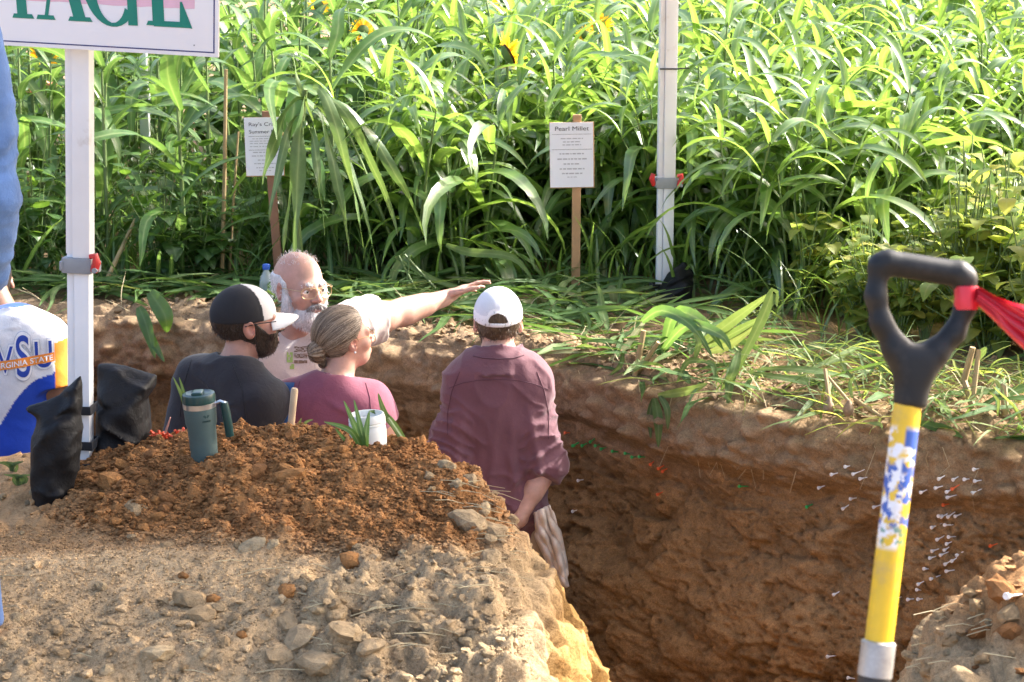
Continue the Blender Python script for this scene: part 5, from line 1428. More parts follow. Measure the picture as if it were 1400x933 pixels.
    def fn(p):
        d = P(p)
        d = d + .0012 * (np.exp(-((p[:, 0] - seam1) / .0012) ** 2) + np.exp(-((p[:, 0] - seam2) / .0012) ** 2)) * (p[:, 2] > q(1264, 395)[2])
        web = np.abs(p[:, 1]) - .013                     # flattened fork
        d = np.where(p[:, 2] < q(1250, 440)[2], smax(d, np.abs(p[:, 1]) - .0205, .006), d)
        return smax(d, z0 - p[:, 2], .002)
    gp, nt3, p3 = new_mat('black_grip_plastic')
    c3 = mixrgb(nt3, ramp(nt3, noise(nt3, 25, 6, .65), [(.50, 0), (.80, .45)]), (.011, .012, .013), (.075, .068, .06))
    nt3.links.new(c3, p3.inputs['Base Color']); p3.inputs['Roughness'].default_value = .5; p3.inputs['Specular IOR Level'].default_value = .3; bump(nt3, p3, noise(nt3, 220, 3), .15, .001)
    sdf_obj('grip', fn, ((-.085, -.035, z0 - .012), (.085, .035, .03)), .0030, gp, o, smooth_it=2)
    # red tape knotted on the grip, running out of the picture
    tm = simple_mat('red_flagging_tape', (.62, .022, .04), .35, var=.15, nscale=25, bmp=.25, bscale=60)
    t = empty('flagging_tape', at_d(1322, 405, D)); tag(t, 'red plastic flagging tape tied round the shovel grip', 'tape')
    a = at_d(1321, 392, D) - t.location; b = at_d(1321, 424, D) - t.location; d_ = (b - a)
    MB().tube([a, a + d_ * .25, a + d_ * .5, a + d_ * .75, b], [.0142, .0150, .0146, .0152, .0140], 16).obj('wrap', tm, t, smooth=True)
    for (dy, w0, ph) in ((0.0, .011, 0), (.006, .009, 2.1), (-.004, .008, 4)):
        V = []; Q = []; n = 26; mcross = 9
        s0 = at_d(1334, 402, D - .012); e0 = at_d(1560, 488, D - .1)
        for i in range(n + 1):
            u = i / n; c = s0.lerp(e0, u) + Vector((0, dy, -.02 * math.sin(math.pi * u)))
            w = w0 + .019 * sstep(0, .5, u)
            for j in range(mcross):
                v = j / (mcross - 1) * 2 - 1
                V.append(((c + Vector((.25 * w * v, .012 * math.sin(v * 5 + ph + u * 6) + .006 * math.sin(v * 11 + u * 3), w * v)) - t.location))[:])
        for i in range(n):
            for j in range(mcross - 1): k2 = i * mcross + j; Q.append((k2, k2 + 1, k2 + mcross + 1, k2 + mcross))
        link('streamer', np_mesh('streamer', V, Q, tm), t)
shovel()

# tumbler on the heap
def tumbler():
    Y = 5.62; base = at_y(281, 636, Y); gz = bank_z(base.x, base.y); base.z = min(base.z, gz + .004)
    top = at_y(279, 545, Y)
    H = top.z - base.z
    o = empty('tumbler', base, (R(1.5), R(-3.5), 0)); tag(o, 'green insulated travel tumbler with a handle standing on the clay heap', 'tumbler')
    g = simple_mat('green_powder_coat', (.075, .118, .110), .5, var=.06, bmp=.12, bscale=900, dirt=((.2, .13, .07), 18, .70))
    dk = simple_mat('dark_green_plastic', (.008, .045, .042), .3, var=.1)
    st = simple_mat('steel_rim', (.62, .63, .64), .28, metal=.9)
    MB().lathe([(.034, -.02), (.0365, -.015), (.0385, .04), (.0405, H * .58), (.0445, H * .645), (.046, H * .88)], 40).obj('cup', g, o, smooth=True)
    MB().lathe([(.044, H * .878), (.0465, H * .88), (.0468, H * .955), (.045, H * .96)], 40).obj('rim', st, o, smooth=True)
    ld = MB().lathe([(.043, H * .955), (.0468, H * .96), (.0475, H * 1.04), (.0455, H * 1.085), (.036, H * 1.10), (.030, H * 1.085), (.002, H * 1.08)], 40).obj('lid', dk, o, smooth=True)
    m = MB(); m.box((-.016, -.034, H * 1.08), (.016, .014, H * 1.135)); m.obj('spout_cover', dk, ld, bevel=.008, seg=3)
    h = MB(); h.tube([(.045, 0, H * .925), (.060, 0, H * .95), (.072, -.002, H * .93), (.074, -.002, H * .90)], .0045, 8); h.obj('handle_loop', st, o, smooth=True)
    h = MB(); h.tube([(.071, -.003, H * .93), (.073, -.003, H * .8), (.076, -.003, H * .6), (.078, -.003, H * .42)], [.0105, .0125, .0125, .0115], 14); h.obj('handle', dk, o, smooth=True)
    ink = simple_mat('dark_green_print', (.012, .045, .045), .5)
    # emblem and name print wrapped on the cup
    me = text_mesh('STANLEY', .0062, ink, 'name_print', bold=.0004, ext=.0001)
    co = np.empty(len(me.vertices) * 3, np.float32); me.vertices.foreach_get('co', co); co = co.reshape(-1, 3)
    r = .0458; a = co[:, 0] / r + R(-60)
    me.vertices.foreach_set('co', np.stack([r * np.cos(a) * 1.006, r * np.sin(a) * 1.006, H * .70 + co[:, 1]], -1).astype(np.float32).ravel()); me.update(); link('name_print', me, o)
    m = MB()
    for s in (-1, 1):
        V = []
        for (u, v) in ((0, .004), (.004, .010), (.009, .009), (.0095, .006), (.006, .003), (.003, 0)):
            a = R(-60) + s * u / r; V.append((r * 1.004 * math.cos(a), r * 1.004 * math.sin(a), H * .755 + v))
        m.add(V, [tuple(range(6)) if s > 0 else tuple(range(6))[::-1]])
    m.obj('emblem', ink, o)
tumbler()

# white jar, wooden stick, bottle and small things on the heap
def small_things():
    Y = 5.72; b = at_y(509, 640, Y); t = at_y(502, 561, Y); H = t.z - b.z + .02; gz = bank_z(b.x, b.y)
    m, nt, p = new_mat('milky_plastic'); p.inputs['Base Color'].default_value = (.72, .72, .68, 1); p.inputs['Roughness'].default_value = .42; p.inputs['Subsurface Weight'].default_value = .35; p.inputs['Subsurface Radius'].default_value = (.03, .03, .025); bump(nt, p, noise(nt, 30, 3), .15, .004)
    o = empty('plastic_jar', (b.x - .004, b.y, b.z - .03), (0, R(-3), 0)); tag(o, 'milky white plastic jar stuck in the clay heap behind leafy shoots', 'jar')
    MB().lathe([(.040, 0), (.046, .006), (.0515, .05), (.054, H * .74), (.0525, H * .80), (.050, H * .83)], 32).obj('jar_body', m, o, smooth=True)
    MB().lathe([(.050, H * .83), (.0535, H * .835), (.0535, H * .86), (.050, H * .87), (.0535, H * .89), (.0535, H * .93), (.049, H * 1.0), (.046, H * 1.0), (.046, H * .9), (.002, H * .9)], 32).obj('jar_rim', m, o, smooth=True)
    Y = 5.95; a = at_y(396, 600, Y); c = at_y(403, 531, Y)
    st = simple_mat('pale_wood', (.50, .36, .22), .65, var=.2, nscale=10, bmp=.2)
    tag(MB().tube([a, a.lerp(c, .5), a.lerp(c, .96), c], [.0115, .0105, .0110, .0085], 12).obj('wooden_stick', st, smooth=True), 'pale round wooden stick standing in the heap against the pink shirt', 'stick')
    # bottle in the grass behind the bearded man
    q = at_y(365, 402, 8.55); o = empty('water_bottle', (q.x, q.y, q.z - .06)); tag(o, 'clear water bottle with a blue cap behind the bearded man', 'bottle')
    m, nt, p = new_mat('clear_bottle'); p.inputs['Base Color'].default_value = (.75, .85, .85, 1); p.inputs['Transmission Weight'].default_value = .7; p.inputs['Roughness'].default_value = .12
    MB().lathe([(.028, 0), (.032, .006), (.031, .05), (.032, .10), (.026, .135), (.013, .158), (.013, .172)], 20).obj('bottle_body', m, o, smooth=True)
    MB().lathe([(.0155, .166), (.0165, .168), (.0165, .186), (.015, .188), (.002, .188)], 16).obj('bottle_cap', simple_mat('blue_cap', (.02, .09, .45), .4), o, smooth=True)
    # grey rounded stone by the lip
    q = at_y(566, 607, 5.98); cm = clod_mesh('rounded_stone', 77, .06)
    sm = simple_mat('smooth_grey_stone', (.22, .19, .185), .75, var=.15, nscale=6, bmp=.2); cm.materials.append(sm); cm.polygons.foreach_set('use_smooth', [True] * len(cm.polygons))
    tag(link('rounded_stone', cm, None, (q.x, q.y, q.z), None, (.036, .034, .034)), 'smooth grey stone on the lip between the jar and the maroon shirt', 'stone')
    # loose plastic pegs by the sandbag
    om = simple_mat('orange_plastic', (.75, .10, .03), .5, var=.2); pm = simple_mat('pale_pink_plastic', (.72, .38, .30), .5, var=.2)
    J = MB()
    for i in range(34):
        x = random.choice([random.gauss(217, 5), random.gauss(248, 4), random.uniform(206, 255)]); c = at_y(x, random.uniform(586, 599), 5.95); c.z = bank_z(c.x, c.y) + .006 + random.random() * .012
        d = Vector((random.uniform(-1, 1), random.uniform(-1, 1), random.uniform(-.2, .5))).normalized() * .022
        J.tube([c - d, c, c + d * .8, c + d], [.0012, .0022, .0035, .005], 5)
    tag(J.obj('orange_peg_heap', om, smooth=True), 'small heap of orange plastic pegs beside the slumped sandbag', 'pegs', kind='stuff')
    a = at_y(226, 592, 5.93); c = at_y(233, 571, 5.9)
    tag(MB().tube([a, a.lerp(c, .6), c], [.004, .003, .002], 6).obj('plastic_strip', pm), 'pale pink plastic strip sticking up from the orange pegs', 'strip')
    # leafy shoots on the heap
    def H_(px, py, Y): return at_y(px, py, Y)
    Y = 5.62
    cut_plant(H_(498, 622, Y), [([H_(497, 622, Y), H_(480, 590, Y - .02), H_(443, 577, Y - .03)], .016), ([H_(498, 622, Y), H_(488, 590, Y), H_(470, 548, Y + .02)], .017), ([H_(499, 620, Y), H_(494, 590, Y), H_(484, 547, Y + .03)], .016),
                                ([H_(500, 620, Y), H_(500, 595, Y), H_(505, 562, Y + .03)], .018), ([H_(497, 622, Y), H_(475, 605, Y - .03), H_(458, 585, Y - .04)], .010)],
              'leafy green shoots in front of the milky jar', mat=M_SORGHUM, name='leafy_shoot', cat='shoot')
    Y = 5.78
    cut_plant(H_(572, 634, Y), [([H_(553, 600, Y), H_(528, 570, Y), H_(505, 562, Y - .03)], .020), ([H_(535, 580, Y), H_(524, 560, Y), H_(517, 538, Y)], .014), ([H_(560, 630, Y), H_(545, 615, Y), H_(530, 604, Y)], .010)],
              'cut stalk with a root clod leaning left beside the jar', [(H_(572, 634, Y), H_(530, 572, Y), .0075), (H_(570, 634, Y), H_(552, 620, Y), .005)], mat=M_CUT, stem_mat=M_STALK, name='rooted_stalk', cat='stalk')
    Y = 5.98
    cut_plant(H_(415, 590, Y), [([H_(412, 590, Y), H_(418, 578, Y), H_(428, 574, Y)], .008), ([H_(414, 590, Y), H_(410, 580, Y), H_(412, 572, Y)], .006)], 'tiny green sprout at the foot of the wooden stick', mat=M_CUT, name='sprout', cat='sprout')
    Y = 5.66
    cut_plant(H_(256, 575, Y), [([H_(257, 575, Y), H_(250, 545, Y), H_(237, 516, Y)], .009), ([H_(257, 575, Y), H_(253, 545, Y), H_(245, 516, Y)], .010)], 'thin green blades sticking up behind the tumbler', mat=M_CUT, name='sprout', cat='sprout')
    for (px, py, lab) in ((18, 650, 'small weed at the left edge in front of the blue and white shirt'), (28, 668, 'tiny weed just below the left edge weed')):
        q = at_z(px, py, .02); cut_plant(q, [([q, q + Vector((random.uniform(-.02, .02), 0, .03)), q + Vector((random.uniform(-.05, .05), -.01, .045))], .008) for _ in range(6)], lab, mat=M_CUT, name='weed', cat='weed')
    # straws and rootlets on the bank
    J = MB()
    for i in range(95):
        px, py = random.choice([(random.gauss(640, 40), random.gauss(668, 22)), (random.gauss(670, 15), random.gauss(720, 40)), (random.uniform(430, 640), random.uniform(780, 900)), (random.uniform(1235, 1390), random.uniform(830, 930)), (random.uniform(0, 420), random.uniform(760, 930))])
        p, n = hit(BANK_BVH, px, py)
        if p is None or p.z < -.4: continue
        a = random.gauss(0, .5); l = random.uniform(.03, .13); d = Vector((math.cos(a), random.uniform(-.5, .5), random.uniform(-.25, .12))); c = p + Vector((0, 0, .006))
        J.tube([c - d * l / 2, c + Vector((random.uniform(-.01, .01), 0, .006)), c + d * l / 2], [.0011, .0013, .0008], 4, caps=False)
    tag(J.obj('straw_litter', M_STRAW), 'thin dry straws and rootlets scattered on the soil bank', 'straw', kind='stuff')
    J = MB()
    for i in range(60):      # fine roots hanging from the lip
        px = random.gauss(985, 30) if i % 2 else random.uniform(780, 1380); X = (px - 700) / F_PX * 7.3; ey = float(edge_y(X)); z0 = -random.uniform(.0, .12); p = Vector((X, ey - .075, z0))
        J.tube([p, p + Vector((random.uniform(-.03, .03), -.015, -.06)), p + Vector((random.uniform(-.05, .05), -.01, -random.uniform(.08, .2)))], [.0012, .001, .0006], 4, caps=False)
    tag(J.obj('hanging_roots', M_STRAW), 'fine roots hanging out of the top of the pit wall', 'roots', kind='stuff')
small_things()

# golf tees marking layers in the pit wall
TEE_PROF = [(.0008, -.030), (.0022, -.020), (.0026, .008), (.0034, .015), (.0074, .024), (.0078, .029), (.0060, .031), (.0010, .030)]
TEE_M = {'white': simple_mat('white_tee', (.80, .78, .76), .4, var=.05), 'green': simple_mat('green_tee', (.03, .42, .10), .4), 'orange': simple_mat('orange_tee', (.80, .13, .03), .4)}
TEE = {k: MB().lathe(TEE_PROF, 10).mesh('golf_tee', m, True) for k, m in TEE_M.items()}
TEES = {
 'green': [(789, 606), (791, 606), (803, 606), (813, 600), (820, 608), (829, 612), (845, 618), (861, 621), (870, 625), (881, 625), (1019, 665), (1110, 690)],
 'orange': [(779, 592), (894, 631), (907, 637), (912, 641), (906, 673), (1310, 664), (1298, 689), (1362, 744)],
 'white': [(797, 656), (788, 698), (777, 645), (1163, 637), (1145, 647), (1175, 645), (1184, 653), (1128, 664), (1171, 681), (1160, 691), (1203, 691), (1338, 641), (1291, 651), (1310, 652), (1325, 655), (1341, 657),
           (1288, 665), (1267, 670), (1302, 669), (1337, 671), (1304, 678), (1289, 704), (1295, 703), (1303, 702), (1314, 703), (1282, 718), (1300, 718), (1289, 734), (1303, 734), (1301, 741), (1283, 751), (1298, 748),
           (1294, 756), (1316, 755), (1279, 761), (1300, 767), (1308, 763), (1272, 778), (1302, 780), (1280, 789), (1263, 795), (1260, 807), (1249, 819), (1262, 819), (1148, 809), (1228, 818), (1140, 897), (1168, 928)]}
ORD = ['topmost', 'second', 'third', 'fourth', 'fifth', 'sixth', 'seventh', 'eighth', 'ninth', 'tenth', 'eleventh', 'twelfth', 'thirteenth', 'fourteenth', 'fifteenth', 'sixteenth', 'seventeenth', 'eighteenth', 'nineteenth', 'twentieth']
ORD += ['twenty-' + w for w in ('first', 'second', 'third', 'fourth', 'fifth', 'sixth', 'seventh', 'eighth', 'ninth')] + ['thirtieth'] + ['thirty-' + w for w in ('first', 'second', 'third', 'fourth', 'fifth', 'sixth')]
def tee_label(kd, x, y):
    zone = ('beside the maroon shirt' if x < 900 else 'in the middle of the bare pit wall') if x < 1100 else ('left of the shovel shaft' if x < 1215 else 'right of the shovel shaft')
    def z_(q): return ('beside the maroon shirt' if q < 900 else 'in the middle of the bare pit wall') if q < 1100 else ('left of the shovel shaft' if q < 1215 else 'right of the shovel shaft')
    same = sorted([q for q in TEES[kd] if z_(q[0]) == zone], key=lambda q: (q[1], q[0])); i = same.index((x, y))
    if len(same) == 1: return f'only {kd} golf tee in the pit wall {zone}'
    return f'{kd} golf tee {zone}, ' + ('topmost of its kind there' if i == 0 else 'lowest of its kind there' if i == len(same) - 1 else f'{ORD[i]} from the top there')
for kd, L_ in TEES.items():
    for x, y in L_:
        p, n = hit(WALL_BVH, x, y)
        if p is None: continue
        out = Vector((-.85, -.50, -.05)) if x > 1000 else Vector((-.75, -.7, .0))
        out = (out + Vector((random.uniform(-.2, .2), random.uniform(-.2, .2), random.uniform(-.4, .3)))).normalized()
        t = link('golf_tee', TEE[kd], None, p + out * .004, out.to_track_quat('Z', 'Y').to_euler(), .82)
        tag(t, tee_label(kd, x, y), 'golf tee', 'golf tees in the pit wall')
p, n = hit(BANK_BVH, 1383, 822)
if p: tag(link('golf_tee', TEE['white'], None, p + Vector((0, -.02, .02)), (R(80), R(20), R(-50)), 1.1), 'white golf tee lying loose on the clods at the right edge', 'golf tee', 'golf tees in the pit wall')
# ============================================================ PEOPLE
def skin_mat(name, rgb):
    m, nt, p = new_mat(name)
    a = nt.nodes.new('ShaderNodeVertexColor'); a.layer_name = 'Col'
    c = mixrgb(nt, 1.0, a.outputs[0], ramp(nt, noise(nt, 60, 5, .6), [(.3, .90), (.7, 1.08)]), 'MULTIPLY')
    nt.links.new(c, p.inputs['Base Color']); p.inputs['Roughness'].default_value = .48
    p.inputs['Subsurface Weight'].default_value = .18; p.inputs['Subsurface Radius'].default_value = (.012, .004, .002); p.inputs['Subsurface Scale'].default_value = 1.0
    bump(nt, p, noise(nt, 260, 3), .12, .001); return m
M_SKIN = skin_mat('skin', (1, 1, 1))
M_EYE = simple_mat('eye_white', (.75, .73, .70), .2, var=.02, col_attr=True)
def hair_mat(name, rgb, rgb2, scale=120, stretch=(1, 1, .15)):
    m, nt, p = new_mat(name)
    n = noise(nt, scale, 4, .6, stretch=stretch)
    c = mixrgb(nt, ramp(nt, n, [(.38, 0), (.62, 1)]), rgb, rgb2); nt.links.new(c, p.inputs['Base Color'])
    p.inputs['Roughness'].default_value = .5; p.inputs['Specular IOR Level'].default_value = .35; bump(nt, p, n, .6, .004); return m
def wire(name, pts_list, r, mat, parent, n=6):
    m = MB()
    for pts in pts_list: m.tube(pts, r, n)
    return m.obj(name, mat, parent, smooth=True)

class Person:
    def __init__(s, name_label, O, H, face, head_face, head_pitch=0.0, head_roll=0.0, hs=1.0, belly=0.0, width=1.0, lean=(0, 0), head_off=(0, 0, 0), head_at=None, sw=1.0):
        s.label = name_label; s.O = Vector(O); k = s.k = H / 1.78; s.face = face
        s.f = np.array([math.sin(face), math.cos(face), 0]); s.r = np.array([math.cos(face), -math.sin(face), 0])
        s.Mt = np.stack([s.r, s.f, [0, 0, 1]], 1).astype(np.float32)          # columns: local axes
        s.lean = lean; s.hs = hs * .985; s.width = width
        hp = rotm(-head_pitch, head_roll, 0); Rz = np.array(Matrix.Rotation(-head_face, 3, 'Z'), np.float32)
        s.Mh = (Rz @ hp).astype(np.float32)
        s.hc = s.W(0 + head_off[0], .035 + head_off[1], 1.665 + head_off[2]) if head_at is None else np.array(head_at) - np.array(s.O)
        s.belly = belly
        s.root = None
        W = s.W; w = width
        T = s.torso = Prims(.055)
        T.ell(W(0, 0, .96), (.165 * k * w, .120 * k, .14 * k), s.Mt); T.ell(W(0, .012 + belly * .5, 1.11), (.150 * k * w + belly * .4, .108 * k + belly, .17 * k), s.Mt)
        T.ell(W(0, .005, 1.30), (.176 * k * w, .118 * k, .19 * k), s.Mt); T.cap(W(-.135 * w * sw, -.01, 1.425), W(.135 * w * sw, -.01, 1.425), .068 * k, .068 * k)
        T.cap(W(-.05, -.025, 1.47), W(.05, -.025, 1.47), .055 * k, .055 * k)
        for sd in (-1, 1): T.cap(W(sd * .03, -.028, 1.505), W(sd * .15 * w * sw, -.015, 1.425), .040 * k, .058 * k)
        nb = W(0, -.025, 1.44); s.neck = Prims(.03).cap(nb, s.H(0, -.02, -.06), .062 * k, .056 * k)
        s.arms = {}
        lg = s.legs = Prims(.04)
        for sd in (-1, 1):
            lg.cap(W(sd * .090, 0, .90), W(sd * .105, .015, .50), .092 * k, .060 * k); lg.cap(W(sd * .105, .015, .50), W(sd * .115, -.02, .09), .060 * k, .042 * k)
            lg.cap(W(sd * .115, -.02, .055), W(sd * .13, .14, .035), .045 * k, .035 * k)
    def W(s, a, b, z):
        """local (right, forward, up) -> position relative to the person's base"""
        k = s.k; t = max(0, (z - .95)) ; a2 = a + s.lean[0] * t; b2 = b + s.lean[1] * t
        return s.r * a2 * k + s.f * b2 * k + np.array([0, 0, z * k])
    def H(s, a, b, z): return s.hc + s.Mh @ np.array([a, b, z]) * s.hs
    def at(s, px, py, Y):
        p = at_y(px, py, Y) - s.O; return np.array(p)
    def arm(s, sd, elbow=None, wrist=None, shoulder=None, hand_dir=None, palm_n=None, curl=.5, spread=.06, rad=1.0, hand=True):
        k = s.k; sh = s.W(sd * .175 * s.width, -.01, 1.425) if shoulder is None else np.array(shoulder)
        el = s.W(sd * .225 * s.width, -.03, 1.13) if elbow is None else np.array(elbow)
        wr = s.W(sd * .235 * s.width, .05, .88) if wrist is None else np.array(wrist)
        up = Prims(.03).cap(sh, el, .058 * k * rad, .044 * k * rad); mid = sh + (el - sh) * .35; up.cap(sh + (el - sh) * .2, sh + (el - sh) * .6, .056 * k * rad, .050 * k * rad)
        fo = Prims(.025).cap(el, wr, .043 * k * rad, .028 * k * rad).cap(el + (wr - el) * .12, el + (wr - el) * .5, .044 * k * rad, .037 * k * rad)
        s.arms[sd] = dict(sh=sh, el=el, wr=wr, up=up, fo=fo, rad=rad, hand=None)
        if not hand: return
        d = (wr - el) / np.linalg.norm(wr - el) if hand_dir is None else np.array(hand_dir, float) / np.linalg.norm(hand_dir)
        n = s.f * 1.0 if palm_n is None else np.array(palm_n, float); n = n - d * (n @ d); n /= np.linalg.norm(n)
        t = np.cross(d, n) * (1 if sd > 0 else -1)        # thumb side
        hd = Prims(.010); h = k * 1.0
        Mp = np.stack([d, t, n], 1).astype(np.float32)
        hd.cap(wr - d * .01, wr + d * .03 * h, .026 * h, .026 * h); hd.ell(wr + d * .062 * h, (.055 * h, .044 * h, .0185 * h), Mp)
        L_ = [(.030, .040, .026, .021), (.010, .044, .029, .022), (-.012, .041, .027, .021), (-.032, .032, .022, .019)]
        for i, (off, a, b, c) in enumerate(L_):
            base = wr + d * (.098 - .006 * abs(i - 1)) * h + t * off * h; sp = (1.5 - i) * spread
            dd = d * math.cos(sp) + t * math.sin(sp); p = base; ang = curl * .35; rr = .0092 * h if i < 3 else .0080 * h
            for q, l in enumerate((a, b, c)):
                v = dd * math.cos(ang) + n * math.sin(ang); e = p + v * l * h; hd.cap(p, e, rr, rr * .90, k=.004); p = e; rr *= .90; ang += curl * (.55 + .1 * i)
        p = wr + d * .025 * h + t * .030 * h; v = d * .62 + t * .75 + n * .25; v /= np.linalg.norm(v); e = p + v * .045 * h; hd.cap(p, e, .015 * h, .0115 * h, k=.010)
        v2 = v * .75 + d * .5 + n * .2 * curl; v2 /= np.linalg.norm(v2); e2_ = e + v2 * .034 * h; hd.cap(e, e2_, .0112 * h, .0100 * h, k=.004); v3 = v2 + n * .25 * curl; v3 /= np.linalg.norm(v3); hd.cap(e2_, e2_ + v3 * .026 * h, .0100 * h, .0082 * h, k=.004)
        s.arms[sd]['hand'] = hd
    def head_local(s, p): return ((p - f32(*s.hc)) @ s.Mh) / s.hs
    def head_sdf(s, p, inf=0.0, ears=True):
        far = np.linalg.norm(p - f32(*s.hc), axis=1) - .19 * s.hs - inf; out = (far + .06).astype(np.float32); m = far < .1
        if not m.any(): return out
        q = s.head_local(p[m]); d = sd_ell(q, (0, -.018, .032), (.0765, .099, .090))
        d = smin(d, sd_ell(q, (0, .028, -.028), (.061, .066, .080)), .03); d = smin(d, sd_ell(q, (0, .044, -.078), (.044, .042, .036)), .03)
        d = smin(d, sd_cap(q, (-.034, .078, .020), (.034, .078, .020), .0155, .0155), .015)
        for sx in (-1, 1):
            d = smin(d, sd_ell(q, (sx * .040, .062, -.024), (.024, .024, .022)), .02)
            d = smax(d, -sd_ell(q, (sx * .0315, .100, .003), (.0175, .018, .0125)), .010)
            d = smin(d, sd_cap(q, (sx * .020, .0875, .0085), (sx * .043, .0795, .0080), .0078, .0068), .004); d = smin(d, sd_cap(q, (sx * .021, .0855, -.0085), (sx * .042, .0785, -.0075), .0058, .005), .004)
        d = smin(d, sd_cap(q, (0, .090, .010), (0, .113, -.026), .0075, .0118), .012)
        for sx in (-1, 1): d = smin(d, sd_ell(q, (sx * .0125, .100, -.030), (.0085, .011, .0085)), .006)
        d = smin(d, sd_cap(q, (-.018, .091, -.0585), (.018, .091, -.0585), .0062, .0062), .006); d = smin(d, sd_cap(q, (-.015, .091, -.0675), (.015, .091, -.0675), .0070, .0070), .005)
        d = smax(d, -sd_cap(q, (-.021, .101, -.0625), (.021, .101, -.0625), .0026, .0026), .003)
        if ears:
            for sx in (-1, 1):
                e = sd_ell(q, (sx * .081, -.006, -.004), (.0105, .021, .033), rotm(0, 0, -sx * .45)); e = smax(e, -sd_ell(q, (sx * .089, .000, -.002), (.008, .011, .018)), .004); d = smin(d, e, .006)
        out[m] = d * s.hs - inf; return out
    def body_fn(s, legs=True):
        parts = [s.torso, s.neck] + ([s.legs] if legs else []); A = list(s.arms.values())
        def fn(p):
            d = s.torso(p); d = smin(d, s.neck(p), .03)
            if legs: d = smin(d, s.legs(p), .04)
            for a in A:
                d = smin(d, a['up'](p), .035); d = smin(d, a['fo'](p), .018)
                if a['hand']: d = smin(d, a['hand'](p), .008)
            return smin(d, s.head_sdf(p), .018)
        return fn
    def box(s, pad=.03):
        P = []
        for pr in [s.torso, s.legs] + [a[q] for a in s.arms.values() for q in ('up', 'fo', 'hand') if a[q]]:
            c, Rr = pr.bound()
            for q in pr.l:
                for pt, rr in ((q[1], q[3] if q[0] == 'c' else max(q[2])), (q[2], q[4]) if q[0] == 'c' else (q[1], 0)): P += [np.array(pt) - rr, np.array(pt) + rr]
        P += [s.hc - .16, s.hc + .17]; P = np.array(P); return tuple(P.min(0) - pad), tuple(P.max(0) + pad)
    def build(s, skin, res=.0075, head_res=.0042, hand_fine=None, lips=1.0, extra_col=None):
        lo, hi = s.box(); h = s.hc
        fine = [(0, h[0] - .13, h[0] + .13, head_res), (1, h[1] - .15, h[1] + .15, head_res), (2, h[2] - .15, h[2] + .14, head_res)] if head_res < res else []
        if hand_fine: fine += hand_fine
        skin = np.array(skin)
        def col(V):
            C = np.tile(skin, (len(V), 1)); C = C * (1 + .08 * vnoise(V * 22, 5)[:, None] + .06 * vnoise(V * 70, 6)[:, None]); C = C * (1 - .10 * np.clip(vnoise(V * 9, 7), 0, 1)[:, None] * np.array([0, 1, 1]))
            q = ((V - s.hc) @ s.Mh) / s.hs; hd = np.linalg.norm(q, axis=1) < .18
            def blob(c, r): return np.exp(-(np.linalg.norm((q - np.array(c)) / np.array(r), axis=1)) ** 2) * hd
            red = np.array([.52, .20, .15])
            w = .35 * blob((0, .115, -.026), (.02, .03, .02)) + .22 * (blob((.045, .08, -.02), (.025, .03, .02)) + blob((-.045, .08, -.02), (.025, .03, .02))) + .35 * (blob((.085, -.005, -.004), (.02, .03, .04)) + blob((-.085, -.005, -.004), (.02, .03, .04)))
            C = C * (1 - w[:, None]) + red * w[:, None]
            l = lips * .75 * np.clip(blob((0, .097, -.063), (.019, .02, .0095)) * 1.6, 0, 1); C = C * (1 - l[:, None]) + np.array([.36, .12, .11]) * l[:, None]
            if extra_col: C = extra_col(C, V, q, blob)
            return C
        s.root = sdf_obj('person', s.body_fn(), (lo, hi), res, M_SKIN, None, fine, col, 1)
        s.root.location = s.O; tag(s.root, s.label, 'person')
        for sx in (-1, 1):
            bm = bmesh.new(); bmesh.ops.create_uvsphere(bm, u_segments=16, v_segments=10, radius=.0118 * s.hs, matrix=Matrix.Rotation(R(90), 4, 'X')); me = bpy.data.meshes.new('eye'); bm.to_mesh(me); bm.free()
            v = np.array([q.co[:] for q in me.vertices]); v = v / np.linalg.norm(v, axis=1)[:, None]
            c = np.tile([.75, .73, .70], (len(v), 1)); c[v[:, 1] > .86] = (.12, .14, .13); c[v[:, 1] > .95] = (.01, .01, .01); set_col(me, c); me.materials.append(M_EYE); me.polygons.foreach_set('use_smooth', [True] * len(me.polygons))
            o = link('eye', me, s.root); o.matrix_local = Matrix.Translation(Vector(s.H(sx * .0315, .0800, .001))) @ Matrix(s.Mh.tolist()).to_4x4()
        return s.root
    # ---- clothes
    def top(s, name, mat, inf, sleeve, neck_r=.072, neck_t=.55, hem=.84, wr=None, res=.0065, sl_inf=None, flare=.0, col=None, collar=None, fine=(), loose=.03):
        """sleeve: 0..1 along the upper arm, 1..2 along the forearm."""
        A = s.arms; sl_inf = inf + .006 if sl_inf is None else sl_inf
        def fn(p):
            d = s.torso(p, inf)
            wz = np.clip((1.2 * s.k - p[:, 2]) / .4, 0, 1); d = d - flare * wz
            for sd, a in A.items():
                ax = a['el'] - a['sh']; L1 = np.linalg.norm(ax)
                if sleeve <= 1:
                    u = ax / L1; e = smin(a['up'](p, sl_inf), sd_cap(p, a['sh'], a['sh'] + ax * sleeve, .055 * s.k * a['rad'] + sl_inf, .050 * s.k * a['rad'] + sl_inf * 1.6), .01)
                    t = (p - f32(*a['sh'])) @ f32(*u); e = smax(e, t - L1 * sleeve, .003)
                    hol = smax(sd_cap(p, a['sh'], a['el'], .054 * s.k * a['rad'] + .004, .046 * s.k * a['rad'] + .004), L1 * sleeve - .03 - t, .002); e = smax(e, -hol, .002)
                else:
                    bx = a['wr'] - a['el']; L2 = np.linalg.norm(bx); u = bx / L2; f = sleeve - 1
                    e = smin(a['up'](p, sl_inf), smax(a['fo'](p, sl_inf + .003), ((p - f32(*a['el'])) @ f32(*u)) - L2 * f, .003), .02)
                d = smin(d, e, loose)
            if collar is not None: d = smin(d, collar(p), .006)
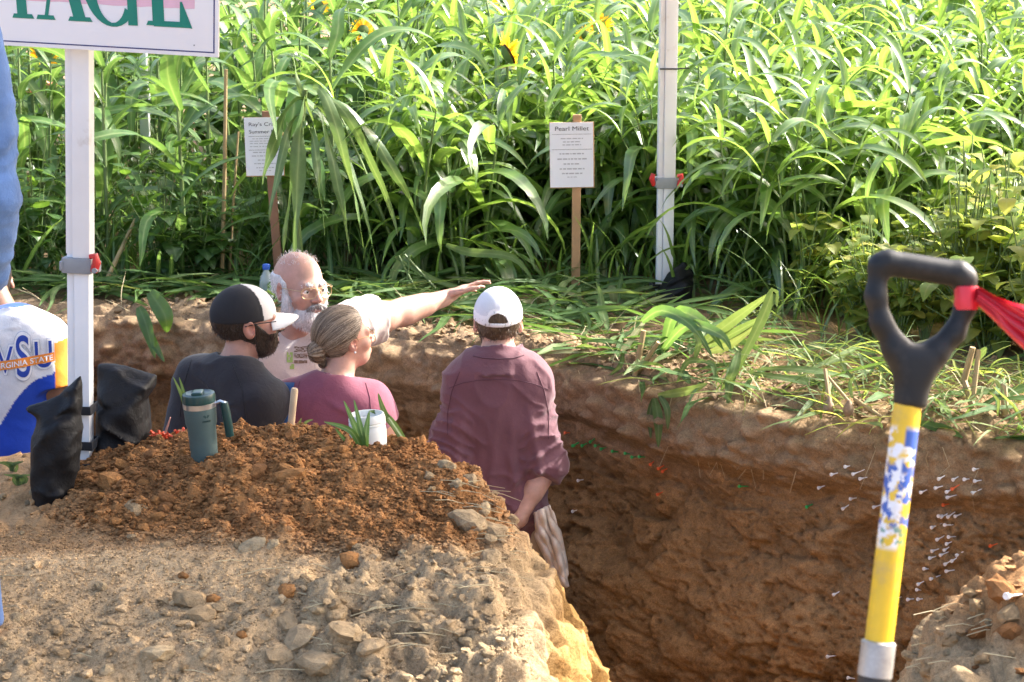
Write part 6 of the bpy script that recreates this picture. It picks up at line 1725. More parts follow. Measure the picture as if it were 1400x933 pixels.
            if wr is not None: d = d - wr(p)
            d = smax(d, hem * s.k - p[:, 2], .003)
            nb = s.W(0, -.025, 1.44); hb = s.H(0, -.02, -.06); d = smax(d, -sd_cap(p, nb + (hb - nb) * neck_t, hb + (hb - nb) * .4, neck_r * s.k, (neck_r + .006) * s.k), .004)
            return d
        lo, hi = s.box(.05); lo = (lo[0], lo[1], hem * s.k - .03); hi = (hi[0], hi[1], 1.60 * s.k + .05)
        return sdf_obj(name, fn, (lo, hi), res, mat, s.root, fine, col, 1)
    def trousers(s, mat, res=.013):
        def fn(p):
            d = smin(s.legs(p, .013), s.torso(p, .009), .03); d = smax(d, p[:, 2] - 1.0 * s.k, .004); return smax(d, .10 * s.k - p[:, 2], .004) - .003 * vnoise(p * 14, 3)
        lo, hi = s.box(.03); P = [np.array(q[1]) for q in s.legs.l]
        return sdf_obj('trousers', fn, (lo, (hi[0], hi[1], 1.04 * s.k)), res, mat, s.root)
    def shoes(s, mat):
        for sd in (-1, 1):
            P = Prims(.03); P.cap(s.W(sd * .115, -.03, .055), s.W(sd * .13, .15, .04), .055 * s.k, .043 * s.k)
            c, Rr = P.bound(); fn = lambda p, P=P: smax(P(p), .004 - p[:, 2], .004)
            sdf_obj('shoe', fn, (tuple(c - Rr), tuple(c + Rr)), .012, mat, s.root)
    def hair(s, mat, region, inf=.008, nz=.003, nscale=60, res=.005, name='hair', stretch=(1, 1, .3)):
        def fn(p):
            q = s.head_local(p); d = s.head_sdf(p, inf, ears=False) - nz * vnoise(p * nscale * f32(*stretch), 6) - nz * .6 * vnoise(p * nscale * 2.3 * f32(*stretch), 8)
            return smax(d, region(q) * s.hs, .005)
        h = s.hc; return sdf_obj(name, fn, (tuple(h - .17), tuple(h + .18)), res, mat, s.root)
    def cap(s, mat, tilt=0.0, col=None, back_hole=False, brim=True, res=.0042, base_z=.030, mat_brim=None, brim_len=.075, bcurve=3.6):
        ct, st_ = math.cos(tilt), math.sin(tilt)
        def loc(p):
            q = s.head_local(p); y = q[:, 1] * ct + q[:, 2] * st_; z = -q[:, 1] * st_ + q[:, 2] * ct; return np.stack([q[:, 0], y, z], -1)
        def crown(q, g=0.0):
            f = np.where(q[:, 1] > 0, 1.0, 0.0)
            return sd_ell(q, (0, -.012, .034), (.0885 + g, .1105 + g, .1005 + g))
        def fn(p):
            q = loc(p); d = crown(q); d = smax(d, base_z - q[:, 2], .003)
            az = np.arctan2(q[:, 0], q[:, 1] + .012); seam = np.exp(-((np.mod(az + math.pi / 6, math.pi / 3) - math.pi / 6) / .022) ** 2); d = d + .0012 * seam * (q[:, 2] > base_z + .012) * sstep(.015, .035, np.hypot(q[:, 0], q[:, 1] + .012))
            band = np.abs(q[:, 2] - (base_z + .014)) < .0012; d = d + .0007 * band
            if back_hole:
                hz = base_z + .016; e = np.sqrt(q[:, 0] ** 2 + ((q[:, 2] - hz)) ** 2) - .034; e = np.maximum(e, hz - q[:, 2]); e = np.where(q[:, 1] < 0, e, 1.0); d = smax(d, -e, .002)
                rim = np.abs(np.sqrt(q[:, 0] ** 2 + (q[:, 2] - hz) ** 2) - .0375) - .0035; rim = smax(rim, np.abs(crown(q, .001)) - .002, .001); rim = np.where((q[:, 1] < 0) & (q[:, 2] > hz - .004), rim, 1.0); d = smin(d, rim, .002)
            d = smin(d, sd_ell(q, (0, -.012, .134), (.0075, .0075, .0035)), .001)
            return d * s.hs
        h = s.hc; o = sdf_obj('cap', fn, (tuple(h - .19), tuple(h + .20)), res, mat, s.root, (), (lambda V: col(loc(V))) if col else None)
        if brim:
            def fb(p):
                q = loc(p); x, y, z = q.T
                zc = base_z + .008 - bcurve * x * x - .16 * np.clip(y - .08, 0, 1) - .3 * np.clip(y - .09, 0, 1) ** 2
                out = np.sqrt((x / .079) ** 2 + ((y - .050) / (.052 + brim_len)) ** 2) - 1; d = smax(out * .07, np.abs(z - zc) - .0038, .002)
                d = smax(d, .07 - y - .0 * x, .003); return smax(d, -crown(q, -.003), .002) * s.hs
            h2 = s.H(0, .12, .03); sdf_obj('cap_brim', fb, (tuple(h2 - .15), tuple(h2 + .15)), .0036, mat_brim or mat, o)
        return o

def folds(s, L_, amp=1.0):
    """Cloth folds as ridges along given segments (local right / up coordinates on the back or front)."""
    def wr(p):
        a = p @ f32(*s.r); z = p[:, 2]; fd = p @ f32(*s.f); out = np.zeros(len(p), np.float32)
        for side, a0, z0, a1, z1, h, w in L_:
            d0 = np.array([a1 - a0, z1 - z0]); l2 = d0 @ d0; t = np.clip(((a - a0) * d0[0] + (z - z0) * d0[1]) / l2, 0, 1)
            d = np.hypot(a - a0 - t * d0[0], z - z0 - t * d0[1]); g = np.exp(-(d / w) ** 2) * np.sin(math.pi * np.clip(t * .9 + .05, 0, 1)) ** .6
            m = (fd < 0.03) if side == 'b' else (fd > -.03) if side == 'f' else 1.0
            out += h * amp * g * m
        return out
    return wr
def crease(p, seed, sc=1.0, amp=.004, dirv=(1, .6, .5)):
    q = p * sc; u = q[:, 0] * dirv[0] + q[:, 2] * dirv[2]
    w = .8 * vnoise(q * 4.0, seed + 2)
    return amp * (1 - np.abs(vnoise(np.stack([q[:, 0] * 5 + 2 * w, q[:, 1] * 5, q[:, 2] * 11 + q[:, 0] * 5 * dirv[1] + 2 * w], -1), seed))) ** 3 + .6 * amp * vnoise(p * 7, seed + 1)
def sleeve_rings(s, sd, t0, t1, amp=.006, n=7, seed=0, on='up'):
    """bunched rings of cloth along an arm"""
    a = s.arms[sd]; A0, B0 = (a['sh'], a['el']) if on == 'up' else (a['el'], a['wr']); L_ = np.linalg.norm(B0 - A0); u = (B0 - A0) / L_
    def fn(p):
        t = ((p - f32(*A0)) @ f32(*u)) / L_; d = np.linalg.norm(p - f32(*A0) - (t * L_)[:, None] * f32(*u), axis=1)
        w = sstep(t0 - .06, t0 + .05, t) * sstep(t1 + .06, t1 - .05, t) * (d < .11)
        return amp * w * (1 - np.abs(np.sin(t * n * math.pi + 1.2 * vnoise(p * 16, seed) * 2))) ** 1.5
    return fn
DENIM = fabric_mat('jeans_denim', (.045, .075, .15), weave=800, var=.25); KHAKI = fabric_mat('khaki_cloth', (.36, .29, .21), weave=700); BOOT = simple_mat('brown_boot', (.10, .06, .035), .6, var=.3)
FL = -1.40

def neck_axis(s, p):
    nb = s.W(0, -.025, 1.44); ax = s.H(0, -.02, -.06) - nb if s.face != R(-8) else np.array([-.12, .25, 1.]); ax = ax / np.linalg.norm(ax); v = p - f32(*(nb + ax * .055)); h = v @ f32(*ax); return h, np.linalg.norm(v - h[:, None] * f32(*ax), axis=1)
# ---- man in maroon shirt and white cap, seen from behind
Ym = 7.08; o = at_y(682, 470, Ym); Pm = Person('man in a maroon shirt and backward-facing white cap seen from behind, hands clasped behind him', (o.x, Ym, FL - .01), 1.785, R(2), R(0), head_pitch=-.04, hs=1.0, width=.91, sw=.80, head_at=at_y(681, 441, Ym + .02))
Pm.arm(1, Pm.at(749, 632, Ym - .05), Pm.at(709, 712, Ym - .15), shoulder=Pm.at(712, 545, Ym), hand_dir=(-.8, .0, -.5), palm_n=(0, -1, 0), curl=.9, rad=.95)
Pm.arm(-1, Pm.at(609, 622, Ym - .05), Pm.at(640, 715, Ym - .14), shoulder=Pm.at(647, 545, Ym), hand_dir=(.85, -.05, -.4), palm_n=(0, -1, 0), curl=.9, rad=.95)
Pm.build((.50, .29, .215), lips=.7)
MAROON = fabric_mat('maroon_shirt', (.150, .066, .082), weave=900, var=.10, bmp=.35, sheen=.25)
k = Pm.k; FLD = [('b', .00, 1.36, -.03, 1.02, .004, .016), ('b', .05, 1.32, .06, .95, .006, .016), ('b', -.06, 1.30, -.07, .96, .004, .018), ('b', .16, 1.22, .03, 1.05, .007, .013), ('b', .17, 1.17, .02, .93, .008, .014),
       ('b', .17, 1.10, .05, .86, .009, .016), ('b', -.15, 1.20, -.06, 1.06, .006, .014), ('b', -.16, 1.12, -.04, .96, .007, .014), ('b', -.11, 1.05, .05, .90, .006, .016), ('b', .11, 1.36, .15, 1.12, .007, .015), ('b', -.12, 1.36, -.15, 1.14, .006, .015),
       ('b', .03, 1.22, .10, 1.00, .004, .014), ('b', -.10, .99, .02, .86, .006, .014), ('b', .10, 1.0, -.02, .86, .006, .014)]
fw = folds(Pm, FLD); rg = [sleeve_rings(Pm, sd, .25, 1.0, .007, 6, 3 + sd) for sd in (1, -1)] + [sleeve_rings(Pm, sd, .0, .26, .0055, 2.6, 9 + sd, 'fo') for sd in (1, -1)]
yz = Pm.W(0, 0, 1.385)[2]
def wrm(p):
    a = p @ f32(*Pm.r); out = 1.6 * fw(p) + crease(p, 30, 1.2, .009) + 1.5 * sum(g(p) for g in rg)
    ar = np.abs(a) - .172 - .02 * (p[:, 2] - 1.3); h, rr = neck_axis(Pm, p); return out - .0010 * np.exp(-(ar / .004) ** 2) * (p[:, 2] > 1.15) - .004 * np.exp(-((h + .002) / .005) ** 2) * (rr < .105)
def collar_m(p):
    z0 = Pm.W(0, 0, 1.455)[2]; nb = Pm.W(0, -.025, 1.44); ax = Pm.H(0, -.02, -.06) - nb; ln = np.linalg.norm(ax); ax = ax / ln; c = nb + ax * .055; v = p - f32(*c); h = v @ f32(*ax); rr = np.linalg.norm(v - h[:, None] * f32(*ax), axis=1)
    Rr = .073 * k + .35 * np.clip(.050 - h, 0, 1); d = np.abs(rr - Rr) - .0085; d = smax(d, h - .062, .003); return smax(d, -.03 - h, .003)
Pm.top('shirt', MAROON, .016, 1.22, neck_r=.072, hem=.80, wr=wrm, flare=.018, collar=collar_m, res=.0058, loose=.045)
Pm.trousers(KHAKI); Pm.shoes(BOOT)
Pm.hair(hair_mat('brown_hair', (.055, .036, .022), (.11, .075, .045)), lambda q: np.maximum.reduce([q[:, 1] - .015 - .25 * np.clip(-q[:, 2], 0, .05), -.083 + .05 * np.abs(q[:, 0]) - q[:, 2], q[:, 2] - .115]), inf=.0065, nz=.0022)
WCAP = fabric_mat('white_cap_cloth', (.80, .80, .82), weave=1000, rough=.8, col_attr=True, bmp=.03)
def wcol(q):
    C = np.tile([.80, .80, .82], (len(q), 1)); side_ = (np.abs(q[:, 0]) > .0) & (q[:, 1] < .03); d = (np.sqrt(q[:, 0] ** 2 + (q[:, 2] - .046) ** 2) > .043) & (q[:, 2] > .06) & side_; C[d] = (.62, .64, .70); return C
Pm.cap(WCAP, tilt=.10, back_hole=True, col=wcol, base_z=.022)
# pale cloth hanging from his waist at the right
c0 = at_y(738, 700, Ym - .12); o = empty('hanging_cloth', c0); tag(o, 'pale cloth hanging from the right hip of the maroon-shirted man', 'cloth')
V = []; Q = []; nu, nv = 34, 30
L0 = [(729, 702), (733, 735), (752, 775), (769, 802)]; L1 = [(752, 690), (766, 730), (774, 770), (777, 803)]
for i in range(nu + 1):
    u = i / nu * 3; a = min(2, int(u)); t = u - a
    p0 = [L0[a][c] * (1 - t) + L0[a + 1][c] * t for c in (0, 1)]; p1 = [L1[a][c] * (1 - t) + L1[a + 1][c] * t for c in (0, 1)]
    for j in range(nv + 1):
        v = j / nv; q = at_y(p0[0] * (1 - v) + p1[0] * v, p0[1] * (1 - v) + p1[1] * v, Ym - .13 - .05 * math.sin(v * math.pi) + .022 * math.sin(v * 11 + i * .16) + .016 * math.sin(v * 23 - i * .21 + 1.5 * math.sin(i * .3)) + .008 * math.sin(i * .9 + v * 5)); V.append((q - c0)[:])
for i in range(nu):
    for j in range(nv): a = i * (nv + 1) + j; Q.append((a, a + 1, a + nv + 2, a + nv + 1))
cl = link('cloth', np_mesh('cloth', V, Q, fabric_mat('pale_cloth', (.62, .53, .44), weave=600, var=.12)), o); sm = cl.modifiers.new('thick', 'SOLIDIFY'); sm.thickness = .006

# ---- bearded man pointing
Yb = 7.34; o = at_y(400, 400, Yb); PB = Person('bald man with a white beard and glasses in a pale T-shirt pointing over the pit', (o.x - .02, Yb + .02, FL - .0), 1.80, R(158), R(141), head_pitch=-.02, hs=1.08, belly=.05, width=1.12, head_at=at_y(411, 394, Yb - .03))
PB.arm(-1, PB.at(548, 428, Yb + .20), PB.at(608, 408, Yb + .34), shoulder=PB.at(478, 444, Yb + .03), hand_dir=(.80, .50, .30), palm_n=(.25, -.35, -.9), curl=.30, spread=.16, rad=1.12)
PB.arm(1, PB.at(350, 590, Yb - .05), PB.at(380, 660, Yb - .15), shoulder=PB.at(360, 488, Yb - .03), rad=1.1)
hw = PB.at(635, 398, Yb + .40)
PB.build((.49, .285, .215), lips=.8, hand_fine=[(0, hw[0] - .12, hw[0] + .14, .0042), (2, hw[2] - .1, hw[2] + .12, .0042)])
TEE_C = fabric_mat('pale_tshirt', (.56, .47, .43), weave=700, bmp=.35)
FLD = [('f', -.02, 1.30, .16, 1.05, .006, .016), ('f', -.10, 1.38, .10, 1.10, .007, .018), ('f', -.13, 1.33, .05, .98, .006, .018), ('f', -.14, 1.25, .02, 1.15, .006, .015), ('f', .10, 1.38, .17, 1.12, .008, .014), ('f', .06, 1.25, .18, 1.0, .006, .014)]
fb_ = folds(PB, FLD); rb = sleeve_rings(PB, -1, .05, .55, .005, 5, 4)
PB.top('tshirt', TEE_C, .016, .50, neck_r=.064, neck_t=.85, hem=.86, wr=lambda p: 1.4 * fb_(p) + crease(p, 41, 1.1, .008) + rb(p), sl_inf=.022, flare=.012, res=.0065)
PB.trousers(DENIM); PB.shoes(BOOT)
WH = hair_mat('white_hair', (.50, .48, .48), (.72, .70, .70), 160)
def fringe(q): return np.maximum.reduce([q[:, 2] - .052 + .8 * np.clip(q[:, 1] + .01, 0, 1), q[:, 1] - .022, -.070 - q[:, 2], .045 * 0 - 1 + 0 * q[:, 0]])
PB.hair(WH, fringe, inf=.0085, nz=.003, nscale=80)
def beard_fn(p):
    q = PB.head_local(p); d = smin(sd_ell(q, (0, .038, -.082), (.064, .064, .045)), sd_ell(q, (0, .056, -.104), (.045, .044, .034)), .02)
    for sx in (-1, 1): d = smin(d, sd_cap(q, (sx * .066, .020, -.062), (sx * .0735, .018, .002), .020, .0105), .015)
    d = d - .0035 * vnoise(q * f32(70, 70, 38), 3) - .0028 * vnoise(q * f32(150, 150, 70), 4) - .003 * vnoise(q * 25, 7)
    d = smax(d, q[:, 2] + .043 - 1.5 * np.clip(np.abs(q[:, 0]) - .028, 0, 1), .006); d = smax(d, -sd_ell(q, (0, .108, -.0625), (.023, .024, .0105)), .003); return d * PB.hs
h = PB.hc; sdf_obj('beard', beard_fn, (tuple(h - .20), tuple(h + .16)), .0040, WH, PB.root)
def must_fn(p):
    q = PB.head_local(p); d = None
    for sx in (-1, 1):
        e = smin(sd_cap(q, (sx * .004, .1055, -.046), (sx * .022, .098, -.052), .0072, .0068), sd_cap(q, (sx * .022, .098, -.052), (sx * .033, .086, -.066), .0068, .0045), .005); d = e if d is None else smin(d, e, .002)
    return (d - .0016 * vnoise(q * f32(120, 120, 60), 5)) * PB.hs
sdf_obj('mustache', must_fn, (tuple(h - .16), tuple(h + .16)), .0034, hair_mat('grey_hair', (.20, .18, .17), (.42, .40, .39), 200), PB.root)
eb = Prims(.004)
for sx in (-1, 1): eb.cap((sx * .016, .0965, .0215), (sx * .032, .0935, .0265), .0045, .0045); eb.cap((sx * .032, .0935, .0265), (sx * .047, .080, .021), .0045, .003)
sdf_obj('eyebrows', lambda p: (eb(PB.head_local(p)) - .0015 * vnoise(PB.head_local(p) * 160, 2)) * PB.hs, (tuple(h - .15), tuple(h + .15)), .0034, WH, PB.root)
GL = simple_mat('thin_gold_metal', (.55, .40, .22), .3, metal=.9)
def glasses(P, mat, w=.0265, hh=.0185, yy=.110, z0=-.002, r=.0013, curve=.30):
    L_ = []
    for sx in (-1, 1):
        c = []
        for i in range(25):
            a = 2 * math.pi * i / 24; x = sx * .0345 + w * math.copysign(abs(math.cos(a)) ** .75, math.cos(a)); z = z0 + hh * math.copysign(abs(math.sin(a)) ** .75, math.sin(a)); c.append(P.H(x, yy - curve * max(0, abs(x) - .02), z))
        L_.append(c); L_.append([P.H(sx * .060, yy - curve * .04, z0 + .010), P.H(sx * .074, .085, z0 + .012), P.H(sx * .084, .02, .012), P.H(sx * .086, -.010, .014), P.H(sx * .084, -.022, -.004)])
    L_.append([P.H(-.009, yy, z0 + .006), P.H(0, yy + .003, z0 + .009), P.H(.009, yy, z0 + .006)]); L_.append([P.H(-.012, yy, z0 + .015), P.H(.012, yy, z0 + .015)])
    g = wire('glasses', L_, r, mat, P.root)
    m, nt, p = new_mat('spectacle_glass'); tr = nt.nodes.new('ShaderNodeBsdfTransparent'); gl = nt.nodes.new('ShaderNodeBsdfGlossy'); gl.inputs['Roughness'].default_value = .05; mx = nt.nodes.new('ShaderNodeMixShader'); mx.inputs[0].default_value = .10
    nt.links.new(tr.outputs[0], mx.inputs[1]); nt.links.new(gl.outputs[0], mx.inputs[2]); nt.links.new(mx.outputs[0], nt.nodes['Material Output'].inputs[0])
    for c in (L_[0], L_[2]):
        mb = MB(); mb.add([tuple(q) for q in c[:-1]], [tuple(range(24))]); mb.obj('lens', m, g)
glasses(PB, GL)
# small printed emblem on his chest: a green mark and brown blocks
Mi = PB.root.children
def on_cloth(parent_obj, px, py): 
    return None
def chest_print():
    shirt = [c for c in PB.root.children if c.name.startswith('tshirt')][0]; me = shirt.data
    bv = BVHTree.FromPolygons([v.co[:] for v in me.vertices], [p.vertices[:] for p in me.polygons])
    def patch(name, x0, y0, x1, y1, mat, n=5, gaps=0.0):
        V = []; Q = []; c0 = Vector((0, 0, CAM_Z)) - PB.O
        for i in range(n + 1):
            for j in range(n + 1):
                hh = bv.ray_cast(c0, ray(x0 + (x1 - x0) * i / n, y0 + (y1 - y0) * j / n).normalized())
                V.append((hh[0] + hh[1] * .0022) if hh[0] is not None else None)
        for i in range(n):
            for j in range(n):
                q = (i*(n+1)+j, i*(n+1)+j+1, (i+1)*(n+1)+j+1, (i+1)*(n+1)+j)
                if all(V[a] is not None for a in q) and random.random() > gaps: Q.append(q)
        used = sorted({a for q in Q for a in q}); rm = {a: i for i, a in enumerate(used)}
        if Q: link(name, np_mesh(name, [V[a][:] for a in used], [[rm[a] for a in q] for q in Q], mat), shirt)
    gm = simple_mat('green_shirt_print', (.30, .42, .12), .8); bm_ = simple_mat('brown_shirt_print', (.20, .13, .09), .8)
    patch('chest_emblem', 392, 482, 400, 496, gm, 4, .15); patch('chest_emblem', 402, 474, 422, 482, bm_, 9, .45); patch('chest_emblem', 402, 484, 420, 490, bm_, 9, .45); patch('chest_emblem', 402, 493, 420, 497, bm_, 8, .1); patch('chest_emblem', 396, 498, 402, 505, gm, 3, .1)
chest_print()

# ---- man in dark T-shirt with black and white cap
Yc = 6.86; o = at_y(325, 470, Yc); Pc = Person('man in a dark T-shirt and black cap with a white brim, seen from behind', (o.x - .015, Yc, FL), 1.785, R(40), R(74), head_pitch=-.08, hs=1.05, belly=.02, width=1.0, head_at=at_y(338, 443, Yc + .02))
Pc.arm(1, Pc.at(352, 610, Yc - .10), Pc.at(420, 640, Yc + .05), shoulder=Pc.at(335, 523, Yc - .06), rad=1.05)
Pc.arm(-1, Pc.at(254, 620, Yc + .05), Pc.at(290, 680, Yc + .15), shoulder=Pc.at(271, 521, Yc + .05), rad=1.05)
def stub(C, V, q, blob):
    w = ((q[:, 2] < -.035) & (q[:, 1] > .0) & (np.linalg.norm(q, axis=1) < .15)) * .0; return C
Pc.build((.42, .215, .15), lips=.6, extra_col=stub)
DARKT = fabric_mat('charcoal_tshirt', (.026, .024, .028), weave=700, col_attr=True, bmp=.35)
rc = sleeve_rings(Pc, 1, .25, .95, .006, 5, 2); fc = folds(Pc, [('b', .14, 1.30, .05, 1.05, .007, .016), ('b', .17, 1.22, .08, .95, .008, .015), ('b', -.14, 1.30, -.06, 1.02, .006, .018), ('b', .0, 1.36, .02, 1.0, .004, .02)])
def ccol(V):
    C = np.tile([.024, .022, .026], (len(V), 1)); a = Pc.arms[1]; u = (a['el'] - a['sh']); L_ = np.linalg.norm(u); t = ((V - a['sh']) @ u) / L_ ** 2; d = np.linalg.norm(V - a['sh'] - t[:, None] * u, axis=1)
    m = (d < .095) & (t > .06) & (V @ Pc.r > .13); C[m] = (.10, .097, .105); return C  # sunlight on the right sleeve, painted in as lighter grey cloth
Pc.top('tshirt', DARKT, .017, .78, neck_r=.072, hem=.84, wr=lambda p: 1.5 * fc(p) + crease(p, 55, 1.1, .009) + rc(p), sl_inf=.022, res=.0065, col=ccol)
Pc.trousers(DENIM); Pc.shoes(BOOT)
DK = hair_mat('dark_hair', (.018, .013, .010), (.045, .032, .024), 150)
Pc.hair(DK, lambda q: np.maximum.reduce([q[:, 1] - .012 - .12 * np.clip(.02 - q[:, 2], 0, .05), -.068 - q[:, 2] + .1 * np.clip(q[:, 1] + .05, 0, 1), q[:, 2] - .10]), inf=.004, nz=.0018)
def bd(p):
    q = Pc.head_local(p); d = Pc.head_sdf(p, .0025, ears=False) / Pc.hs - .002 * vnoise(q * 110, 3)
    reg = np.maximum.reduce([q[:, 2] + .030 - 1.1 * np.clip(.060 - q[:, 1], 0, .05), .012 - q[:, 1], -.125 - q[:, 2], -(sd_ell(q, (0, .1, -.062), (.024, .03, .011)))]); reg2 = reg
    return smax(d, reg2, .004) * Pc.hs
h = Pc.hc; sdf_obj('beard', bd, (tuple(h - .17), tuple(h + .17)), .0045, hair_mat('brown_beard', (.022, .015, .010), (.06, .040, .028), 150), Pc.root)
BCAP = fabric_mat('black_and_white_cap_cloth', (.02, .02, .022), weave=900, rough=.8, col_attr=True, bmp=.04, sheen=.05)
def bcol(q):
    C = np.tile([.018, .018, .021], (len(q), 1)); az = np.abs(np.arctan2(q[:, 0], q[:, 1] + .012)); C[az < .92] = (.52, .50, .49); return C
CAPW = fabric_mat('pale_brim_cloth', (.66, .64, .62), weave=900, rough=.8, bmp=.1)
Pc.cap(BCAP, tilt=-.03, col=bcol, base_z=.018, mat_brim=CAPW, brim_len=.070, bcurve=7.0)
wire('sunglasses_arm', [[Pc.H(.086, -.02, .010), Pc.H(.086, .03, .014), Pc.H(.078, .085, .012)]], .0018, M_STRAP, Pc.root)

# ---- woman in pink T-shirt with a bun
Yw = 6.84; o = at_y(452, 470, Yw); Pw = Person('woman in a dusty pink T-shirt with her hair in a bun, seen from behind', (o.x - .0, Yw, FL + .02), 1.70, R(14), R(62), head_pitch=-.13, hs=.895, width=.87, head_at=at_y(472, 464, Yw + .03))
Pw.arm(1, Pw.at(526, 605, Yw + .0), Pw.at(520, 690, Yw + .12), shoulder=Pw.at(507, 547, Yw - .01), rad=.98)
Pw.arm(-1, Pw.at(368, 620, Yw + .0), Pw.at(400, 690, Yw + .15), shoulder=Pw.at(398, 549, Yw + .02), rad=.98)
Pw.build((.50, .275, .20), lips=.8)
PINKT = fabric_mat('pink_tshirt', (.235, .070, .105), weave=800, bmp=.3, sheen=.2)
fw2 = folds(Pw, [('b', .13, 1.38, .05, 1.40, .004, .012), ('b', .15, 1.32, .06, 1.12, .005, .016), ('b', -.14, 1.32, -.05, 1.1, .005, .016), ('b', .02, 1.42, .12, 1.36, .004, .010), ('b', .0, 1.25, .01, .95, .003, .02)])
Pw.top('tshirt', PINKT, .013, .52, neck_r=.072, hem=.84, wr=lambda p: 1.3 * fw2(p) + crease(p, 65, 1.0, .006), sl_inf=.016, res=.0065)
Pw.trousers(DENIM); Pw.shoes(BOOT)
BL_H = hair_mat('streaked_hair', (.10, .065, .040), (.36, .26, .17), 55, (1, 1, 1))
m = BL_H; nt = m.node_tree; p_ = nt.nodes['Principled BSDF']; va = nt.nodes.new('ShaderNodeVertexColor'); va.layer_name = 'Col'; nt.links.new(va.outputs[0], p_.inputs['Base Color'])
bunc = np.array([0.0, -.128, -.022])
def hair_dir(q):
    """angle round the axis from the forehead to the bun: strands run along lines of equal angle"""
    ax = np.array([0, -.93, -.36]); ax = ax / np.linalg.norm(ax); v = q - np.array([0, 0, .02]); s1 = np.array([1., 0, 0]); s2 = np.cross(ax, s1); return np.arctan2(v @ s2, v @ s1), v @ ax
def hcol(V):
    q = ((V - Pw.hc) @ Pw.Mh) / Pw.hs; th, al = hair_dir(q); b = q - bunc; inb = np.linalg.norm(b, axis=1) < .048
    tb = np.arctan2(b[:, 0], b[:, 2]); th = np.where(inb, tb * 1.3 + 4, th)
    s_ = .75 * vnoise(np.stack([th * 13, al * 7, th * 0], -1), 3) * .6 + vnoise(np.stack([th * 26, al * 9, th * 0 + 4], -1), 4) * .5
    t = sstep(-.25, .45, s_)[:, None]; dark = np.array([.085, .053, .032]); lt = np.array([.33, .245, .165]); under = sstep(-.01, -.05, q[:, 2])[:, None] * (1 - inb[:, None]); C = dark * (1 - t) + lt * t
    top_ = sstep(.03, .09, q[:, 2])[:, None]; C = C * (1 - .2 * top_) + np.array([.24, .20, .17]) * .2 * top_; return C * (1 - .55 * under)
def hair_w(p):
    q = Pw.head_local(p); d = Pw.head_sdf(p, .013, ears=False) / Pw.hs; th, al = hair_dir(q)
    d = d - .0030 * vnoise(np.stack([th * 16, al * 6, th * 0], -1), 7) - .0014 * vnoise(np.stack([th * 40, al * 9, th * 0], -1), 8)
    reg = np.maximum.reduce([q[:, 1] - .060 + .85 * np.clip(.072 - q[:, 2], 0, 1) * 1.0, -.074 + .35 * np.clip(q[:, 1] + .03, 0, 1) - q[:, 2]])
    ear = sd_ell(q, (.081, -.000, -.012), (.03, .020, .028)); d = smax(d, reg, .006); d = smax(d, -ear, .004); d = smax(d, -sd_ell(q, (-.081, .0, -.012), (.03, .02, .028)), .004)
    b = q - f32(*bunc); rb_ = np.linalg.norm(b, axis=1); tb = np.arctan2(b[:, 0], b[:, 2]); e = sd_ell(q, tuple(bunc), (.041, .033, .041)) - .0028 * np.sin(tb * 11 + 3 * vnoise(q * 20, 2)) - .003 * vnoise(q * 45, 3)
    e = smin(e, sd_ell(q, (0.006, -.112, -.062), (.020, .018, .028)) - .003 * vnoise(q * 60, 5), .006); return smin(d, e, .008) * Pw.hs
h = Pw.hc; sdf_obj('hair', hair_w, (tuple(h - .20), tuple(h + .20)), .0040, BL_H, Pw.root, (), hcol)
glasses(Pw, GL, w=.025, hh=.021, yy=.112)
e_ = Pw.H(.088, -.002, -.036); bm = bmesh.new(); bmesh.ops.create_uvsphere(bm, u_segments=8, v_segments=6, radius=.004); me = bpy.data.meshes.new('earring'); bm.to_mesh(me); bm.free(); me.materials.append(simple_mat('pearl', (.7, .7, .68), .2)); link('earring', me, Pw.root, e_)
# blue strap over her left shoulder, lying on the shirt
shirt = [c for c in Pw.root.children if c.name.startswith('tshirt')][0]; bv = BVHTree.FromPolygons([v.co[:] for v in shirt.data.vertices], [p.vertices[:] for p in shirt.data.polygons]); V = []; Q = []; c0 = Vector((0, 0, CAM_Z)) - Pw.O; n = 0
for i in range(15):
    py = 511 + i * 6.5; px = 400 - 12 * math.sin(min(1, i / 9) * 1.5) - 2 * (i > 9); row = []
    for dx in (-7 - i * .12, -3, 2, 7 + i * .12):
        hh = bv.ray_cast(c0, ray(px + dx, py).normalized())
        if hh[0] is not None: row.append((hh[0] + hh[1] * .004)[:])
    if len(row) == 4: V += row; n += 1
for i in range(n - 1):
    for j in range(3): a = i * 4 + j; Q.append((a, a + 4, a + 5, a + 1))
st = link('bag_strap', np_mesh('bag_strap', V, Q, fabric_mat('blue_strap', (.022, .075, .21), weave=500)), Pw.root); sm = st.modifiers.new('t', 'SOLIDIFY'); sm.thickness = .003

